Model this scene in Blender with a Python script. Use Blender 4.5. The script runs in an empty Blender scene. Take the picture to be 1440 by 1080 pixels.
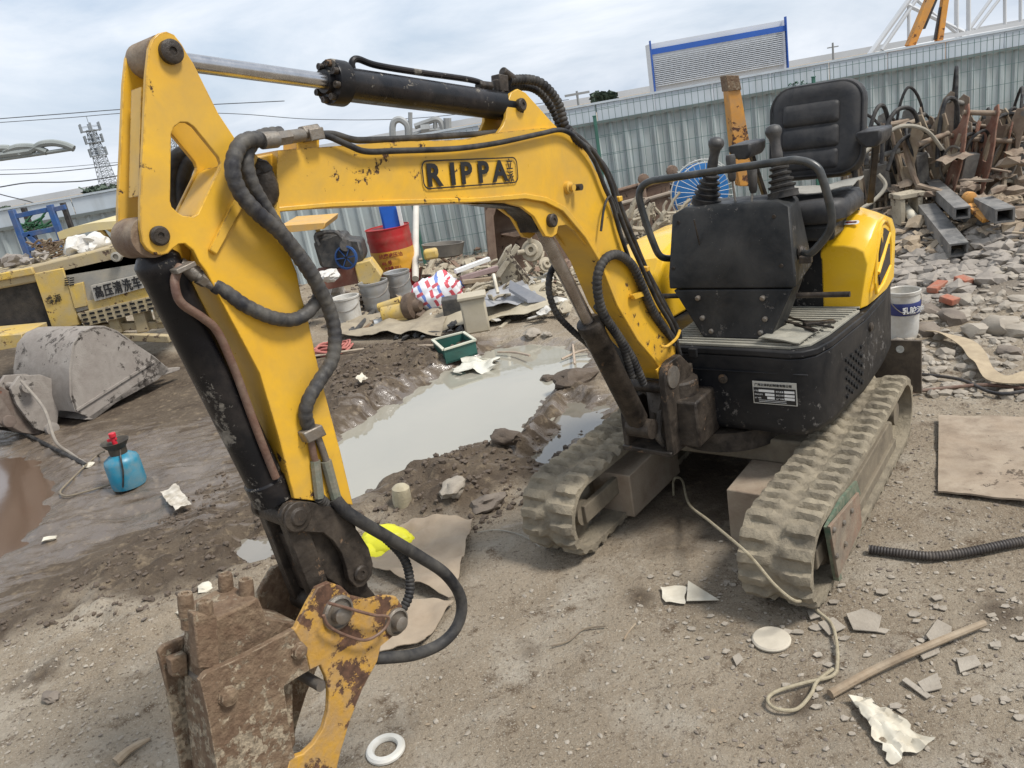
import bpy, math, random, bmesh
import numpy as np
from mathutils import Vector, Matrix, noise
from mathutils.geometry import tessellate_polygon, delaunay_2d_cdt
random.seed(7)
C = bpy.context.scene.collection
S = bpy.context.scene
R = math.radians
# ------------------------------------------------------------------ camera
FPX, PITCH, ROLL, CAMH = 1105.0, R(18.8), R(10.14), 2.0
FW = Vector((0, math.cos(PITCH), -math.sin(PITCH)))
_rt = Vector((1, 0, 0)); _up = _rt.cross(FW)
XC = _rt*math.cos(ROLL) - _up*math.sin(ROLL)
YC = _rt*math.sin(ROLL) + _up*math.cos(ROLL)
EYE = Vector((0, 0, CAMH))
cam = bpy.data.cameras.new('camera'); co = bpy.data.objects.new('camera', cam); C.objects.link(co)
m = Matrix((XC, YC, -FW)).transposed().to_4x4(); m.translation = EYE
co.matrix_world = m
cam.sensor_width = 36; cam.lens = FPX/1440*36; cam.clip_start = .05; cam.clip_end = 6000
S.camera = co

def ray(x, y): return XC*((x-720)/FPX) - YC*((y-540)/FPX) + FW
def on(x, y, p, n):                       # survey helper: where a sight line meets a real plane
    d = ray(x, y); return EYE + d*((Vector(p)-EYE).dot(n)/d.dot(n))
def G(x, y, z=0.0): return on(x, y, (0, 0, z), Vector((0, 0, 1)))
def V(x, y, Y): return on(x, y, (0, Y, 0), Vector((0, 1, 0)))
# machine frame: u to its left side, v rearwards
HD = .688
MO = Vector((.428, 2.836, 0)); MU = Vector((math.cos(HD), -math.sin(HD), 0)); MV_ = Vector((math.sin(HD), math.cos(HD), 0))
def M(u, v, z): return MO + MU*u + MV_*v + Vector((0, 0, z))
def MV(x, y, v): return on(x, y, M(0, v, 0), MV_)
def MUv(x, y, u): return on(x, y, M(u, 0, 0), MU)
# boom frame
BA = R(43.5)
BD = Vector((-math.sin(BA), -math.cos(BA), 0)); BN = Vector((math.cos(BA), -math.sin(BA), 0))
BPOST = M(-.1, .45, 0)
def BP(x, y, t=0.0): return on(x, y, BPOST + BN*t, BN)
def BF(s, t, z): return BPOST + BD*s + BN*t + Vector((0, 0, z))
Z = Vector((0, 0, 1))

# ------------------------------------------------------------------ materials
MATS = {}
def rgb(h):
    h = h.lstrip('#'); v = [int(h[i:i+2], 16)/255 for i in (0, 2, 4)]
    return tuple(a/12.92 if a <= .04045 else ((a+.055)/1.055)**2.4 for a in v)
def mat(name, col, col2=None, ns=6, rough=.6, rvar=.12, metal=0., bump=.15, bs=80, chips=None, dust=None, streak=None, spec=.5, coat=0, alpha=1, trans=0, edge=None):
    """chips=(colour, amount 0..1, scale)   dust=(colour, amount, scale)"""
    if name in MATS: return MATS[name]
    mt = bpy.data.materials.new(name); mt.use_nodes = True; nt = mt.node_tree; N = nt.nodes; L = nt.links
    p = N['Principled BSDF']; tc = N.new('ShaderNodeTexCoord')
    def nz(scale, detail=6, rg=.6, dist=0, vec=None):
        n = N.new('ShaderNodeTexNoise'); n.inputs['Scale'].default_value = scale; n.inputs['Detail'].default_value = detail
        n.inputs['Roughness'].default_value = rg; n.inputs['Distortion'].default_value = dist
        L.new(vec or tc.outputs['Object'], n.inputs['Vector']); return n.outputs['Fac']
    def ramp(f, a, b):
        r = N.new('ShaderNodeMapRange'); r.inputs['From Min'].default_value = a; r.inputs['From Max'].default_value = b
        L.new(f, r.inputs['Value']); return r.outputs['Result']
    def mix(f, a, b):
        x = N.new('ShaderNodeMix'); x.data_type = 'RGBA'
        if isinstance(f, float): x.inputs[0].default_value = f
        else: L.new(f, x.inputs[0])
        for i, q in ((6, a), (7, b)):
            if isinstance(q, tuple): x.inputs[i].default_value = (*q, 1)
            else: L.new(q, x.inputs[i])
        return x.outputs[2]
    c2 = col2 or tuple(v*.75 for v in col)
    base = mix(ramp(nz(ns), .35, .65), col, c2)
    fine = mix(ramp(nz(ns*9, 4), .3, .75), base, base)
    rgh = None
    if dust:
        dc, am, sc = dust
        f = ramp(nz(sc, 8, .65, .4), 1-am-.22, 1-am+.18)
        sf = N.new('ShaderNodeMath'); sf.operation = 'MULTIPLY'; sf.inputs[1].default_value = .85; L.new(f, sf.inputs[0])
        base = mix(sf.outputs[0], base, dc)
    if streak:
        dc, am, sc = streak
        mp = N.new('ShaderNodeMapping'); mp.inputs['Scale'].default_value = (1, 1, .12); L.new(tc.outputs['Object'], mp.inputs['Vector'])
        f = ramp(nz(sc, 6, .6, 0, mp.outputs['Vector']), 1-am-.1, 1-am+.15)
        base = mix(f, base, dc)
    cf = None
    if chips:
        dc, am, sc = chips
        ad = N.new('ShaderNodeMath'); ad.operation = 'MULTIPLY_ADD'; ad.inputs[1].default_value = .55; L.new(nz(sc*.16, 3, .5), ad.inputs[0]); L.new(nz(sc, 9, .72, .2), ad.inputs[2])
        cf = ramp(ad.outputs[0], 1.255-am, 1.285-am)
        c3 = mix(ramp(nz(sc*3), .4, .6), dc, tuple(v*.5 for v in dc))
        base = mix(cf, base, c3)
    if edge:
        ec_, er = edge; bv = N.new('ShaderNodeBevel'); bv.samples = 4; bv.inputs['Radius'].default_value = er; gm_ = N.new('ShaderNodeNewGeometry'); vm = N.new('ShaderNodeVectorMath'); vm.operation = 'DOT_PRODUCT'
        L.new(bv.outputs[0], vm.inputs[0]); L.new(gm_.outputs['Normal'], vm.inputs[1]); ef = ramp(vm.outputs['Value'], .97, .85)
        mm_ = N.new('ShaderNodeMath'); mm_.operation = 'MULTIPLY'; L.new(ef, mm_.inputs[0]); L.new(ramp(nz(30, 6, .7), .47, .56), mm_.inputs[1]); base = mix(mm_.outputs[0], base, ec_)
    L.new(base, p.inputs['Base Color'])
    r = N.new('ShaderNodeMapRange'); r.inputs['From Min'].default_value = .3; r.inputs['From Max'].default_value = .7
    r.inputs['To Min'].default_value = max(.02, rough-rvar); r.inputs['To Max'].default_value = min(1, rough+rvar)
    L.new(nz(ns*2.3, 5), r.inputs['Value'])
    if cf is not None:
        mr = N.new('ShaderNodeMix'); mr.data_type = 'FLOAT'; L.new(cf, mr.inputs[0]); L.new(r.outputs['Result'], mr.inputs[2]); mr.inputs[3].default_value = .9
        L.new(mr.outputs[0], p.inputs['Roughness'])
        if metal:
            mm = N.new('ShaderNodeMath'); mm.operation = 'MULTIPLY_ADD'; mm.inputs[1].default_value = -metal; mm.inputs[2].default_value = metal
            L.new(cf, mm.inputs[0]); L.new(mm.outputs[0], p.inputs['Metallic'])
    else:
        L.new(r.outputs['Result'], p.inputs['Roughness']); p.inputs['Metallic'].default_value = metal
    p.inputs['Specular IOR Level'].default_value = spec
    p.inputs['Coat Weight'].default_value = coat
    if trans: p.inputs['Transmission Weight'].default_value = trans
    if alpha < 1: p.inputs['Alpha'].default_value = alpha
    if bump:
        b = N.new('ShaderNodeBump'); b.inputs['Strength'].default_value = bump; b.inputs['Distance'].default_value = .01
        L.new(nz(bs, 6, .65), b.inputs['Height'])
        if cf is not None:
            b2 = N.new('ShaderNodeBump'); b2.inputs['Strength'].default_value = .5; b2.inputs['Distance'].default_value = .002; b2.invert = True
            L.new(cf, b2.inputs['Height']); L.new(b.outputs[0], b2.inputs['Normal']); b = b2
        L.new(b.outputs[0], p.inputs['Normal'])
    MATS[name] = mt
    return mt
RUST = (.16, .065, .03)
YEL = mat('yellow_paint', (.72, .41, .022), (.64, .35, .02), ns=3, rough=.38, bump=.04, bs=40, chips=((.07, .035, .02), .338, 17), dust=((.42, .27, .07), .42, 5), edge=((.10, .045, .025), .007))
YELI = mat('yellow_cover_paint', (.80, .49, .02), (.74, .43, .02), ns=3, rough=.28, bump=.02, bs=20, dust=((.5, .34, .1), .3, 4))
YELR = mat('rusty_yellow_plate', (.50, .27, .03), (.40, .22, .04), ns=9, rough=.7, bump=.35, bs=70, chips=((.12, .06, .035), .45, 12), dust=((.32, .22, .13), .42, 22), edge=((.30, .22, .14), .007))
RUSTY = mat('rusty_steel', (.19, .125, .08), (.27, .20, .13), ns=14, rough=.9, bump=.9, bs=60, chips=((.38, .31, .22), .44, 24), dust=((.09, .052, .032), .48, 40), edge=((.38, .31, .22), .006), spec=.3)
BLK = mat('black_paint', (.007, .007, .009), (.012, .012, .013), ns=5, rough=.3, bump=.05, bs=50, dust=((.06, .05, .045), .34, 6), chips=((.22, .20, .17), .365, 20), spec=.22)
BLKG = mat('greasy_black_steel', (.012, .010, .009), (.028, .023, .019), ns=9, rough=.42, bump=.4, bs=60, dust=((.10, .08, .062), .40, 12), chips=((.2, .13, .08), .33, 20), spec=.25)
BLKH = mat('black_body_panel', (.009, .010, .012), (.013, .014, .016), ns=4, rough=.45, bump=.05, bs=30, dust=((.045, .042, .04), .42, 4), chips=((.16, .15, .14), .35, 30), spec=.15)
BLKC = mat('black_console_sheet', (.013, .0145, .016), (.02, .0215, .023), ns=5, rough=.48, bump=.08, bs=60, dust=((.06, .058, .055), .44, 5), chips=((.14, .13, .12), .34, 34), spec=.18)
RUB = mat('hose_rubber', (.014, .014, .016), (.024, .024, .025), ns=14, rough=.62, bump=.2, bs=120, dust=((.10, .092, .08), .40, 14), spec=.25)
WRAP = mat('spiral_wrap', (.022, .022, .026), (.04, .04, .044), ns=20, rough=.55, bump=.15, bs=120, dust=((.15, .138, .115), .41, 18), spec=.25)
STEEL = mat('dull_steel', (.26, .24, .21), (.18, .165, .15), ns=18, rough=.5, metal=.6, bump=.3, bs=90, dust=((.22, .17, .12), .4, 20))
CHROME = mat('chrome_rod', (.52, .52, .53), (.42, .42, .43), ns=20, rough=.24, rvar=.08, metal=1., bump=.01)
TRK = mat('dusty_track_rubber', (.175, .15, .115), (.085, .075, .06), ns=9, rough=.95, bump=1., bs=45, dust=((.32, .275, .20), .54, 7), spec=.12)
TRKI = mat('track_inner_rubber', (.15, .13, .105), (.2, .175, .135), ns=8, rough=.95, bump=.5, bs=70, spec=.2)
FRM = mat('dusty_frame_steel', (.10, .085, .065), (.16, .13, .095), ns=9, rough=.85, bump=.35, bs=60, dust=((.23, .195, .14), .48, 7), spec=.2)
VINYL = mat('seat_vinyl', (.024, .025, .028), (.036, .036, .038), ns=10, rough=.5, bump=.12, bs=200, dust=((.08, .075, .07), .40, 9), spec=.2)
RUBF = mat('floor_mat_rubber', (.17, .165, .14), (.23, .22, .18), ns=14, rough=.85, bump=.3, bs=90, dust=((.34, .32, .26), .5, 12))

# ------------------------------------------------------------------ mesh builder
def spl(pts, k=8, closed=False):
    pts = [Vector(p) for p in pts]; n = len(pts); out = []
    rng = n if closed else n-1
    for i in range(rng):
        if closed: a, b, c, d = pts[(i-1) % n], pts[i], pts[(i+1) % n], pts[(i+2) % n]
        else: a, b, c, d = pts[max(i-1, 0)], pts[i], pts[i+1], pts[min(i+2, n-1)]
        for j in range(k):
            t = j/k
            out.append(.5*((2*b) + (c-a)*t + (2*a-5*b+4*c-d)*t*t + (3*b-a-3*c+d)*t**3))
    if not closed: out.append(pts[-1])
    return out
def resample(pts, step):
    out = [pts[0]]; acc = 0
    for a, b in zip(pts, pts[1:]):
        l = (b-a).length; d = step-acc
        while d <= l:
            out.append(a.lerp(b, d/l)); d += step
        acc = l-(d-step)
    return out
def frame(ax):
    ax = ax.normalized(); t = Vector((0, 0, 1)) if abs(ax.z) < .9 else Vector((1, 0, 0))
    a = ax.cross(t).normalized(); return a, ax.cross(a).normalized()
class MB:
    def __init__(s): s.v = []; s.f = []
    def add(s, vs, fs):
        o = len(s.v); s.v += [tuple(v) for v in vs]; s.f += [tuple(i+o for i in f) for f in fs]; return s
    def hexa(s, p):     # 8 corners: bottom 4 ccw, top 4
        return s.add(p, [(3, 2, 1, 0), (4, 5, 6, 7), (0, 1, 5, 4), (1, 2, 6, 5), (2, 3, 7, 6), (3, 0, 4, 7)])
    def box(s, c, d, ax=None):
        c = Vector(c); X, Y, Z_ = ax or (Vector((1, 0, 0)), Vector((0, 1, 0)), Vector((0, 0, 1)))
        X = X*d[0]/2; Y = Y*d[1]/2; Z_ = Z_*d[2]/2
        return s.hexa([c-X-Y-Z_, c+X-Y-Z_, c+X+Y-Z_, c-X+Y-Z_, c-X-Y+Z_, c+X-Y+Z_, c+X+Y+Z_, c-X+Y+Z_])
    def bar(s, a, b, w, h, up=Z):
        a = Vector(a); b = Vector(b); x = (b-a).normalized(); y = up.cross(x)
        if y.length < 1e-3: y = Vector((1, 0, 0)).cross(x)
        y.normalize(); z = x.cross(y)
        return s.box((a+b)/2, ((b-a).length, w, h), (x, y, z))
    def prism(s, pts, vec, holes=()):
        loops = [[Vector(p) for p in pts]] + [[Vector(p) for p in h] for h in holes]
        flat = [p for l in loops for p in l]; n = len(flat); vec = Vector(vec)
        if holes:
            w_ = vec.normalized(); a_, b_ = frame(w_); o0 = flat[0]; v2 = [Vector(((p-o0).dot(a_), (p-o0).dot(b_))) for p in flat]; ed = []; k = 0
            for l in loops: ed += [(k+i, k+(i+1) % len(l)) for i in range(len(l))]; k += len(l)
            rr = delaunay_2d_cdt(v2, ed, [], 0, 1e-7); mp_ = [og[0] if og else 0 for og in rr[3]]; tris = []
            def inside(c, lo, hi):
                r_ = False
                for i in range(lo, hi):
                    p, q = v2[i], v2[i+1 if i+1 < hi else lo]
                    if (p.y > c.y) != (q.y > c.y) and c.x < p.x+(c.y-p.y)*(q.x-p.x)/(q.y-p.y): r_ = not r_
                return r_
            bounds = []; k = 0
            for l in loops: bounds.append((k, k+len(l))); k += len(l)
            for f in rr[2]:
                c = (rr[0][f[0]]+rr[0][f[1]]+rr[0][f[2]])/3
                if inside(c, *bounds[0]) and not any(inside(c, *b_2) for b_2 in bounds[1:]): tris.append(tuple(mp_[i] for i in f))
        else: tris = tessellate_polygon(loops)
        fs = [tuple(t) for t in tris] + [tuple(i+n for i in reversed(t)) for t in tris]
        o = 0
        for l in loops:
            for i in range(len(l)):
                j = (i+1) % len(l); fs.append((o+i, o+j, o+j+n, o+i+n))
            o += len(l)
        return s.add(flat+[p+vec for p in flat], fs)
    def tube(s, pts, r, n=10, cap=True):
        pts = [Vector(p) for p in pts]; k = len(pts); T = []
        for i in range(k): T.append((pts[min(i+1, k-1)]-pts[max(i-1, 0)]).normalized())
        a, b = frame(T[0]); vs = []
        for i in range(k):
            if i:
                ax = T[i-1].cross(T[i])
                if ax.length > 1e-6:
                    q = Matrix.Rotation(T[i-1].angle(T[i]), 3, ax.normalized()); a = q @ a
                a = (a-T[i]*a.dot(T[i])).normalized(); 
            b = T[i].cross(a)
            rr = r[i] if isinstance(r, (list, tuple)) else r
            for j in range(n):
                t = 2*math.pi*j/n; vs.append(pts[i]+a*(rr*math.cos(t))+b*(rr*math.sin(t)))
        fs = [(i*n+j, i*n+(j+1) % n, (i+1)*n+(j+1) % n, (i+1)*n+j) for i in range(k-1) for j in range(n)]
        if cap: fs += [tuple(reversed(range(n))), tuple(range((k-1)*n, k*n))]
        return s.add(vs, fs)
    def cyl(s, a, b, r, r2=None, n=20):
        return s.tube([a, b], [r, r if r2 is None else r2], n)
    def lathe(s, o, ax, prof, n=24, cap=True):   # prof: (radius, height)
        o = Vector(o); ax = Vector(ax).normalized(); a, b = frame(ax); vs = []
        for r_, h in prof:
            for j in range(n):
                t = 2*math.pi*j/n; vs.append(o+ax*h+a*(r_*math.cos(t))+b*(r_*math.sin(t)))
        k = len(prof)
        fs = [(i*n+j, (i+1)*n+j, (i+1)*n+(j+1) % n, i*n+(j+1) % n) for i in range(k-1) for j in range(n)]
        if cap: fs += [tuple(range(n)), tuple(reversed(range((k-1)*n, k*n)))]
        return s.add(vs, fs)
    def hose(s, pts, r, n=12, ribs=0, depth=.12):
        p = spl(pts, 10)
        if ribs:
            p = resample(p, ribs/4); rr = [r*(1+depth*(1, .6, -1, .6)[i % 4]) for i in range(len(p))]
        else: rr = r
        return s.tube(p, rr, n)
    def rock(s, c, d, seed=0, sub=1, jit=.25, rz=None):
        bm = bmesh.new(); bmesh.ops.create_icosphere(bm, subdivisions=sub, radius=1)
        rnd = random.Random(seed); rz = rnd.random()*6.28 if rz is None else rz; mt = Matrix.Rotation(rz, 3, 'Z') @ Matrix.Rotation(rnd.uniform(-.3, .3), 3, 'X')
        off = Vector((rnd.random()*50, rnd.random()*50, 0)); vs = []
        for v in bm.verts:
            q = v.co*(1+jit*2*noise.noise(v.co*1.3+off)+jit*.5*rnd.uniform(-1, 1))
            vs.append(Vector(c)+mt @ Vector((q.x*d[0], q.y*d[1], q.z*d[2])))
        fs = [tuple(v.index for v in f.verts) for f in bm.faces]; bm.free()
        return s.add(vs, fs)
    def sheet(s, c4, nx=12, ny=12, amp=.02, seed=0, fr=3., th=.003, z=Z, edge=0.):
        a, b, c, d = [Vector(p) for p in c4]; vs = []; off = Vector((seed*3.7, seed*1.3, 0)); dl = max((b-a).length, .01)
        for lay in (0, 1):
            for j in range(ny+1):
                for i in range(nx+1):
                    u = i/nx; w = j/ny; p = (a*(1-u)+b*u)*(1-w)+(d*(1-u)+c*u)*w
                    q = p*fr/dl+off
                    if edge and (i in (0, nx) or j in (0, ny)): p = p+Vector((noise.noise(q*2.2), noise.noise(q*2.2+Vector((9, 9, 9))), 0))*edge*2
                    h = (1-abs(noise.noise(q))*2.)*amp+noise.noise(q*2.3)*amp*.8+noise.noise(q*6)*amp*.3
                    vs.append(p+z*(h-lay*th))
        w_ = nx+1; n = w_*(ny+1); fs = []
        for j in range(ny):
            for i in range(nx):
                q = (j*w_+i, j*w_+i+1, (j+1)*w_+i+1, (j+1)*w_+i); fs.append(q); fs.append(tuple(x+n for x in reversed(q)))
        bd = [i for i in range(w_)]+[j*w_+nx for j in range(1, ny+1)]+[ny*w_+i for i in range(nx-1, -1, -1)]+[j*w_ for j in range(ny-1, 0, -1)]
        for i in range(len(bd)):
            a_, b_ = bd[i], bd[(i+1) % len(bd)]; fs.append((b_, a_, a_+n, b_+n))
        return s.add(vs, fs)
    def build(s, name, material, parent=None, bevel=0, smooth=35, seg=2):
        me = bpy.data.meshes.new(name); me.from_pydata(s.v, [], s.f); me.validate()
        bm = bmesh.new(); bm.from_mesh(me); bmesh.ops.recalc_face_normals(bm, faces=bm.faces); bm.to_mesh(me); bm.free()
        ms = material if isinstance(material, (list, tuple)) else [material]
        for q in ms: me.materials.append(q)
        if smooth:
            me.polygons.foreach_set('use_smooth', [True]*len(me.polygons)); me.set_sharp_from_angle(angle=R(smooth))
        o = bpy.data.objects.new(name, me); C.objects.link(o)
        if bevel:
            b = o.modifiers.new('bevel', 'BEVEL'); b.width = bevel; b.segments = seg; b.limit_method = 'ANGLE'; b.angle_limit = R(40)
            b.harden_normals = False
        if parent: adopt(o, parent)
        return o
def adopt(o, parent):
    o.parent = parent
    if parent.type == 'EMPTY': o.matrix_parent_inverse = Matrix.LocRotScale(parent.location, parent.rotation_euler, None).inverted()
    return o
def tag(o, label=None, cat=None, group=None, kind=None):
    if label: o['label'] = label
    if cat: o['category'] = cat
    if group: o['group'] = group
    if kind: o['kind'] = kind
    return o
def thing(name, label, cat, loc, group=None, rz=0):
    o = bpy.data.objects.new(name, None); C.objects.link(o); o.location = loc; o.rotation_euler = (0, 0, rz); o.empty_display_size = .1
    return tag(o, label, cat, group)
def kids(o): return [c for c in bpy.data.objects if c.parent == o]
def copy_tree(o, loc=None, rz=None, label=None, parent=None, rx=None, sc=None):
    c = o.copy(); C.objects.link(c)
    if parent: c.parent = parent
    if loc is not None: c.location = loc
    if rz is not None: c.rotation_euler = (rx[0] if rx else 0, rx[1] if rx else 0, rz)
    if sc: c.scale = (sc, sc, sc)
    if label: c['label'] = label
    for ch in kids(o): copy_tree(ch, parent=c)
    return c
def text(body, name, material, org, xd, yd, size, parent=None, ext=.001, bold=0, sx=1., align='LEFT', spacing=1.):
    cu = bpy.data.curves.new(name, 'FONT'); cu.body = body; cu.size = size; cu.extrude = ext; cu.offset = bold; cu.align_x = align; cu.space_character = spacing
    cu.resolution_u = 3
    t = bpy.data.objects.new(name, cu); C.objects.link(t)
    bpy.context.view_layer.update()
    dg = bpy.context.evaluated_depsgraph_get()
    me = bpy.data.meshes.new_from_object(t.evaluated_get(dg)); bpy.data.objects.remove(t)
    xd = Vector(xd).normalized(); yd = Vector(yd).normalized(); zd = xd.cross(yd).normalized()
    mt = Matrix((xd*sx, yd, zd)).transposed().to_4x4(); mt.translation = Vector(org); me.transform(mt)
    me.materials.clear(); me.materials.append(material); me.name = name
    o = bpy.data.objects.new(name, me); C.objects.link(o)
    if parent: adopt(o, parent)
    return o
BLKT = mat('black_print', (.008, .008, .009), ns=30, rough=.5, bump=0)
WHT = mat('white_print', (.7, .7, .68), (.62, .62, .6), ns=20, rough=.5, bump=0)

# ------------------------------------------------------------------ world and light
w = bpy.data.worlds.new('World'); S.world = w; w.use_nodes = True; nt = w.node_tree; N = nt.nodes; L = nt.links
bg = N['Background']; sky = N.new('ShaderNodeTexSky'); sky.sky_type = 'NISHITA'; sky.sun_disc = False
SUNV = Vector((.75, -.35, 1.25)).normalized()
sky.sun_elevation = math.asin(SUNV.z); sky.sun_rotation = math.atan2(SUNV.x, SUNV.y); sky.air_density = 1.2; sky.dust_density = 2.5
tc = N.new('ShaderNodeTexCoord'); mp = N.new('ShaderNodeMapping'); mp.inputs['Scale'].default_value = (1., 1., 3.6); mp.inputs['Rotation'].default_value = (0, 0, .6)
L.new(tc.outputs['Generated'], mp.inputs['Vector'])
n1 = N.new('ShaderNodeTexNoise'); n1.inputs['Scale'].default_value = 2.2; n1.inputs['Detail'].default_value = 9; n1.inputs['Roughness'].default_value = .58; n1.inputs['Distortion'].default_value = .5
L.new(mp.outputs['Vector'], n1.inputs['Vector'])
mr = N.new('ShaderNodeMapRange'); mr.inputs['From Min'].default_value = .36; mr.inputs['From Max'].default_value = .66; mr.inputs['To Min'].default_value = .0; mr.inputs['To Max'].default_value = .95
L.new(n1.outputs['Fac'], mr.inputs['Value'])
cm = N.new('ShaderNodeMix'); cm.data_type = 'RGBA'; L.new(mr.outputs['Result'], cm.inputs[0]); 
bm_ = N.new('ShaderNodeMix'); bm_.data_type = 'RGBA'; bm_.inputs[0].default_value = .72; L.new(sky.outputs['Color'], bm_.inputs[6]); bm_.inputs[7].default_value = (8.0, 9.4, 11.4, 1)
L.new(bm_.outputs[2], cm.inputs[6])
cm.inputs[7].default_value = (11.2, 11.6, 12.2, 1)
L.new(cm.outputs[2], bg.inputs['Color']); bg.inputs['Strength'].default_value = .082
sun = bpy.data.lights.new('sun', 'SUN'); sun.energy = 3.7; sun.angle = R(13); sun.color = (1, .955, .89)
so = bpy.data.objects.new('sun', sun); C.objects.link(so); so.rotation_euler = SUNV.to_track_quat('Z', 'Y').to_euler()
S.view_settings.view_transform = 'Standard'; S.view_settings.look = 'None'; S.view_settings.exposure = .16; S.view_settings.gamma = 1
try: S.cycles.max_bounces = 6; S.cycles.diffuse_bounces = 3; S.cycles.glossy_bounces = 3; S.cycles.transmission_bounces = 4; S.cycles.transparent_max_bounces = 6
except Exception: pass
# ------------------------------------------------------------------ ground
def vnoise(x, y, seed=0):
    xi = np.floor(x).astype(np.int64); yi = np.floor(y).astype(np.int64); xf = x-xi; yf = y-yi
    u = xf*xf*(3-2*xf); v = yf*yf*(3-2*yf)
    def h(a, b):
        n = (a*374761393+b*668265263+seed*974634777) & 0xffffffff
        n = ((n ^ (n >> 13))*1274126177) & 0xffffffff
        return ((n ^ (n >> 16)) & 0xffff)/65535.
    return (h(xi, yi)*(1-u)+h(xi+1, yi)*u)*(1-v)+(h(xi, yi+1)*(1-u)+h(xi+1, yi+1)*u)*v
def fbm(x, y, f, o=5, seed=0, g=.5):
    s = 0; a = 1; t = 0
    for i in range(o):
        s = s+a*vnoise(x*f+i*17.3, y*f-i*9.1, seed+i); t += a; a *= g; f *= 2.03
    return s/t
def sdist(x, y, poly):        # signed distance, negative inside
    d = np.full(x.shape, 1e9); ins = np.zeros(x.shape, bool); n = len(poly)
    for i in range(n):
        ax, ay = poly[i]; bx, by = poly[(i+1) % n]; ex, ey = bx-ax, by-ay
        wx, wy = x-ax, y-ay; t = np.clip((wx*ex+wy*ey)/(ex*ex+ey*ey), 0, 1)
        d = np.minimum(d, np.hypot(wx-ex*t, wy-ey*t))
        c = ((ay > y) != (by > y)); xx = ax+(y-ay)*ex/(ey if ey else 1e-9); ins ^= c & (x < xx)
    return np.where(ins, -d, d)
def gp(l): return [tuple(G(*p)[:2]) for p in l]
PUD = gp([(470, 606), (500, 585), (545, 560), (600, 527), (640, 505), (700, 478), (790, 478), (838, 500), (815, 520), (775, 548), (745, 590), (712, 612), (660, 622), (620, 640), (585, 655), (545, 672), (510, 694), (488, 712), (450, 715), (440, 640)])
PUD2 = gp([(800, 560), (845, 562), (850, 585), (800, 615), (768, 640), (745, 640), (775, 600)])
PUD3 = gp([(330, 770), (345, 752), (395, 740), (400, 780), (350, 800)])
WETL = gp([(-60, 560), (140, 600), (300, 590), (350, 650), (330, 745), (180, 745), (100, 780), (0, 860), (-120, 900)])
BROWNP = gp([(-80, 650), (20, 640), (75, 665), (60, 720), (20, 760), (-60, 800)])
RIDGE = gp([(500, 715), (560, 672), (640, 642), (720, 618), (760, 585), (800, 545), (850, 540), (800, 570), (770, 605), (740, 650), (700, 690), (640, 735), (560, 742)])
BANK = gp([(470, 600), (455, 540), (500, 505), (560, 490), (640, 478), (690, 488), (600, 530), (520, 575)])
HEAP = [(3.4, 5.2), (3.2, 6.6), (2.9, 8.2), (3.6, 9.8), (9, 10.5), (12, 7), (9, 3.6), (5, 4.0)]
def hfun(x, y):
    z = (fbm(x, y, 1.1, 4, 3)-.5)*.05+(fbm(x, y, 7, 4, 9)-.5)*.022
    near = np.clip((14-np.hypot(x, y))/3, 0, 1)
    z = z*near+ (1-near)*0
    ridge = sdist(x, y, RIDGE); k = np.clip(.5-ridge/.22, 0, 1)
    z = z+k*(.07+.16*(fbm(x, y, 6, 5, 21, .6)-.45))
    bank = sdist(x, y, BANK); k = np.clip(.5-bank/.3, 0, 1)
    z = z+k*(.08+.26*(fbm(x, y, 4.2, 6, 31, .62)-.5))
    wl = sdist(x, y, WETL); k = np.clip(.5-wl/.5, 0, 1)
    z = z+k*(-.015+.085*(fbm(x*1.0+y*.55, y*2.6, 3, 6, 41, .62)-.5))
    # churned mud between wet area and foreground
    k = np.clip(1-np.hypot((x+1.7)/1.1, (y-3.7)/1.3), 0, 1)
    z = z+np.minimum(k*2, 1)*(.03+.17*(fbm(x, y, 4.5, 5, 51, .62)-.5))
    pd = np.minimum(np.minimum(sdist(x, y, PUD), sdist(x, y, PUD2)), sdist(x, y, PUD3))+(fbm(x, y, 4.5, 5, 61, .62)-.5)*.30
    k = np.clip(.5-pd/.16, 0, 1); z = z*(1-k)+(-.13)*k
    bp = sdist(x, y, BROWNP)+(fbm(x, y, 3, 4, 65)-.5)*.3; k = np.clip(.5-bp/.3, 0, 1); z = z*(1-k)+(-.1)*k
    z = np.where(pd < .35, np.maximum(z, -.045+.04*np.clip(pd/.1, -3, 1)), z)
    hp = sdist(x, y, HEAP); k = np.clip(-hp/1.6, 0, 1); k = k*k*(3-2*k)
    z = z+k*(.30+.10*(fbm(x, y, 1.3, 5, 71, .6)-.5))
    k2 = np.clip((9.6-y)/1., 0, 1)*np.clip((x-2.9)/.5, 0, 1)*np.clip((y-5.4)/1., 0, 1)
    z = z+k2*(fbm(x, y, 4, 4, 81, .65)-.5)*.12
    return z
def gz(x, y): return float(hfun(np.array([float(x)]), np.array([float(y)]))[0])
def GT(px, py, it=3):          # ground point seen along a sight line, on the real terrain
    z = 0.
    for _ in range(it): p = G(px, py, z); z = gz(p.x, p.y)
    p = G(px, py, z); return Vector((p.x, p.y, gz(p.x, p.y)))
def ramp_axis(lo, hi, step, far, grow=1.35):
    c = list(np.arange(lo, hi+1e-6, step)); s = step; a = c[0]; L_ = []
    while a > -far: s *= grow; a -= s; L_.append(a)
    s = step; b = c[-1]; H_ = []
    while b < far: s *= grow; b += s; H_.append(b)
    return np.array(L_[::-1]+c+H_)
xs = ramp_axis(-4.8, 6.2, .024, 3000); ys = ramp_axis(.9, 8.2, .024, 3000)
ys = np.concatenate([ys[ys <= 8.2], np.arange(8.25, 14, .07), np.array([14+.12*1.33**i for i in range(36)])])
X, Y = np.meshgrid(xs, ys); Zg = hfun(X, Y)
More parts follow.
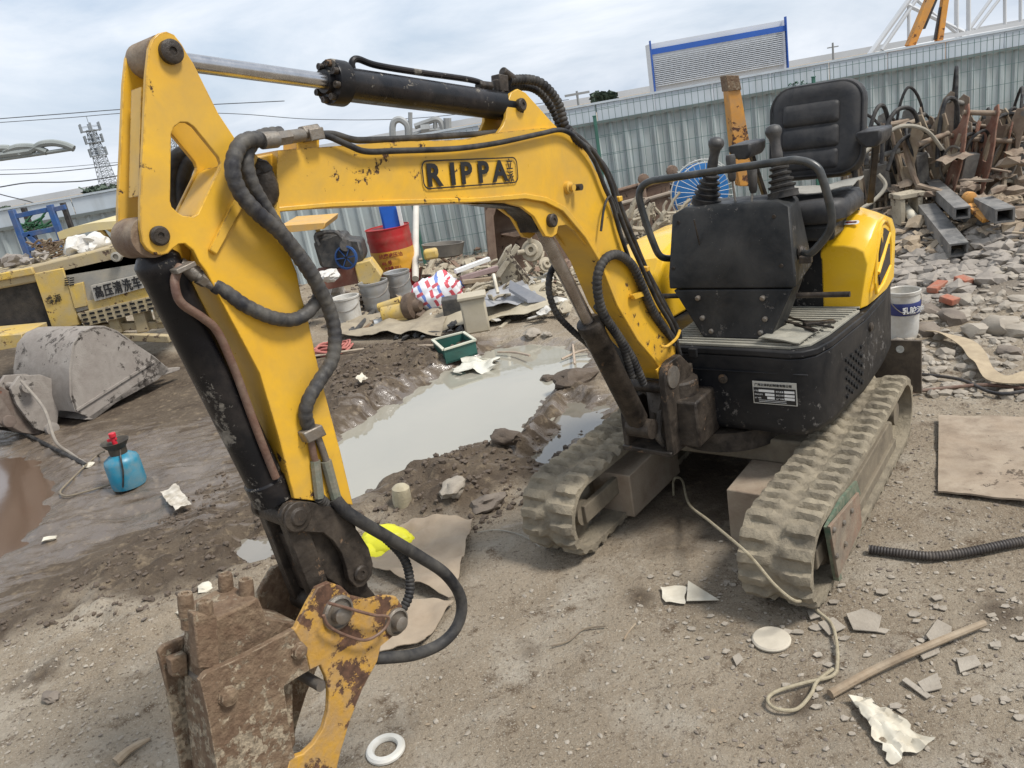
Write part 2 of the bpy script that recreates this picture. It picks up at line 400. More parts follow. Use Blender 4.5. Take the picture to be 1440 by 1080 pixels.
nx, ny = len(xs), len(ys)
me = bpy.data.meshes.new('ground'); co_ = np.stack([X, Y, Zg], -1).reshape(-1, 3)
me.vertices.add(nx*ny); me.vertices.foreach_set('co', co_.ravel())
ii = np.arange((nx-1)*(ny-1)); a = (ii//(nx-1))*nx+ii % (nx-1)
q = np.stack([a, a+1, a+nx+1, a+nx], -1)
me.loops.add(q.size); me.loops.foreach_set('vertex_index', q.ravel().astype(np.int32))
me.polygons.add(len(q)); me.polygons.foreach_set('loop_start', (np.arange(len(q))*4).astype(np.int32)); me.polygons.foreach_set('use_smooth', np.ones(len(q), bool))
me.update(); me.validate()
def soft(poly, wd, x=X, y=Y): return np.clip(.5-(sdist(x, y, poly)+(fbm(x, y, 2.5, 4, 5)-.5)*.5)/wd, 0, 1)
MUDA = gp([(-150, 480), (230, 500), (460, 480), (640, 470), (860, 500), (880, 600), (800, 640), (730, 700), (690, 740), (560, 745), (500, 730), (420, 790), (300, 850), (120, 850), (-200, 1000)])
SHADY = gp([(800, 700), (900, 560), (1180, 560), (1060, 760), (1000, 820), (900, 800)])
mud = np.maximum(soft(MUDA, .5), soft(SHADY, .5)*.75)  # mud, plus shade under the excavator painted in as the same dark colour
for (px, py, r_) in [(745, 915, .16), (1130, 985, .10), (900, 840, .14), (60, 955, .14), (1160, 560, .25), (1400, 860, .2)]:
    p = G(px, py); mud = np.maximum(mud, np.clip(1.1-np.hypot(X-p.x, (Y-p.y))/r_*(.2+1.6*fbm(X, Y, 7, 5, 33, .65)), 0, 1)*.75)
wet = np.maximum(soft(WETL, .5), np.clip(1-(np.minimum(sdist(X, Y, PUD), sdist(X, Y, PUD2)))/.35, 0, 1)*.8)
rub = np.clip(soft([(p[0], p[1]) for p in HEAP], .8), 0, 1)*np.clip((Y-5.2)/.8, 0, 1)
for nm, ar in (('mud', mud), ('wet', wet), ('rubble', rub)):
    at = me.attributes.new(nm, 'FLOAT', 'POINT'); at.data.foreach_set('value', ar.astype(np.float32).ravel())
gm = bpy.data.materials.new('ground_soil'); gm.use_nodes = True; nt = gm.node_tree; N = nt.nodes; L = nt.links; p = N['Principled BSDF']
tcg = N.new('ShaderNodeTexCoord')
def gnz(sc, det=8, rg=.6, dist=0):
    n = N.new('ShaderNodeTexNoise'); n.inputs['Scale'].default_value = sc; n.inputs['Detail'].default_value = det; n.inputs['Roughness'].default_value = rg; n.inputs['Distortion'].default_value = dist
    L.new(tcg.outputs['Object'], n.inputs['Vector']); return n.outputs['Fac']
def grp(f, a, b, c=0., d=1.):
    r_ = N.new('ShaderNodeMapRange'); r_.inputs['From Min'].default_value = a; r_.inputs['From Max'].default_value = b; r_.inputs['To Min'].default_value = c; r_.inputs['To Max'].default_value = d
    L.new(f, r_.inputs['Value']); return r_.outputs['Result']
def gmx(f, a, b):
    x = N.new('ShaderNodeMix'); x.data_type = 'RGBA'; L.new(f, x.inputs[0])
    for i, q in ((6, a), (7, b)):
        if isinstance(q, tuple): x.inputs[i].default_value = (*q, 1)
        else: L.new(q, x.inputs[i])
    return x.outputs[2]
def gat(nm):
    a = N.new('ShaderNodeAttribute'); a.attribute_name = nm; return a.outputs['Fac']
def gmath(op, a, b):
    m_ = N.new('ShaderNodeMath'); m_.operation = op
    for i, q in enumerate((a, b)):
        if isinstance(q, (int, float)): m_.inputs[i].default_value = q
        else: L.new(q, m_.inputs[i])
    return m_.outputs[0]
dry = gmx(grp(gnz(1.6, 9, .62), .38, .62), (.315, .262, .195), (.235, .187, .132))
dry = gmx(grp(gnz(2.7, 8, .6, .3), .5, .68), dry, (.375, .33, .265))
dry = gmx(grp(gnz(5.5, 9, .7), .56, .66), dry, (.12, .085, .055))
speck = gnz(95, 3, .6); dry = gmx(grp(speck, .60, .70), dry, (.42, .38, .31)); dry = gmx(grp(gnz(52, 5, .65), .56, .68), dry, (.11, .08, .055)); dry = gmx(grp(gnz(170, 3, .6), .56, .66), dry, (.36, .31, .24))
mud_shade_c = gmx(grp(gnz(3.3, 9, .65), .35, .65), (.135, .105, .075), (.075, .055, .039)); mud_shade_c = gmx(grp(gnz(14, 6, .6), .55, .68), mud_shade_c, (.2, .155, .105))
mud_shade_f = grp(gmath('ADD', gat('mud'), gmath('MULTIPLY', gmath('SUBTRACT', gnz(2.2, 8, .62), .5), 1.3)), .3, .75)
colr = gmx(mud_shade_f, dry, mud_shade_c)
colr = gmx(grp(gmath('ADD', gat('rubble'), gmath('MULTIPLY', gmath('SUBTRACT', gnz(3, 6), .5), 1.2)), .35, .7), colr, (.23, .195, .155))
L.new(colr, p.inputs['Base Color'])
mps = N.new('ShaderNodeMapping'); mps.inputs['Rotation'].default_value = (0, 0, -.5); mps.inputs['Scale'].default_value = (1.2, 5., 1); L.new(tcg.outputs['Object'], mps.inputs['Vector'])
ns_ = N.new('ShaderNodeTexNoise'); ns_.inputs['Scale'].default_value = 2.4; ns_.inputs['Detail'].default_value = 8; ns_.inputs['Roughness'].default_value = .62; L.new(mps.outputs['Vector'], ns_.inputs['Vector'])
wf = grp(gmath('ADD', gat('wet'), gmath('MULTIPLY', gmath('SUBTRACT', ns_.outputs['Fac'], .5), 3.2)), .45, .9)
colr = gmx(gmath('MULTIPLY', wf, .45), colr, (.15, .12, .095)); L.new(colr, p.inputs['Base Color'])
L.new(grp(wf, 0, 1, .92, .14), p.inputs['Roughness']); L.new(grp(wf, 0, 1, .22, .9), p.inputs['Specular IOR Level'])
b1 = N.new('ShaderNodeBump'); L.new(grp(wf, 0, 1, 1., .28), b1.inputs['Strength']); b1.inputs['Distance'].default_value = .028; L.new(gnz(28, 9, .68), b1.inputs['Height'])
b2 = N.new('ShaderNodeBump'); L.new(grp(wf, 0, 1, .7, .12), b2.inputs['Strength']); b2.inputs['Distance'].default_value = .006; L.new(gnz(130, 4, .6), b2.inputs['Height']); L.new(b1.outputs[0], b2.inputs['Normal'])
L.new(b2.outputs[0], p.inputs['Normal'])
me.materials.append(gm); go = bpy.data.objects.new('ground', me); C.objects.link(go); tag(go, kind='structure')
# puddle water
def water(name, zz, poly, col, rough=.03, grow=1.12):
    mt = bpy.data.materials.new(name); mt.use_nodes = True; p_ = mt.node_tree.nodes['Principled BSDF']; p_.inputs['Base Color'].default_value = (*col, 1)
    p_.inputs['Roughness'].default_value = rough; p_.inputs['IOR'].default_value = 2.0; p_.inputs['Specular IOR Level'].default_value = .5
    n = mt.node_tree.nodes.new('ShaderNodeTexNoise'); n.inputs['Scale'].default_value = 6; b = mt.node_tree.nodes.new('ShaderNodeBump'); b.inputs['Strength'].default_value = .08; b.inputs['Distance'].default_value = .01
    t = mt.node_tree.nodes.new('ShaderNodeTexCoord'); mt.node_tree.links.new(t.outputs['Object'], n.inputs['Vector'])
    mt.node_tree.links.new(n.outputs['Fac'], b.inputs['Height']); mt.node_tree.links.new(b.outputs[0], p_.inputs['Normal'])
    cx = sum(q[0] for q in poly)/len(poly); cy = sum(q[1] for q in poly)/len(poly); mb = MB()
    vs = [(cx+(q[0]-cx)*grow, cy+(q[1]-cy)*grow, zz) for q in poly]
    tr = tessellate_polygon([[Vector(v) for v in vs]]); mb.add(vs, [tuple(t_) for t_ in tr]); o = mb.build(name, mt, smooth=0); tag(o, kind='structure'); return o
water('puddle_water', -.052, PUD, (.30, .283, .23), grow=1.2); water('wheel_rut_puddle_water', -.052, PUD2, (.17, .155, .125), grow=1.3); water('small_puddle_water', -.05, PUD3, (.2, .18, .145), grow=1.9)
water('brown_puddle_water', -.06, BROWNP, (.115, .076, .052), .12, 1.4)

# ------------------------------------------------------------------ site hoarding
FY = 12.55
SHEET = mat('hoarding_sheet', (.42, .475, .48), (.36, .42, .43), ns=2, rough=.5, bump=.03, streak=((.30, .33, .32), .42, 3), dust=((.33, .34, .32), .4, 2))
SHEETT = mat('hoarding_top_sheet', (.52, .565, .60), (.45, .50, .54), ns=2, rough=.5, bump=.03, streak=((.36, .38, .38), .35, 3))
fence = thing('site_fence', 'long grey ribbed metal sheet fence running behind the scrap yard', 'fence', (0, FY, 0))
mb = MB(); x = -16.; prof = []
while x < 18:
    prof += [(x, 0), (x+.13, 0), (x+.155, -.028), (x+.2, -.028), (x+.225, 0)]; x += .225
vs = [(a_, FY+b_, -.1) for a_, b_ in prof]+[(a_, FY+b_, 1.64) for a_, b_ in prof]; n = len(prof)
mb.add(vs, [(i, i+1, i+1+n, i+n) for i in range(n-1)]); mb.build('ribbed_sheet', SHEET, fence, smooth=20)
mb = MB(); x = -16.; k = 0
while x < 18:
    mb.box((x+.445, FY+.02+(k % 2)*.004, 1.77), (.885, .03, .255)); x += .9; k += 1
mb.build('top_band', SHEETT, fence, bevel=.006)
MB().bar((-16, FY-.045, 1.635), (18, FY-.045, 1.635), .06, .045).build('rail', mat('fence_rail_steel', (.16, .18, .17), ns=4, rough=.6), fence)
MB().bar((-16, FY+.02, 1.915), (18, FY+.02, 1.915), .06, .03).build('cap_rail', SHEETT, fence)
for i in range(14): MB().box((-15+i*2.7, FY+.09, .9), (.08, .08, 1.9)).build('back_post', SHEETT, fence)
GRN = mat('green_wire_coat', (.05, .16, .12), (.04, .12, .09), ns=5, rough=.5)
WIRE = mat('wire_coat', (.12, .19, .18), ns=5, rough=.5)
mf_ = thing('mesh_fence', 'green welded wire mesh fence on green posts in front of the sheet fence', 'fence', (4, FY-.3, 0))
x0 = -1.0
for i, xa in enumerate((-1.0, 1.9, 5.2, 8.6)):
    mb = MB()
    for k in range(30 if i == 0 else 34):
        xx = xa+.03+k*.0965; mb.box((xx, FY-.3, .93+.02*(i % 2)), (.0065, .0065, 1.88))
    for zz in (.08, .35, .62, .89, 1.16, 1.43, 1.64, 1.82): mb.box((xa+1.65, FY-.305, zz+.02*(i % 2)), (3.28, .007, .007))
    mb.build('wire_panel', WIRE, mf_, smooth=0)
    mb = MB(); mb.box((xa, FY-.33, .87), (.045, .045, 1.74)); mb.box((xa, FY-.33, 1.745), (.055, .055, .015)); mb.build('post', GRN, mf_, bevel=.004)
# ------------------------------------------------------------------ the excavator
EX = thing('mini_excavator', 'yellow and black open-seat mini excavator with RIPPA on its boom', 'excavator', tuple(M(0, .9, 0)))
def P2(pts, t): return [BP(x, y, 0)+BN*t for x, y in pts]
def rnd_loop(pts, k=3): return pts
# tracks -------------------------------------------------------------
TL, TH, TW = 1.84, .405, .28; TR = TH/2
def belt(uc, label):
    """rubber belt around a flat oval with chevron lugs"""
    r = TR-.03; Ls = TL-2*TR; per = 2*Ls+2*math.pi*r
    def pos(s, off):
        s %= per
        if s < Ls: v, z, nv, nz_ = TR+s, r, 0, 1
        elif s < Ls+math.pi*r:
            a = (s-Ls)/r; v, z, nv, nz_ = TR+Ls+math.sin(a)*r, math.cos(a)*r, math.sin(a), math.cos(a)
        elif s < 2*Ls+math.pi*r: q = s-Ls-math.pi*r; v, z, nv, nz_ = TR+Ls-q, -r, 0, -1
        else:
            a = (s-2*Ls-math.pi*r)/r; v, z, nv, nz_ = TR-math.sin(a)*r, -math.cos(a)*r, -math.sin(a), -math.cos(a)
        sag = 0
        if s < Ls: sag = -.018*math.sin(math.pi*s/Ls)
        return v+nv*off, TR+z+nz_*off+sag
    K = 46*8; mb = MB(); nu = 16; vs = []
    for i in range(K):
        s = per*i/K; ph = (i % 8)/8
        for j in range(nu+1):
            w_ = j/nu*2-1; lug = 0
            half = 0 if w_ < 0 else .5
            p_ = (ph+half+abs(w_)*.10) % 1.
            e = min(max((.30-abs(p_-.5))/.09, 0), 1)
            lug = .030*e*(1 if abs(w_) > .13 else .35)*(1 if abs(w_) < .93 else .55)
            q_ = Vector((uc*7+w_*3, s*8, 0)); lug = lug*.85+.009*noise.noise(q_*1.7)+.006*noise.noise(q_*5)
            v, z = pos(s+.004*noise.noise(q_*2+Vector((5, 5, 5))), lug)
            vs.append(M(uc+w_*TW/2*(1 if abs(w_) < 1 else .995), v, z+.004))
    n = nu+1
    fs = [(i*n+j, i*n+j+1, ((i+1) % K)*n+j+1, ((i+1) % K)*n+j) for i in range(K) for j in range(nu)]
    o = len(vs); vi = []
    for i in range(K):
        s = per*i/K
        for w_ in (-1, 1): v, z = pos(s, -.022); vi.append(M(uc+w_*TW/2*.995, v, z+.004))
    fs2 = [(o+2*i, o+2*((i+1) % K), o+2*((i+1) % K)+1, o+2*i+1) for i in range(K)]
    fs3 = [(i*n, ((i+1) % K)*n, o+2*((i+1) % K), o+2*i) for i in range(K)]+[(i*n+nu, o+2*i+1, o+2*((i+1) % K)+1, ((i+1) % K)*n+nu) for i in range(K)]
    mb.add(vs+vi, fs+fs2+fs3)
    t = mb.build('track_belt', TRK, EX, smooth=50)
    # inner drive lugs
    mb = MB()
    for i in range(46):
        v, z = pos(per*i/46, -.035); v2, z2 = pos(per*i/46+.03, -.035)
        a_ = M(uc, v, z+.004); b_ = M(uc, v2, z2+.004); mb.bar(a_, b_, .05, .03)
    mb.build('guide_lug', TRKI, t)
    tag(t, label)
    return pos
pos = belt(.66-TW/2, 'dusty rubber track on the right of the photo')
belt(-.66+TW/2, 'dusty rubber track on the left of the photo')
for sg in (-1, 1):
    uc = sg*(.66-TW/2)
    mb = MB()      # roller frame: box with sloping top
    prof = [(.30, .10), (.34, .20), (.5, .265), (1.36, .275), (1.5, .22), (1.52, .10), (1.3, .075), (.5, .075)]
    for (ua, ub) in (((-.105, -.03) if sg < 0 else (.03, .105)),):
        mb.prism([M(uc+ua, v, z) for v, z in prof], MU*(ub-ua))
    fr = mb.build('track_frame', FRM, EX, bevel=.012)
    mb = MB(); mb.box(M(uc+sg*.11, .93, .10), (.02, 1.15, .05), (MU, MV_, Z)); mb.box(M(uc+sg*.11, .93, .255), (.02, .85, .03), (MU, MV_, Z)); mb.build('guard_strip', FRM, fr, bevel=.004)
    for v in (TR, TL-TR):
        mb = MB(); mb.lathe(M(uc-.045, v, TR), MU, [(.02, -.05), (.06, -.05), (.06, 0), (TR-.055, .0), (TR-.05, .01), (TR-.05, .08), (TR-.055, .09), (.06, .09), (.06, .14), (.02, .14)], 32)
        mb.build('idler_wheel' if v < 1 else 'drive_sprocket', FRM, EX, smooth=40)
    mb = MB()
    for v in (.42, .72, 1.02, 1.32): mb.cyl(M(uc+sg*.02, v, .085), M(uc+sg*.1, v, .085), .045)
    mb.build('bottom_roller', FRM, EX)
    mb = MB(); mb.bar(M(uc-.06, TR-.02, TR), M(uc-.06, .5, TR), .03, .09); mb.bar(M(uc+.1, TR-.02, TR), M(uc+.1, .5, TR), .03, .09)
    mb.build('idler_yoke', FRM, fr, bevel=.005)
# green-edged rusty plate leaning on the near track's side, muddy bolts
mb = MB(); a = [MUv(1163, 740, .675), MUv(1175, 812, .675), MUv(1208, 738, .675), MUv(1204, 692, .675)]
mb.prism(a, MU*.012); pl = mb.build('side_step_plate', mat('rusty_plate_side', (.20, .10, .06), (.15, .12, .09), ns=9, rough=.85, bump=.4, dust=((.26, .22, .16), .45, 14)), EX, bevel=.002)
mb = MB(); mb.prism([MUv(1158, 741, .662), MUv(1172, 816, .662), MUv(1176, 812, .662), MUv(1164, 739, .662)], MU*.022); mb.prism([MUv(1158, 741, .662), MUv(1164, 742, .662), MUv(1206, 694, .662), MUv(1201, 676, .662), MUv(1180, 700, .662)], MU*.012)
mb.build('green_edge', mat('green_glass_edge', (.03, .09, .06), (.10, .13, .09), ns=14, rough=.4, dust=((.3, .27, .2), .4, 20)), pl)
mb = MB()
for x_, y_ in [(1172, 745), (1176, 782), (1186, 735), (1188, 765), (1197, 718)]: mb.lathe(MUv(x_, y_, .688), MU, [(.012, 0), (.012, .006), (.005, .01)], 10)
mb.build('plate_bolt', STEEL, pl)
# undercarriage centre -----------------------------------------------
mb = MB(); mb.box(M(0, 1.0, .32), (.80, .36, .12), (MU, MV_, Z))
mb.build('cross_frame', FRM, EX, bevel=.01)
MB().cyl(M(0, .93, .36), M(0, .93, .455), .27, n=36).build('slew_ring', BLKG, EX)
mb = MB(); mb.box(M(0, 2.02, .33), (1.33, .018, .30), (MU, MV_, Z)); mb.box(M(0, 2.03, .19), (1.33, .03, .03), (MU, MV_, Z)); bl = mb.build('dozer_blade', mat('brown_blade_steel', (.075, .058, .042), (.055, .042, .032), ns=6, rough=.75, bump=.2, dust=((.2, .16, .11), .36, 9)), EX, bevel=.003)
MB().lathe(M(.56, 2.008, .43), -MV_, [(.02, 0), (.021, .004), (.013, .004), (.012, .001)], 20).build('hole_ring', mat('bare_pale_metal', (.6, .6, .55), rough=.5), bl)
mb = MB()
for u in (-.22, .22): mb.bar(M(u, 1.1, .26), M(u, 2.01, .3), .06, .08)
mb.build('blade_arm', FRM, bl, bevel=.006)
# upper body -----------------------------------------------------------
FP = [(-.06, .69), (.25, .685), (.40, .672), (.455, .69), (.50, .74), (.53, .85), (.572, 1.25), (.572, 1.6), (.555, 1.82), (.47, 1.96), (.3, 2.0), (-.3, 1.98), (-.52, 1.85), (-.62, 1.6), (-.65, 1.2), (-.63, .95), (-.55, .80), (-.42, .72), (-.25, .70)]
def loft(fp, levels, mb=None, cx=0, cy=1.3):
    mb = mb or MB(); n = len(fp); vs = []
    for z, sc in levels: vs += [M(cx+(u-cx)*sc, cy+(v-cy)*sc, z) for u, v in fp]
    fs = [(i*n+j, i*n+(j+1) % n, (i+1)*n+(j+1) % n, (i+1)*n+j) for i in range(len(levels)-1) for j in range(n)]
    return mb.add(vs, fs+[tuple(reversed(range(n))), tuple(range((len(levels)-1)*n, len(levels)*n))])
body = loft(FP, [(.455, .90), (.475, .965), (.52, 1.), (.835, 1.)]).build('lower_body', BLKH, EX, bevel=.006, smooth=50)
loft(FP, [(.838, 1.006), (.868, 1.006)]).build('deck_edge', BLKH, EX, bevel=.006)
# panel seam and step on the front
mb = MB(); mb.box(M(.2, .682, .765), (.55, .012, .007), (MU, MV_, Z)); mb.box(M(-.03, .678, .845), (.04, .02, .04), (MU, MV_, Z)); mb.build('panel_seam', BLKH, body, bevel=.003)
mb = MB(); mb.lathe(M(.10, .684, .725), -MV_, [(.022, 0), (.022, .004), (.012, .007), (.011, .002)], 18); mb.build('panel_plug', BLKG, body)
# vent holes on the near side
mb = MB()
for i in range(9):
    for j in range(4):
        v = 1.0+.06*j+(.03 if i % 2 else 0); z = .55+i*.022; u = .53+(v-.85)*.105+.002
        if (j == 3 and i % 2): continue
        mb.box(M(u, v, z), (.006, .026, .013), (MU, MV_, Z))
mb.build('vent_hole', mat('vent_dark', (.002, .002, .002), rough=.9, bump=0), body)
mb = MB(); mb.lathe(M(.570, 1.31, .78), MU, [(.022, 0), (.022, .012), (.01, .018)], 16); mb.build('cover_latch', BLKG, body)
# floor mat with ribs
FM = [(-.18, .71), (.40, .70), (.47, .75), (.505, .9), (.545, 1.25), (.30, 1.27), (.22, 1.35), (-.18, 1.3)]
mb = MB(); mb.prism([M(u, v, .869) for u, v in FM], Z*.012)
for k in range(17):
    v = .73+k*.034; uu = .43+(v-.7)*.19 if v > .75 else .40
    mb.box(M((uu-.17)/2, v, .884), (uu+.17, .014, .008), (MU, MV_, Z))
mb.build('floor_mat', RUBF, EX, bevel=.002)
mb = MB(); mb.sheet([M(.26, .72, .91), M(.44, .70, .90), M(.47, .93, .895), M(.32, .95, .90)], 8, 8, .006, 5, th=.006); mb.build('loose_mat_piece', RUBF, EX)
mb = MB(); mb.bar(M(.30, .98, .905), M(.47, .84, .91), .02, .008); mb.tube([M(.28, 1.06, .90), M(.40, .93, .92), M(.52, .92, .90)], .006, 6); mb.bar(M(.40, .90, .92), M(.50, 1.0, .905), .03, .012)
mb.build('foot_pedal', BLKG, EX, bevel=.002)
# rating plate
ax = MU; zz = Z
pc = M(.332, .6725, .672)
pc = M(.335, .668, .678)
npl = MB().box(pc, (.190, .003, .105), (MU, MV_, Z)).build('rating_plate', mat('plate_silver', (.50, .50, .47), (.42, .42, .39), ns=20, rough=.4, metal=.3, bump=.03), EX)
mb = MB(); mb.box(pc+Z*-.012-MV_*.0025, (.182, .001, .072), (MU, MV_, Z)); mb.build('plate_field', BLKT, npl)
mb = MB()
for (u0, u1, z0) in [(-.068, 0, .010), (-.040, 0, -.007), (-.032, 0, -.022), (.043, .086, .010), (.043, .086, -.007), (.043, .086, -.022)]:
    mb.box(pc+MU*((u0+u1)/2)+Z*z0-MV_*.004, (u1-u0, .001, .011), (MU, MV_, Z))
for z0 in (-.034, -.041): mb.box(pc+MU*-.01+Z*z0-MV_*.004, (.12, .001, .0015), (MU, MV_, Z))
mb.build('blank_box', WHT, npl)
text('广州立派机械制造有限公司', 'maker_line', BLKT, pc-MU*.086+Z*.032-MV_*.003, MU, Z, .0135, npl, .0005, .0003)
for i, (a_, b_) in enumerate([('产品型号', '整机重量'), ('发动机型号', '额定功率'), ('出厂编号', '出厂日期')]):
    text(a_, 'plate_caption', WHT, pc-MU*.088+Z*(.006-i*.0165)-MV_*.004, MU, Z, .0075, npl, .0003); text(b_, 'plate_caption', WHT, pc+MU*.006+Z*(.006-i*.0165)-MV_*.004, MU, Z, .0085, npl, .0003)
# console ---------------------------------------------------------------
cl = MB()
lo = [M(-.02, .775, .885), M(.29, .775, .885), M(.29, 1.0, .885), M(-.02, 1.0, .885)]
mi = [M(-.165, .815, 1.10), M(.385, .815, 1.10), M(.36, 1.10, 1.12), M(-.12, 1.10, 1.12)]
cl.hexa(lo+mi); c1 = cl.build('console_base', BLKC, EX, bevel=.006)
cu_ = MB(); a = [M(-.185, .815, 1.105), M(.40, .815, 1.105), M(.375, 1.13, 1.125), M(-.14, 1.13, 1.125)]
b = [M(-.185, .82, 1.165), M(.40, .82, 1.165), M(.375, 1.13, 1.165), M(-.14, 1.13, 1.165)]
c_ = [M(-.175, .90, 1.435), M(.365, .90, 1.435), M(.33, 1.13, 1.435), M(-.11, 1.13, 1.435)]
d_ = [M(-.12, .93, 1.462), M(.30, .93, 1.462), M(.30, 1.12, 1.462), M(-.07, 1.12, 1.462)]
cu_.add(a+b+c_+d_, [(3, 2, 1, 0)]+[(i*4+j, i*4+(j+1) % 4, i*4+4+(j+1) % 4, i*4+4+j) for i in range(3) for j in range(4)]+[(12, 13, 14, 15)])
console = cu_.build('console', BLKC, EX, bevel=.008)
mb = MB()
for (u, v, z) in [(-.04, .80, 1.065), (.26, .80, 1.065), (-.02, .786, .975), (.27, .786, .975), (.02, .780, .915), (.25, .778, .915)]:
    mb.lathe(M(u, v, z), -MV_, [(.012, -.01), (.012, .004), (.007, .008)], 12)
mb.build('console_bolt', STEEL, c1)
mb = MB()
for (u, z) in [(-.16, 1.2), (.34, 1.2), (-.14, 1.4), (.30, 1.4)]: mb.lathe(M(u, .82+(z-1.165)*.3, z), -MV_, [(.008, -.01), (.008, .006)], 10)
mb.box(M(-.035, .862, 1.30), (.003, .008, .25), (MU, (MV_*.96+Z*.28), (Z*.96-MV_*.28)))
mb.build('console_screw', BLKG, console)
# grab rail
rl = spl([M(-.20, .95, 1.22), M(-.23, .86, 1.25), M(-.25, .83, 1.33), M(-.285, .82, 1.50), M(-.28, .82, 1.57), M(-.225, .82, 1.605), M(-.1, .82, 1.612), M(.35, .82, 1.632), M(.44, .82, 1.628), M(.50, .82, 1.60), M(.525, .82, 1.55), M(.55, .83, 1.42), M(.54, .84, 1.34), M(.47, .86, 1.255), M(.43, .89, 1.235), M(.38, .95, 1.23)], 8)
MB().tube(rl, .0165, 14).build('grab_rail', mat('rail_black_paint', (.018, .021, .022), (.03, .033, .034), ns=8, rough=.35, bump=.05, dust=((.12, .115, .105), .33, 10)), EX)
mb = MB()
for u in (.395,): mb.lathe(M(u, .93, 1.232), MU, [(.03, -.01), (.03, .005), (.022, .008), (.022, .02)], 14)
mb.box(M(.43, .87, 1.215), (.05, .03, .03), (MU, MV_, Z)); mb.build('rail_clamp', BLKG, EX, bevel=.003)
MB().cyl(M(.38, .88, 1.055), M(.60, .88, 1.06), .012).build('foot_peg', BLKG, EX)
MB().cyl(M(-.16, .88, 1.055), M(-.38, .88, 1.05), .012).build('foot_peg', BLKG, EX)
# joysticks
def joystick(base, top, nm='joystick'):
    ax = (top-base).normalized(); L_ = (top-base).length
    prof = [(.066, -.02)]
    for i in range(5):
        r_ = .064-.006*i; h = i*.026; prof += [(r_, h), (r_+.002, h+.008), (r_-.014, h+.013), (r_-.014, h+.022)]
    prof += [(.03, .135)]
    b_ = MB().lathe(base, ax, prof, 24).build('lever_boot', RUB, EX, smooth=30)
    g = MB().lathe(base, ax, [(.008, .1), (.012, .13), (.0125, L_*.45), (.022, L_*.52), (.024, L_*.6), (.021, L_*.75), (.025, L_*.85), (.034, L_*.91), (.036, L_*.96), (.028, L_*1.02), (.01, L_*1.05)], 18).build(nm, mat('grip_plastic', (.02, .02, .021), (.035, .034, .033), ns=12, rough=.55, dust=((.12, .11, .1), .4, 15)), EX, smooth=50)
joystick(M(-.045, 1.0, 1.475), MV(1008, 197, 1.0))
joystick(M(.30, 1.02, 1.475), MV(1087, 180, 1.06))
for u, v, ux, hz in ((.10, .98, -.02, 1.62), (.185, .95, .01, 1.565)):
    mb = MB(); mb.cyl(M(u, v, 1.46), M(u+ux, v+.02, hz), .005); g = mb.build('lever_rod', STEEL, EX)
    a_ = M(u+ux*.6, v+.012, hz-.07); MB().lathe(a_, Z, [(.012, 0), (.018, .015), (.022, .10), (.018, .115)], 12).build('lever_knob', MATS['grip_plastic'], g)
# seat ------------------------------------------------------------------
def rrect(w, h, r, k=6):
    o = []
    for cx, cy, a0 in ((w/2-r, h/2-r, 0), (-w/2+r, h/2-r, 90), (-w/2+r, -h/2+r, 180), (w/2-r, -h/2+r, 270)):
        for i in range(k+1): a = R(a0+90*i/k); o.append((cx+r*math.cos(a), cy+r*math.sin(a)))
    return o
SB = MV(1149, 184, 1.62); sa = R(4)
SX = MU*math.cos(sa)-MV_*math.sin(sa); SX = MU.copy(); SZ = (Z*.975+MV_*.22).normalized(); SY = SZ.cross(SX).normalized()*1
def pad(c, w, h, r, prof, X_, Z_, Y_):   # prof: (scale inset, forward offset)
    vs = []; loops = []
    for ins, off in prof: vs += [c+X_*(x*(w-ins*2)/w)+Z_*(z*(h-ins*2)/h)+Y_*off for x, z in rrect(w, h, r)]
    n = len(rrect(w, h, r)); k = len(prof)
    return vs, [(i*n+j, i*n+(j+1) % n, (i+1)*n+(j+1) % n, (i+1)*n+j) for i in range(k-1) for j in range(n)]+[tuple(reversed(range(n))), tuple(range((k-1)*n, k*n))]
FWD = SX.cross(SZ); FWD = -FWD if FWD.dot(MV_) > 0 else FWD
seat = MB(); vs, fs = pad(SB, .44, .45, .10, [(.03, -.05), (.0, -.03), (0, .0), (.012, .035), (.05, .05), (.075, .044)], SX, SZ, FWD); seat.add(vs, fs)
back = seat.build('backrest', VINYL, EX, smooth=60)
mb = MB()
for zc, hh in ((.075, .105), (-.035, .105), (-.14, .095)):
    vs, fs = pad(SB+SZ*zc+FWD*.035-SX*.02, .27, hh, .02, [(.0, 0), (.002, .014), (.014, .024), (.035, .028)], SX, SZ, FWD); mb.add(vs, fs)
mb.build('back_cushion', VINYL, back, smooth=60)
mb = MB()
mb.tube([SB+SX*(x*1.0)+SZ*z*1.0+FWD*.032 for x, z in rrect(.43, .42, .1)+[rrect(.43, .42, .1)[0]]], .006, 6); mb.build('piping', VINYL, back)
SC = SB-SZ*.26+FWD*.20; SC.z = SB.z-.30
cy_ = -MV_
mb = MB(); vs, fs = pad(SC, .47, .44, .1, [(.03, -.07), (.0, -.05), (0, .0), (.015, .03), (.06, .04)], SX, MV_, Z); mb.add(vs, fs)
cush = mb.build('seat_cushion', VINYL, EX, smooth=60)
mb = MB(); mb.sheet([SC-SX*.20-MV_*.23+Z*.05, SC+SX*.25-MV_*.12+Z*.075, SC+SX*.25+MV_*.08+Z*.085, SC-SX*.12+MV_*.0+Z*.06], 12, 8, .012, 3, th=.004)
mb.build('dusty_seat_cloth', mat('dusty_card', (.30, .285, .25), (.22, .21, .185), ns=9, rough=.9, bump=.2), cush)
mb = MB(); mb.box(SC-Z*.11, (.36, .36, .08), (SX, MV_, Z)); mb.box(SC-Z*.2+MV_*.10-MU*.1, (.22, .3, .12), (SX, MV_, Z)); mb.build('seat_base', BLKC, EX, bevel=.02)
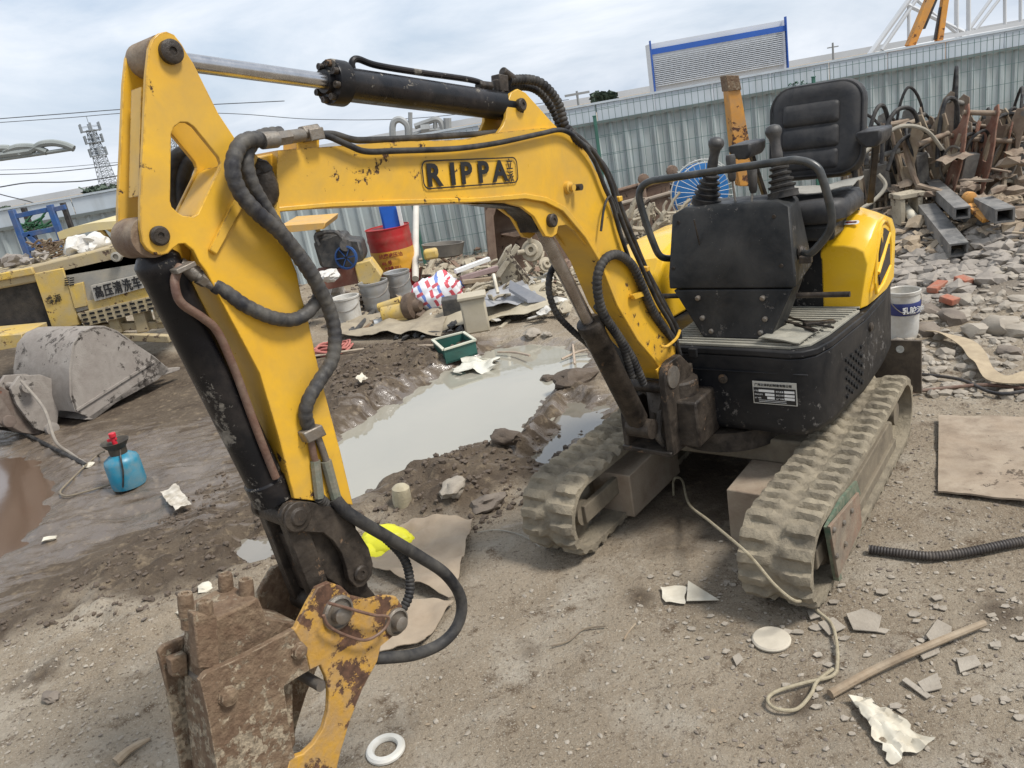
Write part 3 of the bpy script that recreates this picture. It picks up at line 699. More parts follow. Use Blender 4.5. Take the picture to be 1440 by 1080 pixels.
loft([(-.12, 1.28), (.40, 1.28), (.40, 1.8), (-.12, 1.8)], [(.87, 1), (1.12, 1), (1.2, .92)], cx=.15, cy=1.5).build('seat_box', BLKH, EX, bevel=.02)
for (px, py, ww) in ((1040, 214, .12), (1221, 196, .115)):
    c = MV(px, py, 1.45); mb = MB()
    mb.prism([c-MU*ww/2+Z*.035, c+MU*ww/2+Z*.035, c+MU*(ww/2-.005)-Z*.01, c+MU*ww*.28-Z*.04, c-MU*ww*.2-Z*.035, c-MU*ww/2+Z*.005], MV_*.22); mb.build('armrest', VINYL, EX, bevel=.012)
    MB().bar(c+MV_*.15-Z*.02, c+MV_*.22-Z*.32+(MU*.05 if px < 1100 else -MU*.05), .03, .02).build('armrest_bracket', BLKG, EX, bevel=.003)
mb = MB(); q = [M(.47, 1.5, .87), M(.47, 1.55, 1.35), M(.44, 1.62, 1.55)]; mb.tube(q, .014, 8); mb.build('seat_post', BLKG, EX)
# yellow covers ---------------------------------------------------------
def cover(sg):
    if sg > 0:
        rows = [  # v, outer u, inner u, top z(inner), top z(outer)
            (1.28, .575, .37, 1.175, 1.165), (1.33, .596, .365, 1.23, 1.215), (1.43, .606, .36, 1.30, 1.272), (1.62, .59, .36, 1.30, 1.26), (1.85, .575, .36, 1.24, 1.2), (1.95, .50, .36, 1.12, 1.10)]
    else:
        rows = [(1.0, -.665, -.33, 1.12, 1.08), (1.06, -.675, -.32, 1.20, 1.16), (1.3, -.69, -.3, 1.27, 1.23), (1.75, -.69, -.3, 1.27, 1.23), (1.95, -.65, -.3, 1.2, 1.15)]
    vs = []; n = 8
    for i, (v, uo, ui, zi, zo) in enumerate(rows):
        d = .05 if sg > 0 else -.05
        vs += [M(ui, v, .875), M(ui, v, zi-.03), M(ui+d*.6, v, zi), M((ui+uo)/2, v, (zi+zo)/2+.006), M(uo-d, v, zo), M(uo-d*.3, v, zo-.02), M(uo, v, zo-.08), M(uo-d*(.75 if i < 3 else .2), v, .875)]
    k = len(rows)
    fs = [(i*n+j, i*n+(j+1) % n, (i+1)*n+(j+1) % n, (i+1)*n+j) for i in range(k-1) for j in range(n)]+[tuple(range(n)), tuple(reversed(range((k-1)*n, k*n)))]
    o = MB().add(vs, fs).build('engine_cover' if sg > 0 else 'fuel_tank_cover', YELI, EX, bevel=.014, smooth=28, seg=3); return o
ec = cover(1); cover(-1)
# side vents with frame
GRI = mat('dark_grille', (.03, .022, .018), (.05, .035, .025), ns=40, rough=.7, bump=.4, bs=200)
for (v0, z0, v1, z1, v2, z2, v3, z3) in ((1.39, 1.07, 1.42, 1.175, 1.50, 1.205, 1.63, 1.16), (1.39, .96, 1.39, 1.0, 1.64, 1.10, 1.64, 1.0)):
    def uo(v, z): return .602-abs(v-1.45)*.07-.003
    pts = [M(uo(v, z), v, z) for v, z in ((v0, z0), (v1, z1), (v2, z2), (v3, z3))]
    MB().prism(pts, MU*.008).build('side_grille', GRI, ec)
fr_ = [(1.36, .93), (1.365, 1.06), (1.40, 1.20), (1.50, 1.235), (1.66, 1.18), (1.68, .98)]
mb = MB(); pp = [M(.598-abs(v-1.45)*.06, v, z) for v, z in fr_]; mb.tube(spl(pp, 2, True)+[pp[0]], .008, 8); mb.tube([M(.596, 1.38, 1.02), M(.59, 1.64, 1.15)], .010, 8)
mb.build('grille_frame', YELI, ec)
st_c = MV(1197, 317, 1.37)
upv = (MV_*.8+Z*.55).normalized(); nn = MU.cross(upv)
st = MB().prism([st_c+MU*x+upv*z+nn*.003 for x, z in rrect(.072, .024, .011)], nn*-.001); st.v = [tuple(Vector(v)+Vector((0, 0, .012))) for v in st.v]
so_ = st.build('sticker', WHT, ec, smooth=0)
mb = MB(); mb.prism([st_c+MU*x+upv*z+nn*.004+Z*.0122 for x, z in rrect(.05, .009, .003)], nn*.0005); mb.build('sticker_print', mat('red_print', (.35, .04, .04), (.03, .03, .03), ns=60, rough=.5, bump=0), so_, smooth=0)
# swing bracket ---------------------------------------------------------
br = MB()
def rtop(t, th, s0, s1, z0, z1, r):
    pts = [BF(s0, t, z0), BF(s1, t, z0), BF(s1, t, z1-r)]+[BF(s1-r+r*math.cos(R(a)), t, z1-r+r*math.sin(R(a))) for a in (30, 60, 90)]+[BF(s0+r, t, z1)]+[BF(s0, t, z1-r)]
    return br.prism(pts, BN*th)
rtop(.02, .035, -.19, .03, .44, .875, .07); rtop(-.205, .03, -.19, .03, .44, .66, .05)
br.box(BF(-.08, -.08, .45), (.24, .26, .025), (BD, BN, Z)); br.box(BF(-.2, -.09, .62), (.05, .28, .36), (BD, BN, Z))
sb = br.build('swing_bracket', BLKG, EX, bevel=.006)
mb = MB(); mb.cyl(BF(-.17, -.06, .47), BF(-.17, -.06, .80), .10, n=24); mb.tube(spl([BF(-.02, -.02, .47), BF(.02, -.02, .53), BF(-.02, -.03, .58), BF(-.06, -.03, .66)], 6), .016, 8)
mb.rock(BF(-.09, -.05, .66), (.07, .06, .09), 3, 2, .12); mb.build('swing_casting', mat('muddy_casting', (.05, .042, .035), (.1, .085, .07), ns=12, rough=.85, bump=.5), sb)
mb = MB(); mb.box(M(-.06, .62, .57), (.22, .26, .22), (MU, MV_, Z)); mb.cyl(M(-.08, .6, .47), M(-.08, .6, .75), .09); mb.build('swing_post', BLKG, EX, bevel=.01)
mb = MB(); mb.lathe(BF(-.035, .055, .80), BN, [(.05, 0), (.05, .006), (.02, .008)], 20); mb.build('bracket_pin', STEEL, sb)
# boom --------------------------------------------------------------------
BT = .14
OUT = [(392, 211), (452, 206.7), (560, 199), (655, 196), (704, 186), (760, 180), (788, 179), (801, 188.5), (825.4, 212.8), (842.8, 247.5), (856.7, 282), (870.6, 324), (888, 362), (905, 393), (930, 430), (950, 467), (951, 500), (944, 530), (937, 534),
       (920.8, 508), (896, 479), (866.7, 429), (841.7, 366.7), (822, 334), (804.6, 313.5), (790.7, 297), (766, 284), (738.6, 279.5), (676, 284), (560, 287.5), (470, 291), (388, 298)]
boom = MB().prism(P2(OUT, -.004), BN*-(BT-.008)).build('boom', YEL, EX, bevel=.004)
# side flanges along the edges: slightly proud plates
mb = MB()
LOW = [(388, 291), (470, 284), (560, 280.5), (676, 277.5), (738.6, 272), (768, 277), (795, 291), (809, 308), (826, 330), (846, 363), (871, 426), (900, 476), (924, 505), (941, 531),
       (937, 534), (920.8, 508), (896, 479), (866.7, 429), (841.7, 366.7), (822, 334), (804.6, 313.5), (790.7, 297), (766, 284.5), (738.6, 280), (676, 284.5), (560, 288), (470, 291.5), (388, 298.5)]
mb.prism(P2(LOW, -.006), BN*.010); mb.build('side_flange', YEL, boom, bevel=.003)
# lug plates under the knee for the boom cylinder
LUG = [(676, 284), (714, 285), (738, 291), (755, 304), (765, 322), (771, 332), (780, 334), (787, 328), (789, 318), (800, 316), (812, 325), (828, 345), (836, 352), (822, 320), (795, 290), (740, 276)]
mb = MB(); mb.prism(P2(LUG, -.012), BN*-.014); mb.prism(P2(LUG, -BT+.026), BN*-.014); mb.build('cylinder_lug', YEL, boom, bevel=.002)
INN = [(690, 286), (742, 292), (760, 310), (765, 326), (771, 300), (760, 285)]
MB().prism(P2(INN, -.03), BN*-.08).build('lug_web', BLKG, boom)
# top lug for the arm cylinder
TLG = [(704, 187), (712, 176), (716.5, 165), (718, 143), (723, 130), (733, 124), (743.8, 129.4), (759.4, 146.8), (778, 168), (800, 190), (790, 196), (720, 196)]
mb = MB(); mb.prism(P2(TLG, -.014), BN*-.015); mb.prism(P2(TLG, -.112), BN*-.015); mb.build('top_lug', YEL, boom, bevel=.003)
def pin(px, py, t0, t1, r, name, parent, m_=BLKG, head=0.004):
    a = BP(px, py, 0)+BN*t0; b = BP(px, py, 0)+BN*t1
    mb = MB(); mb.lathe(a, b-a, [(r, 0), (r, (b-a).length-head), (r*.8, (b-a).length), (r*.35, (b-a).length), (r*.3, (b-a).length-.004)], 22)
    return mb.build(name, m_, parent, smooth=40)
pin(735, 147, -.14, .004, .021, 'lug_pin', boom)
pin(777.5, 310, -.15, .008, .024, 'lug_pin', boom)
pin(930, 545, -.19, .05, .028, 'boom_foot_pin', boom)
mb = MB(); c = BP(799, 264, 0); mb.lathe(c-BN*.01, BN, [(.024, 0), (.022, .02), (.013, .024), (.013, .036), (.006, .036)], 18); mb.build('boss', YEL, boom)
mb = MB(); c = BP(806, 264, 0); mb.lathe(c+BN*.012, BN, [(.012, 0), (.012, .026), (.004, .026)], 14); mb.build('boss_bolt', BLKG, boom)
# foot: torn yellow side plate tip and clip
mb = MB(); mb.prism(P2([(920, 520), (946, 498), (952, 520), (944, 552), (938, 560), (930, 545)], .004), BN*.008); mb.build('torn_tip', YEL, boom, bevel=.001); mb = MB()
mb.tube(spl([BP(930, 487, .03), BP(938, 487, .05), BP(951, 476, .05), BP(956, 465, .03)], 5), .007, 8)
mb.build('pipe_clip', YEL, boom); mb = MB(); mb.prism(P2([(884, 415), (902, 408), (906, 414), (887, 421)], .002), BN*.02); mb.build('hose_bracket', YEL, boom, bevel=.002)
# boom nose going between the arm plates
NOSE = [(352, 232), (362, 222), (396, 213), (396, 296), (380, 290), (360, 270)]
mb = MB(); mb.prism(P2(NOSE, -.028), BN*-.078); mb.build('boom_nose', YEL, boom, bevel=.004)
# lettering
def decal():
    o = BP(660.5, 243, .004-.004); tl, tr = BP(593.5, 226), BP(727.5, 220.4); bl_, br_ = BP(593.5, 266.6), BP(727.5, 257)
    xd = ((tr+br_)/2-(tl+bl_)/2); W_ = xd.length; xd.normalize(); yd = BN.cross(xd).normalized(); yd = -yd if yd.z < 0 else yd; H_ = ((tl-bl_).length+(tr-br_).length)/2; c = (tl+tr+bl_+br_)/4
    mb = MB(); o1 = [c+xd*x+yd*y+BN*.0012 for x, y in rrect(W_, H_, .022)]; o2 = [c+xd*x+yd*y+BN*.0012 for x, y in rrect(W_-.008, H_-.008, .019)]
    mb.prism(o1, BN*.0008, [o2]); d = mb.build('decal', BLKT, boom, smooth=0)
    x0 = -W_/2+.012
    sz = H_*1.08
    k = W_/.33; x0 = -W_/2+.012*k; yo = -.0245*k
    for ch, xx in zip('RIPPA', (0, .0735, .110, .1695, .2245)):
        text(ch, 'letter', BLKT, c+xd*(x0+xx*k)+yd*(yo+.004*xx)+BN*.0016, xd, yd, .069*k, d, .0004, .0022*k, 1.12 if ch != 'I' else 1.25)
    text('立', 'letter', BLKT, c+xd*(W_/2-.043*k)+yd*(.004*k)+BN*.0016, xd, yd, .028*k, d, .0004, .0006, .9)
    text('派', 'letter', BLKT, c+xd*(W_/2-.042*k)-yd*(.026*k)+BN*.0016, xd, yd, .028*k, d, .0004, .0006, .9)
decal()
# arm ----------------------------------------------------------------------
def arc(cx, cy, r, a0, a1, k=8): return [(cx+r*math.cos(R(a0+(a1-a0)*i/k)), cy+r*math.sin(R(a0+(a1-a0)*i/k))) for i in range(k+1)]
UP = [(206, 70), (211, 57), (220, 48), (230.4, 45.7), (242, 50.6), (252.3, 63.8), (259.6, 76.9), (268.3, 90), (278.5, 110.4), (303.3, 160), (326.7, 195), (345, 205), (361.7, 224), (378, 250), (388, 282.5), (397, 340), (414, 384), (420, 416), (428.8, 445.4), (440.4, 500.8), (452, 547.5), (475.4, 635), (493, 709),
      (410, 700), (388, 611.7), (361.7, 524), (315, 436.7), (300, 408), (285.8, 381), (277, 369.6), (268.3, 352), (256.7, 342.7), (248, 343.3), (240.6, 349), (233.3, 356.5), (224, 359), (215, 358), (204, 351), (197, 340), (194, 320), (194, 282.5), (198.3, 195), (202, 107.5)]
HOLE = [(237.5, 190), (241, 180), (250, 173), (260, 173), (269, 179), (304, 222), (307, 230), (305, 238), (283, 284), (275, 301), (268, 305), (254, 304), (247, 300), (238, 291), (236, 283)]
AW = .128
mb = MB(); mb.prism(P2(UP, .012), BN*-.014, [P2(HOLE, .012)]); arm = mb.build('arm', YEL, EX, bevel=.002)
UPF = UP
mb = MB(); mb.prism(P2(UP, .012-AW+.014), BN*-.014, [P2(HOLE, .012-AW+.014)]); mb.build('far_side_plate', YEL, arm, bevel=.002)
BOXP = [(300, 330), (345, 300), (385, 300), (396, 342), (412, 384), (418.5, 416), (427, 446), (438.5, 501), (450, 548), (473, 635), (491, 708), (412, 699), (390, 611), (364, 524), (318, 437), (303, 408), (293, 385)]
mb = MB(); mb.prism(P2(BOXP, -.0025), BN*-(AW-.029-.001)); mb.build('box_section', YEL, arm)
WEB = [(201, 110), (209, 112), (206, 280), (200, 280)]
mb = MB(); mb.prism(P2([(205, 120), (212, 121), (208, 275), (201, 275)], -.022), BN*-.05)
mb.prism(P2([(307, 240), (318, 232), (300, 268), (283, 306), (275, 303)], -.0025), BN*-(AW-.03)); mb.build('web_plate', YEL, arm)
# stiffener bars on plate
mb = MB(); mb.prism(P2([(309, 236), (333, 280), (296, 356), (289, 352), (322, 284), (303, 243)][:0] or [(322, 283), (334, 278), (338, 286), (298, 359), (288, 352)], .012), BN*.012)
mb.build('stiffener', YEL, arm, bevel=.003)
MB().cyl(BP(232, 75)-BN*(AW-.02), BP(232, 75)-BN*.003, .040, n=26).build('rod_eye', mat('brown_casting', (.11, .065, .04), (.2, .14, .09), ns=12, rough=.7, bump=.4, dust=((.3, .24, .17), .4, 12)), EX)
pin(235, 75, -AW-.016, .03, .026, 'arm_pin', arm); pin(220, 332, -AW-.01, .024, .022, 'arm_pin', arm)
mb = MB(); mb.cyl(BP(214, 333)-BN*(AW-.02), BP(214, 333)-BN*.003, .046, n=26); mb.build('cylinder_eye', MATS['brown_casting'], EX)
mb = MB(); mb.rock(BP(376, 262, .012), (.028, .028, .05), 5, 2, .2); mb.rock(BP(370, 240, .01), (.02, .02, .03), 6, 2, .2); mb.build('grease_lump', BLKG, arm)
pin(368, 250, -AW-.01, .02, .028, 'arm_pivot_pin', arm)
# black arm end
END = [(404, 690), (490, 690), (499, 715), (512, 775), (522, 826), (548, 858), (546, 876), (532, 884), (516, 874), (496, 838), (462, 815), (444, 790), (432, 760)]
MB().prism(P2(END, -.012), BN*-(AW-.05)).build('arm_nose', BLKG, EX, bevel=.006)
# arm cylinder (top) ---------------------------------------------------
ct = -.058
A = BP(235, 75)+BN*ct; B_ = BP(735, 147)+BN*ct; ax = (B_-A).normalized(); LL = (B_-A).length
def at_px(px):   # distance along axis whose projection has x = px
    lo_, hi_ = 0, LL
    for _ in range(30):
        mid = (lo_+hi_)/2; q = A+ax*mid-EYE; x = 720+FPX*q.dot(XC)/q.dot(FW)
        if x < px: lo_ = mid
        else: hi_ = mid
    return lo_
dg_, de = at_px(462), at_px(717)
MB().cyl(A, A+ax*(dg_+.05), .021, n=28).build('arm_cylinder_rod', CHROME, EX)
cy = MB().lathe(A, ax, [(.03, dg_-.016), (.032, dg_), (.058, dg_), (.060, dg_+.006), (.060, dg_+.046), (.048, dg_+.05), (.0455, dg_+.056), (.0455, de), (.05, de+.002), (.05, de+.02), (.03, de+.03)], 40).build('arm_cylinder', BLK, EX, smooth=35)
MB().cyl(B_-BN*.035, B_+BN*.035, .04).build('cylinder_base_eye', BLKG, cy)
fa, fb = frame(ax); mb = MB()
for i in range(8):
    a = 2*math.pi*i/8+.3; c = A+ax*(dg_-.014)+fa*(.047*math.cos(a))+fb*(.047*math.sin(a)); mb.lathe(c, ax, [(.004, .001), (.0045, 0), (.0088, 0), (.0092, .002), (.0092, .016)], 12)
mb.build('gland_bolt', BLKG, cy)
q = lambda px, py, t: BP(px, py, t)
mb = MB(); mb.tube(spl([q(497, 100, ct), q(495, 88, ct), q(503, 83, ct), q(530, 92, ct), q(590, 102, ct), q(660, 112, ct), q(682, 119, ct)], 8), .0095, 10); mb.build('steel_oil_pipe', BLK, cy)
mb = MB(); mb.cyl(q(672, 120, ct), q(690, 122, ct), .017, n=6); mb.box(q(703, 118, ct), (.045, .04, .055), (ax, BN, ax.cross(BN))); mb.cyl(q(706, 100, ct), q(722, 112, ct), .016, n=12); mb.cyl(q(700, 112, ct), q(702, 135, ct), .02); mb.build('port_block', BLKG, cy, bevel=.004)
mb = MB(); mb.hose([q(715, 113, ct), q(745, 112, ct), q(765, 120, ct+.02), q(785, 145, ct+.03), q(796, 180, ct+.04), q(812, 200, ct+.05), q(835, 215, -.03)], .0155, ribs=.016); mb.build('cylinder_hose', RUB, EX)
mb = MB(); mb.hose([q(695, 130, -.09), q(735, 121, -.1), q(760, 130, -.1), q(778, 155, -.09), q(790, 180, -.07), q(812, 204, -.06)], .0145, ribs=.016); mb.build('cylinder_hose', RUB, EX)
# boom-top hoses ---------------------------------------------------------
def hz(pts, r, t, nm='hose', m_=RUB, ribs=0, depth=.12, parent=EX):
    tt = t if isinstance(t, (list, tuple)) else [t]*len(pts)
    return MB().hose([q(x, y, k) for (x, y), k in zip(pts, tt)], r, 12, ribs, depth).build(nm, m_, parent)
hz([(452, 190), (465, 193), (490, 204), (515, 213), (560, 212), (640, 209), (700, 201), (760, 188), (790, 183), (812, 196), (835, 225), (850, 262), (862, 290), (873, 330), (893, 385), (915, 430), (935, 462), (948, 485)], .0085, .015)
hz([(452, 189), (470, 189), (495, 196), (520, 197), (600, 193), (690, 187), (760, 180), (790, 180), (818, 196), (845, 228), (860, 262), (868, 292), (884, 335), (902, 375), (925, 425), (945, 460), (957, 500)], .0095, [.0, -.01, -.03, -.04, -.04, -.05, -.05, -.04, -.02, 0, .01, .012, .012, .012, .012, .01, .01])
hz([(800, 180), (822, 205), (848, 232), (863, 262), (872, 290), (890, 335), (908, 378), (930, 425), (952, 462), (962, 500)], .012, -.05)
hz([(810, 190), (830, 212), (852, 242), (866, 275), (878, 310), (896, 352), (912, 385), (936, 430), (956, 470)], .011, -.09)
hz([(845, 325), (850, 290), (858, 276), (866, 290), (868, 300)], .005, .02)
mb = MB(); mb.box(q(866, 280, -.02), (.025, .05, .02), (BD, BN, Z)); mb.box(q(905, 378, -.03), (.025, .05, .02), (BD, BN, Z)); mb.build('hose_clamp', YEL, boom, bevel=.003)
# big hoses on arm ---------------------------------------------------------
mb = MB()
mb.box(q(437, 190, .0), (.045, .06, .03), (BD, BN, Z)); mb.cyl(q(446, 183, .0), q(424, 187, .01), .018, n=6); mb.build('hose_block', STEEL, EX, bevel=.003)
MB().prism(P2([(420, 200), (428, 194), (452, 194), (452, 207), (420, 209)], -.01), BN*-.06).build('block_bracket', YEL, boom)
mb = MB(); mb.cyl(q(424, 190, .02), q(398, 194, .045), .0165, n=16); mb.cyl(q(405, 193, .04), q(386, 196, .055), .019, n=6); mb.cyl(q(388, 196, .055), q(368, 198, .06), .020, n=20); mb.build('hose_fitting', STEEL, EX, smooth=30)
hz([(372, 197), (352, 196), (336, 206), (327, 238), (338, 271), (362, 299), (398, 331), (431.7, 377), (450, 407.5), (463.7, 436.7), (471, 471.7), (466.7, 506.7), (449, 535.8), (434, 562), (429.5, 582.5), (434.6, 602)], .0185, [.055, .06, .065, .07, .07, .07, .065, .06, .055, .05, .05, .05, .045, .04, .03, .02], 'wrapped_hose', WRAP, .022, .045)
hz([(394, 188), (368, 192), (350, 208), (347, 232), (356, 262), (378, 300), (400, 333), (424, 362), (443, 392), (449, 415), (441, 430), (428, 443), (408, 450), (379, 445.4), (344, 429), (321, 413), (300, 400)], .0175, [.02, .03, .04, .05, .05, .045, .04, .035, .03, .03, .03, .03, .03, .03, .02, .01, .0], 'wrapped_hose', WRAP, .022, .045)
mb = MB(); mb.cyl(q(304, 402, 0), q(272, 384, -.02), .0155, n=16); mb.cyl(q(290, 395, -.01), q(280, 389, -.01), .019, n=6); mb.cyl(q(276, 386, -.02), q(252, 373, -.03), .02, n=16); mb.build('hose_fitting', STEEL, EX, smooth=30)
RUSTP = mat('rusty_pipe', (.10, .05, .035), (.16, .09, .06), ns=16, rough=.6, bump=.3, dust=((.2, .15, .11), .36, 20))
hz([(254, 374), (248, 385), (246, 402), (255, 426), (285, 447), (306, 467), (330, 520), (352, 580), (373, 635), (388, 672)], .0105, [-.005, .0, .008, .010, .008, .004, .0, .0, .0, .0], 'rusty_oil_pipe', RUSTP)
hz([(262, 215), (250, 222), (243, 245), (242, 272), (250, 300), (262, 330)], .021, -.20); hz([(276, 222), (264, 232), (257, 255), (258, 285), (268, 312)], .018, -.18)
mb = MB(); mb.box(q(437, 609, .02), (.06, .045, .035), (BD, BN, (Z*.96+BD*.2))); mb.cyl(q(434, 596, .02), q(436, 606, .02), .018, n=6); mb.build('hose_block', STEEL, arm, bevel=.004)
hz([(436, 612), (441, 640), (447, 662), (450, 690)], .010, .02, 'steel_oil_pipe', RUSTP); hz([(446, 612), (456, 640), (464, 668), (470, 700)], .010, .022, 'steel_oil_pipe', STEEL)
mb = MB(); mb.cyl(q(443, 648, .02), q(449, 700, .02), .014, n=8); mb.cyl(q(458, 648, .022), q(472, 700, .022), .0155, n=10); mb.build('hose_fitting', mat('verdigris_fitting', (.17, .19, .15), (.24, .22, .17), ns=25, rough=.6, metal=.4, bump=.3), EX, smooth=30)
hz([(470, 700), (484, 717), (503.7, 731), (546, 756), (589, 782), (627, 808), (648, 841.5), (645, 875.5), (623, 903), (584.6, 920), (542, 925), (508, 926)], .0185, [.02, .03, .04, .04, .05, .06, .06, .06, .05, .04, .03, -.02], 'oil_hose', RUB)
hz([(449, 700), (470, 716), (520, 740), (548, 762), (568, 785), (576, 812), (575, 838), (563, 860), (546, 873)], .0135, [.02, .0, .0, .0, .01, .02, .03, .03, .02], 'ribbed_hose', RUB, .012, .12)
# bucket cylinder ---------------------------------------------------------
A = BP(220, 332)+BN*ct; B2 = BP(411, 724)+BN*ct; ax2 = (B2-A).normalized(); L2 = (B2-A).length
bc = MB().lathe(A, ax2, [(.03, .03), (.05, .055), (.053, .06), (.053, .085), (.0505, .09), (.0505, L2-.11), (.056, L2-.105), (.056, L2-.045), (.04, L2-.04)], 36).build('bucket_cylinder', BLK, EX, smooth=35)
MB().cyl(A+ax2*(L2-.08), B2, .025).build('bucket_cylinder_rod', CHROME, EX)
mb = MB(); f2 = ax2.cross(BN); mb.box(A+ax2*.085+BN*.03-f2*.02, (.012, .11, .05), (ax2, BN, f2)); mb.build('pipe_saddle', STEEL, bc, bevel=.002)
# linkage --------------------------------------------------------------------
mb = MB(); mb.cyl(B2-BN*.085, B2+BN*.085, .036, n=24); mb.lathe(B2+BN*.075, BN, [(.042, 0), (.042, .012), (.024, .014), (.023, .02), (.008, .02)], 24)
D1 = BP(459, 854)+BN*ct
mb.cyl(D1-BN*.075, D1+BN*.055, .034, n=24); axl = (D1-B2).normalized(); fl = axl.cross(BN).normalized()
for t_ in (-.055, .045): mb.hexa([B2+BN*(t_-.016)-fl*.03, B2+BN*(t_+.016)-fl*.03, B2+BN*(t_+.016)+fl*.03, B2+BN*(t_-.016)+fl*.03, D1+BN*(t_-.016)-fl*.03, D1+BN*(t_+.016)-fl*.03, D1+BN*(t_+.016)+fl*.03, D1+BN*(t_-.016)+fl*.03])
mb.box((B2*.45+D1*.55), ((D1-B2).length*.6, .08, .018), (axl, BN, fl))
mb.build('bucket_link', BLKG, EX, bevel=.006, smooth=40)
LEV = arc(410, 724, 21, 150, 270, 6)+[(430, 704), (455, 709), (478, 722), (497, 745), (512, 768), (518, 790), (517, 806), (505, 822), (494, 824), (484, 812), (481, 795), (474, 775), (462, 758), (448, 747), (428, 746), (410, 745)]
mb = MB()
for t_ in (.004, -.128): mb.prism(P2(LEV, t_+.018), BN*-.02)
lv = mb.build('rocker_lever', BLKG, EX, bevel=.004)
pin(500, 803, -.15, .032, .024, 'lever_pin', lv); pin(410, 724, -.15, .030, .026, 'lever_pin', lv)
# breaker bracket --------------------------------------------------------------
BR = [(267, 948), (276, 937), (329, 914), (401.5, 875.5), (418.5, 841.5), (431, 820), (448, 812.5), (465, 818), (478, 831), (503.7, 837), (525, 831), (542, 833), (550.5, 845.7), (550.5, 867), (542, 884), (520.7, 901), (516, 922), (495, 960.7), (478, 1003), (465, 1046), (457, 1080), (448, 1150), (425, 1185), (318, 1185), (305, 1150), (293, 1080), (278, 995)]
BH = [(384, 956), (400, 946), (420, 934), (435.5, 926.6), (444, 945), (448, 965), (447, 990), (440, 1016), (427, 1036), (412, 1050), (400, 1054), (396, 1040), (390, 1000)]
YB = [(398, 878), (401.5, 875.5)]+BR[4:23]+[(360, 1184), (380, 1110), (392, 1060), (400, 1054)]+BH[9:2:-1]+[(420, 934), (414, 905)]
mb = MB(); mb.prism(P2(YB, .05), BN*-.018); bk = mb.build('breaker_bracket', YELR, EX, bevel=.003)
rp = [(267, 948), (276, 937), (329, 914), (398, 878), (404, 905), (376, 950), (384, 1000), (392, 1060), (380, 1110), (360, 1184), (318, 1185), (305, 1150), (293, 1080), (278, 995)]
rp = [(267, 948), (276, 937), (329, 914), (398, 878), (414, 905), (420, 934), (400, 946), (384, 956), (390, 1000), (396, 1040), (400, 1054), (392, 1060), (380, 1110), (360, 1184), (318, 1185), (305, 1150), (293, 1080), (278, 995)]
MB().prism(P2(rp, .0505), BN*-.019).build('rusty_wear_plate', RUSTY, bk, bevel=.001)
mb = MB(); mb.prism(P2(BR, -.165), BN*-.018, [P2(BH, -.165)]); mb.build('far_bracket_plate', RUSTY, bk, bevel=.003)
for (px, py, r_) in ((459, 854, .026), (541, 867, .022)):
    mb = MB(); c = BP(px, py)+BN*.05; mb.lathe(c, BN, [(r_*1.9, 0), (r_*1.9, .008), (r_*1.6, .012), (r_*1.5, .005), (r_, .005), (r_, .03), (r_*.7, .034)], 24); mb.build('bracket_pin', STEEL, bk)
for (px, py, r_) in ((404, 906, .020), (305, 968, .023)):
    mb = MB(); mb.lathe(BP(px, py)+BN*.05, BN, [(r_*1.15, 0), (r_*1.15, .004), (r_, .005), (r_, .016), (r_*.6, .02)], 8); mb.build('bracket_bolt', RUSTY, bk)
MB().tube(spl([BP(462, 848, .09), BP(495, 857, .09), BP(525, 865, .09), BP(546, 868, .09), BP(540, 885, .085), BP(515, 900, .08), BP(485, 893, .08), BP(462, 880, .085), BP(455, 865, .09)], 8), .0045, 8).build('retaining_wire', RUSTP, bk)
# breaker body between plates
def bb(x0, y0, x1, y1, t0, t1, n_, m_, bev=.004):
    a = BP(x0, y0)+BN*t0; b = BP(x1, y0)+BN*t0; c = BP(x1, y1)+BN*t0; d = BP(x0, y1)+BN*t0
    return MB().prism([a, b, c, d], BN*(t1-t0)).build(n_, m_, bk, bevel=bev)
body_pts = [(300, 874), (366, 842), (378, 872), (430, 880), (440, 925), (414, 945), (414, 1000), (418, 1045), (395, 1100), (366, 1180), (318, 1180), (300, 1000)]
MB().prism(P2(body_pts, -.005), BN*-.15).build('breaker_body', RUSTY, bk, bevel=.006)
# bolts standing on the top plate
upb = (BP(297, 925)-BP(302, 985)).normalized()
def bolt(c, r_, h):
    MB().lathe(c-upb*.05, upb, [(r_*.85, 0), (r_*.85, .03), (r_, .032), (r_*1.05, .06), (r_, h+.02), (r_*.9, h+.028), (r_*.55, h+.028), (r_*.5, h+.022)], 14).build('clamp_bolt', RUSTY, bk, smooth=30)
blk = MB(); c0 = BP(292, 900, .0); sx = BD; 
blk.prism([BP(262, 856, -.10), BP(285, 863, -.10), BP(296, 935, -.10), BP(268, 935, -.10)], BN*.06)
blk.prism([BP(262, 856, .0), BP(295, 860, .0), BP(300, 935, .0), BP(270, 935, .0)], BN*.035)
blk.build('clamp_block', RUSTY, bk, bevel=.005)
for (px, py, t_) in ((289, 868, .015), (262, 857, -.075), (318, 828, -.13), (347, 836, -.06)): bolt(BP(px, py, t_), .019, .065)
MB().cyl(BP(305, 968)+BN*.05, BP(305, 968)-BN*.17, .013).build('through_bolt', STEEL, bk)
MB().cyl(BP(440, 958)+BN*.04, BP(440, 958)-BN*.17, .016).build('through_bolt', STEEL, bk)
mb = MB(); mb.prism(P2([(272, 950), (296, 940), (298, 974), (276, 976)], -.15), BN*.03); mb.build('spacer_block', RUSTY, bk, bevel=.004)
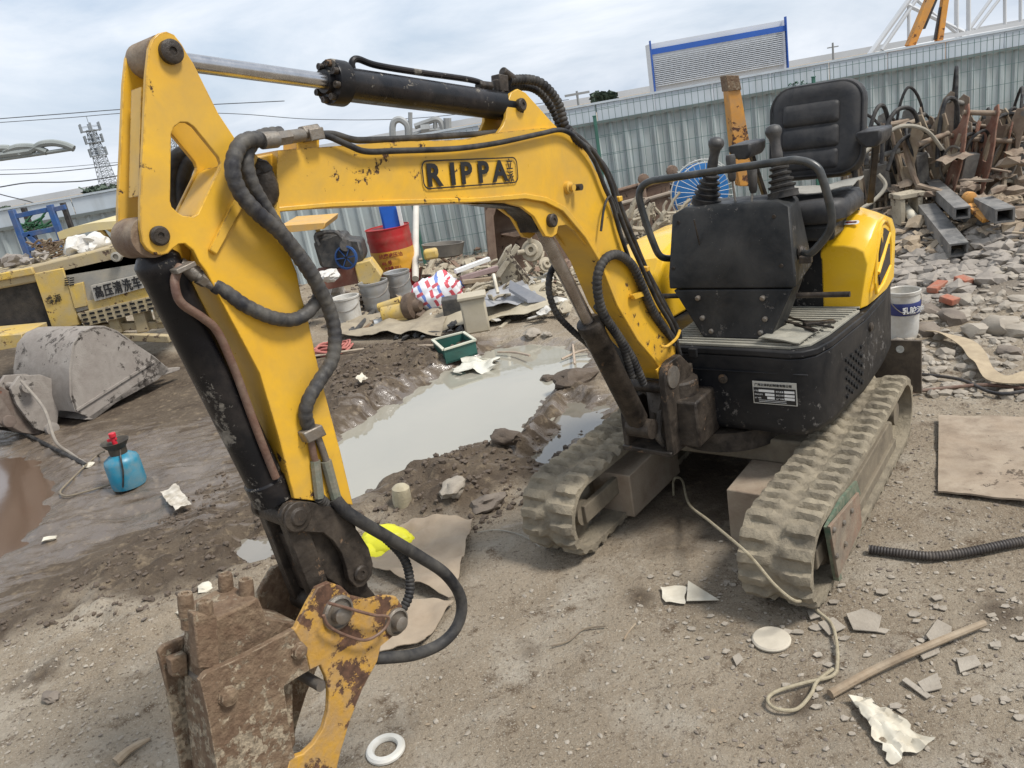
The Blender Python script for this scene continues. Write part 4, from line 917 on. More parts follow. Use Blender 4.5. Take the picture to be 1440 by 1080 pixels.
# boom cylinder ----------------------------------------------------------------
A = BP(777.5, 310)+BN*-.07; B3 = BP(921, 604)+BN*-.07; ax3 = (B3-A).normalized(); L3 = (B3-A).length
MB().cyl(A, A+ax3*(L3*.48), .026, n=26).build('boom_cylinder_rod', mat('greasy_rod', (.42, .38, .35), (.28, .25, .22), ns=12, rough=.3, metal=.8, dust=((.14, .1, .08), .35, 10)), EX)
b3 = MB().lathe(A, ax3, [(.03, L3*.43), (.05, L3*.435), (.053, L3*.44), (.053, L3*.48), (.049, L3*.485), (.049, L3-.06), (.03, L3-.03)], 32).build('boom_cylinder', BLKG, EX, smooth=35)
MB().cyl(B3-BN*.06, B3+BN*.06, .045).build('cylinder_base_eye', BLKG, b3)
MB().cyl(A-BN*.04, A+BN*.04, .04).build('rod_eye', BLKG, b3)
hz([(945, 476), (921, 443), (903, 402), (888, 372), (867, 358), (848, 368), (839.6, 398), (848, 440), (872, 478), (880, 500), (888, 530)], .0185, [.0, .01, .02, .02, .02, .01, 0, -.01, -.02, -.03, -.04], 'wrapped_hose', RUB, .018, .06)
hz([(782, 372), (774, 385), (772, 410), (783, 441), (806, 466), (829, 487), (852, 520), (870, 560)], .0125, -.13, 'hose', RUB, .018, .1)
hz([(840, 430), (868, 470), (890, 505), (905, 540)], .017, -.02, 'hose', RUB, .018, .1)
# blocks the frame stands on
# ================================================================== things around the machine
def slab(pts, Y, dep): return MB().prism([V(x, y, Y) for x, y in pts], (0, dep, 0))
def one(mb, name, m_, label, cat, group=None, bevel=0, smooth=35): return tag(mb.build(name, m_, None, bevel, smooth), label, cat, group)
STONE = mat('stone', (.30, .26, .21), (.22, .19, .155), ns=8, rough=.95, bump=.5, dust=((.40, .36, .30), .45, 6), spec=.2)
STONED = mat('dark_stone', (.12, .10, .085), (.17, .14, .115), ns=8, rough=.95, bump=.5, dust=((.27, .23, .185), .42, 6), spec=.2)
GRAV = mat('grey_rubble', (.27, .24, .21), (.17, .15, .13), ns=7, rough=.95, bump=.4, dust=((.38, .34, .29), .48, 5), spec=.2)
MUD = mat('mud_clod', (.12, .09, .065), (.08, .06, .044), ns=8, rough=.8, bump=.6)
PAPER = mat('dirty_paper', (.62, .58, .48), (.5, .46, .37), ns=9, rough=.85, bump=.1, dust=((.38, .33, .25), .42, 9))
CARD = mat('brown_board', (.29, .22, .155), (.22, .165, .115), ns=5, rough=.85, bump=.3, dust=((.37, .31, .235), .48, 4), chips=((.13, .095, .065), .36, 11), streak=((.2, .15, .105), .44, 9))
WOOD = mat('weathered_wood', (.27, .20, .13), (.2, .15, .1), ns=9, rough=.85, bump=.4, dust=((.36, .3, .22), .42, 10))
BLKP = mat('black_plastic', (.012, .011, .012), (.02, .018, .018), ns=9, rough=.45, bump=.1, dust=((.11, .09, .07), .38, 12))
RUSTB = mat('brown_bucket_steel', (.14, .085, .06), (.19, .125, .09), ns=5, rough=.85, bump=.4, dust=((.26, .19, .135), .45, 6), chips=((.07, .045, .035), .38, 14))
# blocks under the undercarriage
def block(u0, u1, v0, v1, z0, z1, label, seed):
    c = [M(u0, v0, z0), M(u1, v0, z0), M(u1+.01, v1, z0), M(u0, v1, z0), M(u0, v0, z1), M(u1, v0, z1), M(u1, v1, z1), M(u0, v1, z1)]
    o = MB().hexa(c).build('support_block', mat('dusty_block', (.20, .145, .10), (.26, .20, .15), ns=8, rough=.92, bump=.4, dust=((.34, .285, .21), .46, 9)), None, .006)
    return tag(o, label, 'block', 'blocks propping up the excavator frame')
block(-.585, -.335, .49, 1.0, .035, .265, 'squared brown block wedged beside the left rubber track', 1)
block(.145, .42, .51, 1.0, -.01, .26, 'squared brown block half hidden behind the right rubber track', 2)
# --- loose flat things on the ground
def flat(name, pts, m_, label, cat, th=.006, lift=.012, group=None, bevel=.001):
    P_ = [GT(*p) for p in pts]; z = sum(p.z for p in P_)/len(P_)+lift
    return one(MB().prism([Vector((p.x, p.y, z)) for p in P_], (0, 0, th)), name, m_, label, cat, group, bevel)
def crump(name, pts, m_, label, cat, nx=16, ny=14, amp=.02, seed=0, fr=3., th=.002, lift=.012, group=None, edge=.0, sm=50):
    P_ = [GT(*p)+Z*lift for p in pts]
    return one(MB().sheet(P_, nx, ny, amp, seed, fr, th, edge=edge), name, m_, label, cat, group, smooth=sm)
one(MB().sheet([GT(1320, 592)+Z*.03, GT(1450, 596)+Z*.035, GT(1455, 716)+Z*.03, GT(1319, 697)+Z*.02], 14, 12, .012, 3, 1.2, .009), 'plywood_sheet', CARD, 'flat brown square board lying on the ground at the right edge', 'board')
p = GT(1085, 902); dd = (GT(1112, 902)-GT(1057, 902)).length/2
one(MB().lathe(p+Z*.006, Z, [(dd, 0), (dd*1.01, .006), (dd*.93, .012), (.01, .014)], 36), 'round_lid', mat('pale_lid', (.50, .45, .36), (.42, .375, .30), ns=12, rough=.8, bump=.15), 'flat pale round disc lying in front of the right track', 'disc')
p = GT(543, 1056); dd = (GT(569, 1056)-GT(517, 1056)).length/2
one(MB().lathe(p+Z*.004, Z, [(dd*.58, 0), (dd, 0), (dd*1.0, .008), (dd*.9, .016), (dd*.66, .016), (dd*.58, .008), (dd*.58, 0)], 40, cap=False), 'plastic_ring', mat('dirty_white_plastic', (.62, .60, .55), (.52, .5, .44), ns=12, rough=.5), 'white plastic ring lying on bare ground beside the breaker bracket', 'ring')
crump('brown_sack', [(508, 800), (578, 738), (668, 737), (640, 852)], mat('brown_sacking', (.30, .235, .165), (.24, .185, .13), ns=6, rough=.9, bump=.2, dust=((.37, .30, .22), .42, 5)), 'brown sacking sheet spread on the ground behind the big looping hose', 'sack', 26, 22, .03, 2, 2.2, .004, .03)
crump('sack_flap', [(520, 925), (545, 850), (640, 852), (600, 910)], MATS['brown_sacking'], 'pale brown flap of sacking under the big looping hose', 'sack', 18, 14, .018, 8, 2.2, .004, .02)
mb = MB(); p = GT(546, 776); mb.rock(p+Z*.05, (.15, .10, .085), 77, 4, .10, -.3); mb.rock(p+Vector((-.05, -.05, .03)), (.10, .09, .07), 78, 3, .12, .2)
one(mb, 'yellow_plastic_sheet', mat('lemon_plastic', (.85, .80, .03), (.75, .7, .02), ns=8, rough=.4, bump=.1), 'bright lemon yellow plastic lump lying behind the arm tip', 'plastic lump', smooth=60)
crump('crumpled_paper', [(1196, 990), (1215, 985), (1310, 1050), (1255, 1078)], PAPER, 'large crumpled yellowish paper lying at the bottom right', 'paper', 18, 16, .020, 12, .8, .0015, .014, edge=.010, sm=35)
flat('triangular_shard', [(968, 821), (1012, 849), (966, 850)], PAPER, 'pale triangular shard lying between the two tracks', 'shard', .004, .015)
crump('torn_paper', [(930, 828), (968, 826), (962, 853), (936, 852)], PAPER, 'torn grey paper scrap touching the triangular shard', 'paper', 12, 10, .007, 14, .9, .0015, .008, edge=.006, sm=35)
flat('mortar_flake', [(1302, 900), (1318, 876), (1338, 886), (1338, 905), (1312, 912)], STONE, 'pale pointed mortar flake beside the long wooden stick', 'flake', .008, .012)
k = 0
for pts in ([(1190, 868), (1215, 860), (1240, 870), (1235, 892), (1200, 890)], [(1150, 880), (1172, 872), (1190, 886), (1166, 897)], [(1290, 965), (1318, 950), (1325, 972), (1300, 978)], [(1268, 962), (1274, 958), (1310, 982), (1303, 986)], [(1290, 920), (1316, 908), (1322, 922), (1298, 932)], [(1135, 862), (1150, 858), (1158, 870), (1140, 876)],
            [(1345, 930), (1372, 925), (1380, 940), (1350, 950)], [(1030, 927), (1040, 922), (1046, 932), (1036, 940)]):
    flat('mortar_chip', pts, STONE, ['broad pale flat chip of mortar right of the round disc', 'grey mortar chip directly behind the round disc', 'pale mortar chip above the crumpled paper', 'thin straight sliver lying above the crumpled paper', 'pale mortar chip under the middle of the stick', 'small mortar chip at the toe of the right track', 'pale mortar chip below the stick near the right edge', 'tiny pale chip left of the round disc'][k], 'chip', .005, .010, 'mortar chips scattered at the lower right'); k += 1
for (px, py, s, lab) in ((985, 742, .012, ''),): pass
# rope / cord
def gline(pts, lift=.012, dz=None): return [GT(x, y)+Z*(lift+(dz[i] if dz else 0)) for i, (x, y) in enumerate(pts)]
A_ = GT(952, 697)+Z*.012; B_ = MV(1041, 769, -.05)
cp = [A_+Vector((-.02, -.01, .0)), GT(949, 686)+Z*.05, A_+Vector((.04, .02, .06)), A_.lerp(B_, .25), A_.lerp(B_, .6), B_, MV(1062, 790, -.055), MV(1090, 823, -.055), MV(1118, 845, -.05), GT(1136, 857)+Z*.045]
cp += gline([(1150, 866), (1168, 882), (1176, 905), (1178, 940), (1170, 958), (1130, 968), (1092, 980), (1080, 992), (1092, 1004), (1120, 1005), (1140, 985), (1150, 965), (1172, 948)], .022)
cord = spl(cp, 9)
one(MB().tube(cord, .0062, 8), 'rope', mat('beige_cord', (.40, .345, .24), (.30, .255, .17), ns=40, rough=.9, bump=.6, bs=300), 'beige cord with a hooked end running from under the excavator to a loop', 'cord')
st = spl([GT(1168, 983)+Z*.02, GT(1230, 952)+Z*.03, GT(1300, 922)+Z*.035, GT(1384, 886)+Z*.03], 6)
mb = MB(); mb.tube(st, [.016-.0002*i for i in range(len(st))], 9); one(mb, 'wooden_stick', WOOD, 'long straight wooden stick lying at the lower right', 'stick')
bh = [GT(1222, 779)+Z*.024, GT(1260, 784)+Z*.024, GT(1310, 789)+Z*.024, GT(1360, 784)+Z*.026, GT(1410, 774)+Z*.026, GT(1475, 762)+Z*.026]
one(MB().hose(bh, .018, 14, .012, .09), 'corrugated_pipe', mat('black_corrugated', (.018, .015, .015), (.03, .025, .023), ns=9, rough=.6, dust=((.12, .1, .08), .4, 10)), 'black corrugated pipe lying on the ground right of the track', 'pipe')
twig = mat('thin_twig', (.14, .11, .08), (.2, .16, .11), ns=30, rough=.9)
one(MB().tube(spl(gline([(776, 912), (800, 905), (822, 888), (852, 884)], .012), 6), .0035, 6), 'twig', twig, 'thin curved dark twig on the dark stain in the middle foreground', 'twig')
one(MB().tube(spl(gline([(878, 902), (884, 892), (894, 880)], .01), 4), .004, 6), 'twig', WOOD, 'short tan twig right of the dark stain in the middle foreground', 'twig')
one(MB().tube(spl(gline([(165, 1078), (185, 1060), (214, 1044)], .02), 5), [.02, .019, .018, .017, .016, .015, .014, .013, .011, .008, .004][:11], 8), 'driftwood', WOOD, 'pale split piece of wood at the bottom left', 'wood')
one(MB().tube(spl(gline([(672, 752), (700, 748), (735, 756), (760, 772)], .012), 5), .003, 6), 'wire', mat('thin_wire', (.35, .32, .26), rough=.6), 'thin bent wire in front of the left rubber track', 'wire')
for i, (x, y) in enumerate(((640, 486), (0, 0))[:1]): pass
one(MB().tube(spl(gline([(390, 512), (440, 505), (520, 494), (600, 489), (625, 492)], .03), 6), .012, 7), 'long_cane', mat('pale_cane', (.42, .34, .25), (.33, .27, .2), ns=20, rough=.9), 'long pale cane lying on the mud left of the green crate', 'cane')
# strap webbing at right
sp_ = [(1308, 478), (1335, 484), (1362, 498), (1378, 520), (1398, 545), (1430, 548), (1460, 540)]
c_ = [GT(x, y)+Z*.07 for x, y in sp_]; cc = spl(c_, 6); mb = MB(); vs = []
for i, q_ in enumerate(cc):
    t_ = (cc[min(i+1, len(cc)-1)]-cc[max(i-1, 0)]).normalized(); s_ = Vector((-t_.y, t_.x, 0)).normalized(); w_ = .055+.02*noise.noise(q_*3); tw = Z*(.04*noise.noise(q_*4)); vs += [q_+s_*w_+tw, q_-s_*w_-tw, q_-s_*w_-tw-Z*.006, q_+s_*w_+tw-Z*.006]
k = len(cc); mb.add(vs, [(i*4+j, i*4+(j+1) % 4, i*4+4+(j+1) % 4, i*4+4+j) for i in range(k-1) for j in range(4)]+[(0, 1, 2, 3), (k*4-1, k*4-2, k*4-3, k*4-4)])
one(mb, 'webbing_strap', mat('tan_webbing', (.40, .32, .21), (.32, .25, .165), ns=14, rough=.9, bump=.4), 'twisted tan webbing strap lying across the rubble at the right', 'strap', smooth=60)
for i, pts in enumerate(([(1280, 558), (1330, 552), (1390, 548), (1460, 556)], [(1290, 532), (1350, 540), (1400, 560), (1450, 555)])):
    one(MB().tube(spl(gline(pts, .03), 6), .011, 8), 'ground_hose', RUSTP if i == 0 else BLKP, ['rusty thin pipe lying behind the right track, nearer one', 'black thin hose crossing under the webbing strap'][i], 'hose')
# rocks at right, individually
RK = [(1312, 405, .10, 0), (1352, 420, .12, 0), (1340, 452, .15, 1), (1302, 470, .14, 1), (1372, 470, .14, 0), (1402, 466, .20, 0), (1432, 470, .14, 0), (1330, 500, .09, 0), (1374, 508, .10, 0), (1302, 442, .13, 1), (1352, 446, .09, 0), (1420, 498, .10, 1), (1300, 395, .06, 0), (1278, 392, .06, 0)]
for i, (px, py, s, dk) in enumerate(RK):
    p = GT(px, py); s *= .8
    one(MB().rock(p+Z*s*.25, (s*random.uniform(.8, 1.1), s*random.uniform(.7, .95), s*.5), i+40, 2, .20), 'rubble_rock', STONED if dk else STONE,
        ['small flat rock below the red brick', 'mid-sized rock right of the red brick', 'dark rock in the middle of the rock row behind the strap', 'dark rock nearest the excavator body', 'pale rock left of the big slab-like rock', 'largest pale slab-like rock behind the strap', 'pale rock at the photo edge beside the big slab', 'small rock just above the strap end', 'small rock enclosed by the strap bend', 'dark angular rock above the dark nearest one', 'small pale rock between the dark rocks', 'dark rock right of the strap bend', 'small rock touching the red brick', 'small pale rock behind the paint pail'][i], 'rock', 'rocks tumbled at the foot of the rubble heap')
BRK = mat('red_brick', (.36, .12, .07), (.28, .1, .06), ns=12, rough=.9, bump=.4, dust=((.34, .24, .18), .38, 12))
for i, (px, py, L_) in enumerate(((1318, 408, .17), (1355, 398, .12), (1335, 425, .12))):
    p = GT(px, py)+Z*.05; a = random.uniform(0, 3); X_ = Vector((math.cos(a), math.sin(a), .15)).normalized()
    one(MB().bar(p-X_*L_/2, p+X_*L_/2, .09, .05), 'brick', BRK, ['broken red brick, longest of three by the rocks', 'short red brick fragment highest on the heap', 'short red brick fragment nearest the dark rocks'][i], 'brick', 'red brick pieces among the rubble', .006)
# individual stones and lumps in the mud
for i, (px, py, s, m_, lab) in enumerate(((640, 695, .10, STONE, 'pale rounded stone on the mud ridge beside the puddle'), (688, 712, .10, STONED, 'dark stone on the mud ridge right of the pale one'), (715, 632, .10, MUD, 'mud lump standing at the near edge of the puddle'), (772, 545, .07, MUD, 'dark round lump standing in the far part of the puddle'), (808, 540, .16, MUD, 'long mud clod lying in the right end of the puddle'), (345, 905, .05, MUD, ''), (75, 982, .045, STONED, 'dark pebble lying on bare ground at the lower left'), (748, 472, .10, STONE, 'pale stone at the corner of the beige tarpaulin'), (770, 475, .06, STONE, 'small pale stone right of the tarpaulin corner stone'))):
    if not lab: continue
    p = GT(px, py); one(MB().rock(Vector((p.x, p.y, max(p.z, -.06)+s*.2)), (s, s*.7, s*.45), i+90, 3, .22), 'stone', m_, lab, 'stone', 'single stones lying around the puddle')
p = GT(565, 705); MBX = MB().lathe(p-Z*.02, Vector((.1, 0, 1)), [(.05, 0), (.055, .04), (.05, .11), (.035, .125), (.02, .13)], 16); one(MBX, 'tree_stump_piece', mat('pale_stump', (.42, .37, .26), (.3, .26, .18), ns=14, rough=.9, bump=.5), 'short pale stump standing on the mud ridge beside the arm', 'stump')
crump('white_rag', [(228, 700), (252, 688), (272, 718), (250, 728)], mat('muddy_white_rag', (.55, .51, .44), (.3, .26, .2), ns=18, rough=.9, bump=.3), 'muddy white rag lying on wet mud below the blue sprayer', 'rag', 16, 14, .022, 21, .9, .003, .03, edge=.008, sm=40)
crump('paper_scrap', [(502, 540), (512, 536), (520, 541), (508, 545)], PAPER, 'small white paper scrap on the mud bank behind the hose', 'paper', 6, 6, .02, 22, 3, .002, .05)
for i, (px, py) in enumerate(((290, 828), (262, 855), (70, 760), (125, 655))):
    p = GT(px, py); one(MB().rock(p+Z*.01, (.05, .035, .012), i+60, 2, .3), 'white_flake', PAPER, ['white flake on the mud left of the breaker bolts', 'white flake just behind the breaker clamp bolts', 'pale flake at the edge of the brown puddle', 'pale flake on the wet mud left of the sprayer'][i], 'flake', 'white flakes on the left mud')
# ---------------------------------------------------------------- sprayer bottle
p = GT(184, 684); S_ = thing('pump_sprayer', 'turquoise pump bottle with a dark funnel collar and red nozzle on wet mud', 'sprayer', tuple(p))
BLU = mat('turquoise_plastic', (.012, .22, .34), (.01, .17, .27), ns=7, rough=.35, bump=.05, dust=((.2, .22, .2), .36, 9))
MB().lathe(p-Z*.01, Z, [(.07, 0), (.112, .005), (.118, .03), (.118, .19), (.11, .215), (.075, .24), (.055, .25)], 32).build('bottle', BLU, S_, smooth=50)
MB().lathe(p+Z*.235, Z, [(.058, 0), (.06, .05), (.07, .06), (.095, .10), (.09, .10), (.05, .062), (.01, .062)], 28).build('funnel_collar', mat('dirty_dark_collar', (.035, .028, .02), (.06, .05, .035), ns=12, rough=.6), S_)
mb = MB(); mb.cyl(p+Z*.29, p+Z*.37+Vector((-.005, 0, 0)), .017); mb.cyl(p+Z*.365, p+Z*.395, .024); mb.bar(p+Z*.345+Vector((-.045, 0, 0)), p+Z*.35+Vector((.02, 0, 0)), .02, .02)
mb.build('nozzle', mat('red_plastic', (.55, .02, .04), (.48, .02, .03), ns=10, rough=.4), S_, .003)
MB().tube(spl([p+Vector((.045, -.05, .28)), p+Vector((.06, -.11, .24)), p+Vector((.05, -.125, .14)), p+Vector((.01, -.12, .03))], 6), .006, 8).build('strap_hose', BLKP, S_)
one(MB().tube(spl([p+Vector((-.06, -.06, .29))]+gline([(140, 642), (120, 660), (100, 680), (86, 695), (96, 701), (125, 694), (160, 684)], .02), 8), .007, 8), 'sprayer_hose', mat('dirty_clear_hose', (.16, .13, .09), (.22, .18, .12), ns=20, rough=.5), 'thin brown hose looping on the mud from the turquoise sprayer', 'hose')
one(MB().tube(spl([V(30, 536, 6.6), V(62, 575, 6.4), V(78, 620, 6.2)]+gline([(100, 640), (122, 655)], .015), 8), .013, 8), 'grey_cable', mat('muddy_grey_cable', (.2, .175, .15), (.26, .23, .19), ns=12, rough=.8), 'grey muddy cable hanging from the digging bucket to the ground', 'cable')
one(MB().tube(spl([V(-20, 600, 6.6)]+gline([(30, 612), (75, 632), (122, 656)], .015), 8), .016, 8), 'black_cable', RUB, 'black cable on the wet ground below the digging bucket', 'cable')
# ---------------------------------------------------------------- digging bucket at left
GB = mat('muddy_grey_bucket', (.23, .20, .175), (.165, .14, .12), ns=5, rough=.9, bump=.5, dust=((.34, .31, .275), .48, 5), chips=((.10, .085, .072), .38, 12))
b0 = GT(132, 590); WX = Vector((-.83, .56, 0)).normalized(); NX = Vector((.56, .83, 0)).normalized()
DB = thing('digging_bucket', 'big muddy grey excavator bucket lying tipped at the left, still on its arm', 'bucket', tuple(b0))
def SBk(x, y, o=0.): return on(x, y, b0, WX)+WX*o
side = [(104, 482.5), (116, 468), (132, 460), (146, 459), (165, 466), (189, 482.5), (217, 501), (237, 518), (222, 534), (165, 565), (132, 590), (106, 579), (100, 560), (100, 520)]
shell = [(106, 579), (98, 555), (97, 520), (102, 484), (115, 467), (132, 459), (146, 458), (165, 465), (189, 482), (189, 485), (165, 469), (146, 462), (132, 463), (118, 470), (106, 486), (101, 520), (102, 552), (109, 577)]
mb = MB(); mb.prism([SBk(x, y) for x, y in shell], WX*.98); mb.build('shell', GB, DB, smooth=40)
MB().prism([SBk(x, y) for x, y in side], WX*.02).build('side_plate', GB, DB, .003)
MB().prism([SBk(x, y, .97) for x, y in side], WX*.02).build('side_plate', GB, DB, .003)
mb = MB(); mb.bar(SBk(107, 577, -.008), SBk(216, 508, -.008), .02, .018, WX); mb.build('side_rib', GB, DB)
MB().prism([SBk(x, y) for x, y in [(212, 498), (237, 518), (222, 534), (165, 565), (132, 590), (120, 590), (160, 562), (205, 530)]], WX*.98).build('cutting_lip', GB, DB, .003)
for k in range(5):
    c = SBk(232, 522, .06+k*.21); MB().hexa([c+NX*-.04-WX*.045-Z*.035, c+NX*-.04+WX*.045-Z*.035, c+NX*.18+WX*.03-Z*.055, c+NX*.18-WX*.03-Z*.055, c+NX*-.04-WX*.045+Z*.035, c+NX*-.04+WX*.045+Z*.035, c+NX*.2+WX*.025-Z*.03, c+NX*.2-WX*.025-Z*.03]).build('tooth', GB, DB, .004)
ea = [(100, 535), (82, 528), (52, 530), (40, 548), (48, 570), (62, 590), (75, 606), (95, 612), (106, 600), (108, 578)]
for o_ in (.30, .55): MB().prism([SBk(x, y, o_) for x, y in ea], WX*.04).build('ear_plate', GB, DB, .004)
for (px, py, r_) in ((57, 545, .055), (92, 605, .06)):
    c = SBk(px, py, .22); MB().lathe(c, WX, [(r_*.5, -.02), (r_, -.015), (r_, .02), (r_*.6, .02), (r_*.6, .45)], 20).build('ear_pin', GB, DB)
ARM = mat('old_arm_paint', (.14, .10, .08), (.10, .075, .06), ns=6, rough=.85, bump=.4, dust=((.24, .2, .165), .42, 7), chips=((.22, .07, .035), .37, 8))
mb = MB(); mb.prism([SBk(x, y, .36) for x, y in [(-90, 505), (-30, 520), (30, 545), (110, 590), (95, 618), (60, 612), (0, 580), (-90, 560)]], WX*.18); am = mb.build('digger_arm', ARM, DB, .006)
mb = MB(); mb.prism([SBk(x, y, .3) for x, y in [(-60, 480), (-5, 512), (45, 590), (33, 604), (22, 596), (-20, 535), (-70, 520)]], WX*.06); mb.lathe(SBk(36, 595, .26), WX, [(.02, 0), (.055, .005), (.055, .10), (.03, .1)], 18); mb.build('tipping_link', ARM, DB, .004)
MB().prism([SBk(x, y, .6) for x, y in [(-40, 468), (10, 482), (45, 500), (40, 515), (0, 505), (-40, 500)]], WX*.1).build('link_plate', ARM, DB, .004)
# ---------------------------------------------------------------- old yellow machine
OY = 8.4
YO = mat('old_yellow_paint', (.60, .40, .06), (.50, .33, .06), ns=5, rough=.7, bump=.3, dust=((.40, .335, .22), .46, 5), chips=((.14, .075, .04), .37, 16))
YOD = mat('muddy_yellow_paint', (.42, .33, .16), (.36, .28, .15), ns=6, rough=.85, bump=.4, dust=((.34, .29, .21), .5, 5), chips=((.12, .08, .055), .39, 13))
GO = mat('grey_old_panel', (.22, .22, .21), (.30, .28, .24), ns=5, rough=.8, bump=.3, dust=((.36, .32, .25), .45, 5))
DKI = mat('dark_engine_bay', (.02, .018, .016), (.05, .042, .035), ns=9, rough=.9, bump=.5)
OM = thing('old_road_machine', 'old dented yellow machine body with slotted grille and lettered plate, left edge', 'machine', tuple(V(60, 470, OY).xy.to_3d()))
slab([(-70, 398), (46, 374), (190, 338), (196, 352), (204, 372), (50, 397), (-70, 420)], OY, 1.5).build('deck', YOD, OM, .02)
slab([(-70, 420), (50, 384), (88, 377), (112, 456), (70, 466), (-70, 500)], OY+.03, 1.3).build('dark_bay', DKI, OM)
slab([(-70, 398), (44, 376), (48, 386), (-70, 408)], OY-.03, .1).build('front_beam', YO, OM, .01)
slab([(47, 385), (88, 377), (112, 457), (74, 464)], OY-.02, .3).build('side_door', YO, OM, .008)
gp_ = slab([(89, 379), (208, 352), (222, 412), (121, 436), (107, 440)], OY, 1.3).build('side_panel', GO, OM, .01)
slab([(96, 402), (116, 397), (122, 430), (105, 434)], OY-.03, .05).build('yellow_patch', YO, gp_, .004)
slab([(121, 424), (214, 400), (220, 415), (126, 440)], OY-.02, .05).build('yellow_rail', YO, gp_, .004)
sgn = slab([(127, 402), (206, 384), (209, 403), (133, 424)], OY-.05, .04).build('name_board', mat('grey_sign_board', (.38, .36, .32), (.32, .30, .27), ns=8, rough=.8, bump=.2, dust=((.42, .38, .3), .4, 8)), OM, .003)
o_ = V(135, 419, OY-.056); xd = V(205, 402, OY-.056)-o_
text('高压清洗车', 'board_letter', BLKT, o_+Z*.004, xd, Z, .135, sgn, .002, .003, .72, spacing=1.12)
for i, (px, py, s) in enumerate((('46', 0, 0),)[:0]): pass
text('鑫源', 'door_mark', BLKT, V(66, 428, OY-.03), V(88, 422, OY)-V(66, 428, OY), Z, .085, OM, .001, .001)
SLD = mat('slot_dark', (.006, .006, .006), rough=.9, bump=0)
gl = slab([(108, 441), (224, 414), (229, 432), (118, 460)], OY-.04, .1).build('slotted_grille', YOD, OM, .006)
mb = MB()
for i in range(10):
    for j in range(3):
        c = V(118+i*11.3+j*2.2, 443-i*2.65+j*6, OY-.043); MB().box(c, (.052, .006, .022)).build('slot', SLD, gl, smooth=0)
mb = MB()
for i in range(4):
    for j in range(2): MB().box(V(94+j*7, 391+i*3.2, OY-.033), (.045, .005, .012)).build('slot', SLD, gp_, smooth=0)
mb = MB()
for (x, y, w_, h_) in ((150, 458, 14, 20), (185, 452, 16, 28), (212, 440, 12, 26)): mb.prism([V(x, y-h_/2, OY+.0), V(x+w_, y-h_/2-3, OY), V(x+w_+8, y+h_/2, OY), V(x+8, y+h_/2+3, OY)], (0, .2, 0))
mb.bar(V(110, 462, OY+.1), V(232, 455, OY+.1), .12, .08); mb.bar(V(108, 470, OY+.2), V(240, 476, OY-.1), .08, .08); mb.build('chassis', YOD, OM, .01)
slab([(-60, 478), (30, 470), (34, 486), (-60, 505)], OY-.6, .5).build('step_plate', YO, OM, .006)
MB().lathe(V(164, 361, OY-.04), (.1, -1, .1), [(.05, -.06), (.05, .03), (.03, .035), (.03, .01)], 18).build('filler_neck', GO, OM)
# canopy of the old machine
CN = mat('faded_canopy', (.60, .50, .24), (.54, .44, .22), ns=4, rough=.6, dust=((.45, .4, .28), .4, 4))
mb = MB(); cs = spl([V(80, 327, OY+.9), V(100, 320, OY+.9), (V(135, 313, OY+.9)), V(190, 309, OY+.9), V(235, 304, OY+.9)], 5)
mb.prism(cs+[q_-Z*.09 for q_ in reversed(cs)], (0, 1.2, 0)); mb.build('canopy', CN, OM, .01)
for a, b in (((88, 326), (97, 358)), ((140, 322), (170, 362)), ((150, 318), (200, 352))): MB().bar(V(*a, OY+1.), V(*b, OY+1.), .06, .06).build('canopy_post', YO, OM, .004)
for i, (px, py, s, lab) in enumerate(((110, 346, .17, 'lumpy white sack on the old machine deck, left one of the pair'), (134, 343, .17, 'lumpy white sack on the old machine deck, right one of the pair'))):
    p = V(px, py, OY+.4); one(MB().rock(p, (s, s*.8, s*.6), i+7, 3, .25), 'white_sack', mat('white_sack_cloth', (.62, .60, .56), (.5, .48, .44), ns=8, rough=.85, bump=.3), lab, 'sack', 'white sacks on the old machine')
mb = MB()
for i in range(40):
    px = random.uniform(0, 92); p = V(px, 372-px*.12+random.uniform(-9, 3), OY+random.uniform(.1, .8)); mb.rock(p, (random.uniform(.03, .1), .05, random.uniform(.02, .05)), i, 1, .3)
tag(mb.build('deck_scrap', GB), 'heap of dull metal scrap piled on the old machine deck', 'scrap heap', kind='stuff')
mb = MB()
for i in range(26):
    p = V(68+random.uniform(-14, 14), 352+random.uniform(-9, 6), OY+.5); mb.tube(spl([p, p+Vector((random.uniform(-.12, .12), 0, random.uniform(0, .1))), p+Vector((random.uniform(-.15, .15), 0, random.uniform(-.05, .06)))], 4), .012, 5)
one(mb, 'chain_heap', RUSTY, 'small tangled dark chain heap beside the white sacks', 'chain')
# ---------------------------------------------------------------- blue rack far left
BL = mat('blue_rack_paint', (.02, .09, .27), (.025, .07, .2), ns=5, rough=.6, dust=((.15, .16, .2), .35, 6))
r0 = thing('storage_rack', 'blue steel frame rack standing against the fence at far left', 'rack', (V(40, 340, 10.6).x, 10.6, 0))
for i, (a, b, m_, w_) in enumerate((((16, 295), (38, 378), BL, .07), ((33, 292), (55, 372), BLKP, .06), ((70, 288), (88, 362), BL, .07), ((88, 285), (108, 350), BLKP, .06))): 
    A_, B_ = V(*a, 10.6+.5*(i % 2)), V(*b, 10.6+.5*(i % 2)); B_ = A_+(B_-A_)*((A_.z)/(A_.z-B_.z)) if A_.z > B_.z else B_; B_.x = A_.x; B_.z = 0; MB().bar(A_, B_, w_, w_).build('upright', m_, r0, .004)
for a, b, m_ in (((26, 332), (84, 321), BL), ((18, 305), (76, 293), BL), ((33, 352), (84, 340), BL), ((40, 330), (62, 352), BL), ((70, 296), (92, 291), BL)): MB().bar(V(*a, 10.62), V(*b, 10.62), .06, .06).build('cross_rail', m_, r0, .004)
mb = MB()
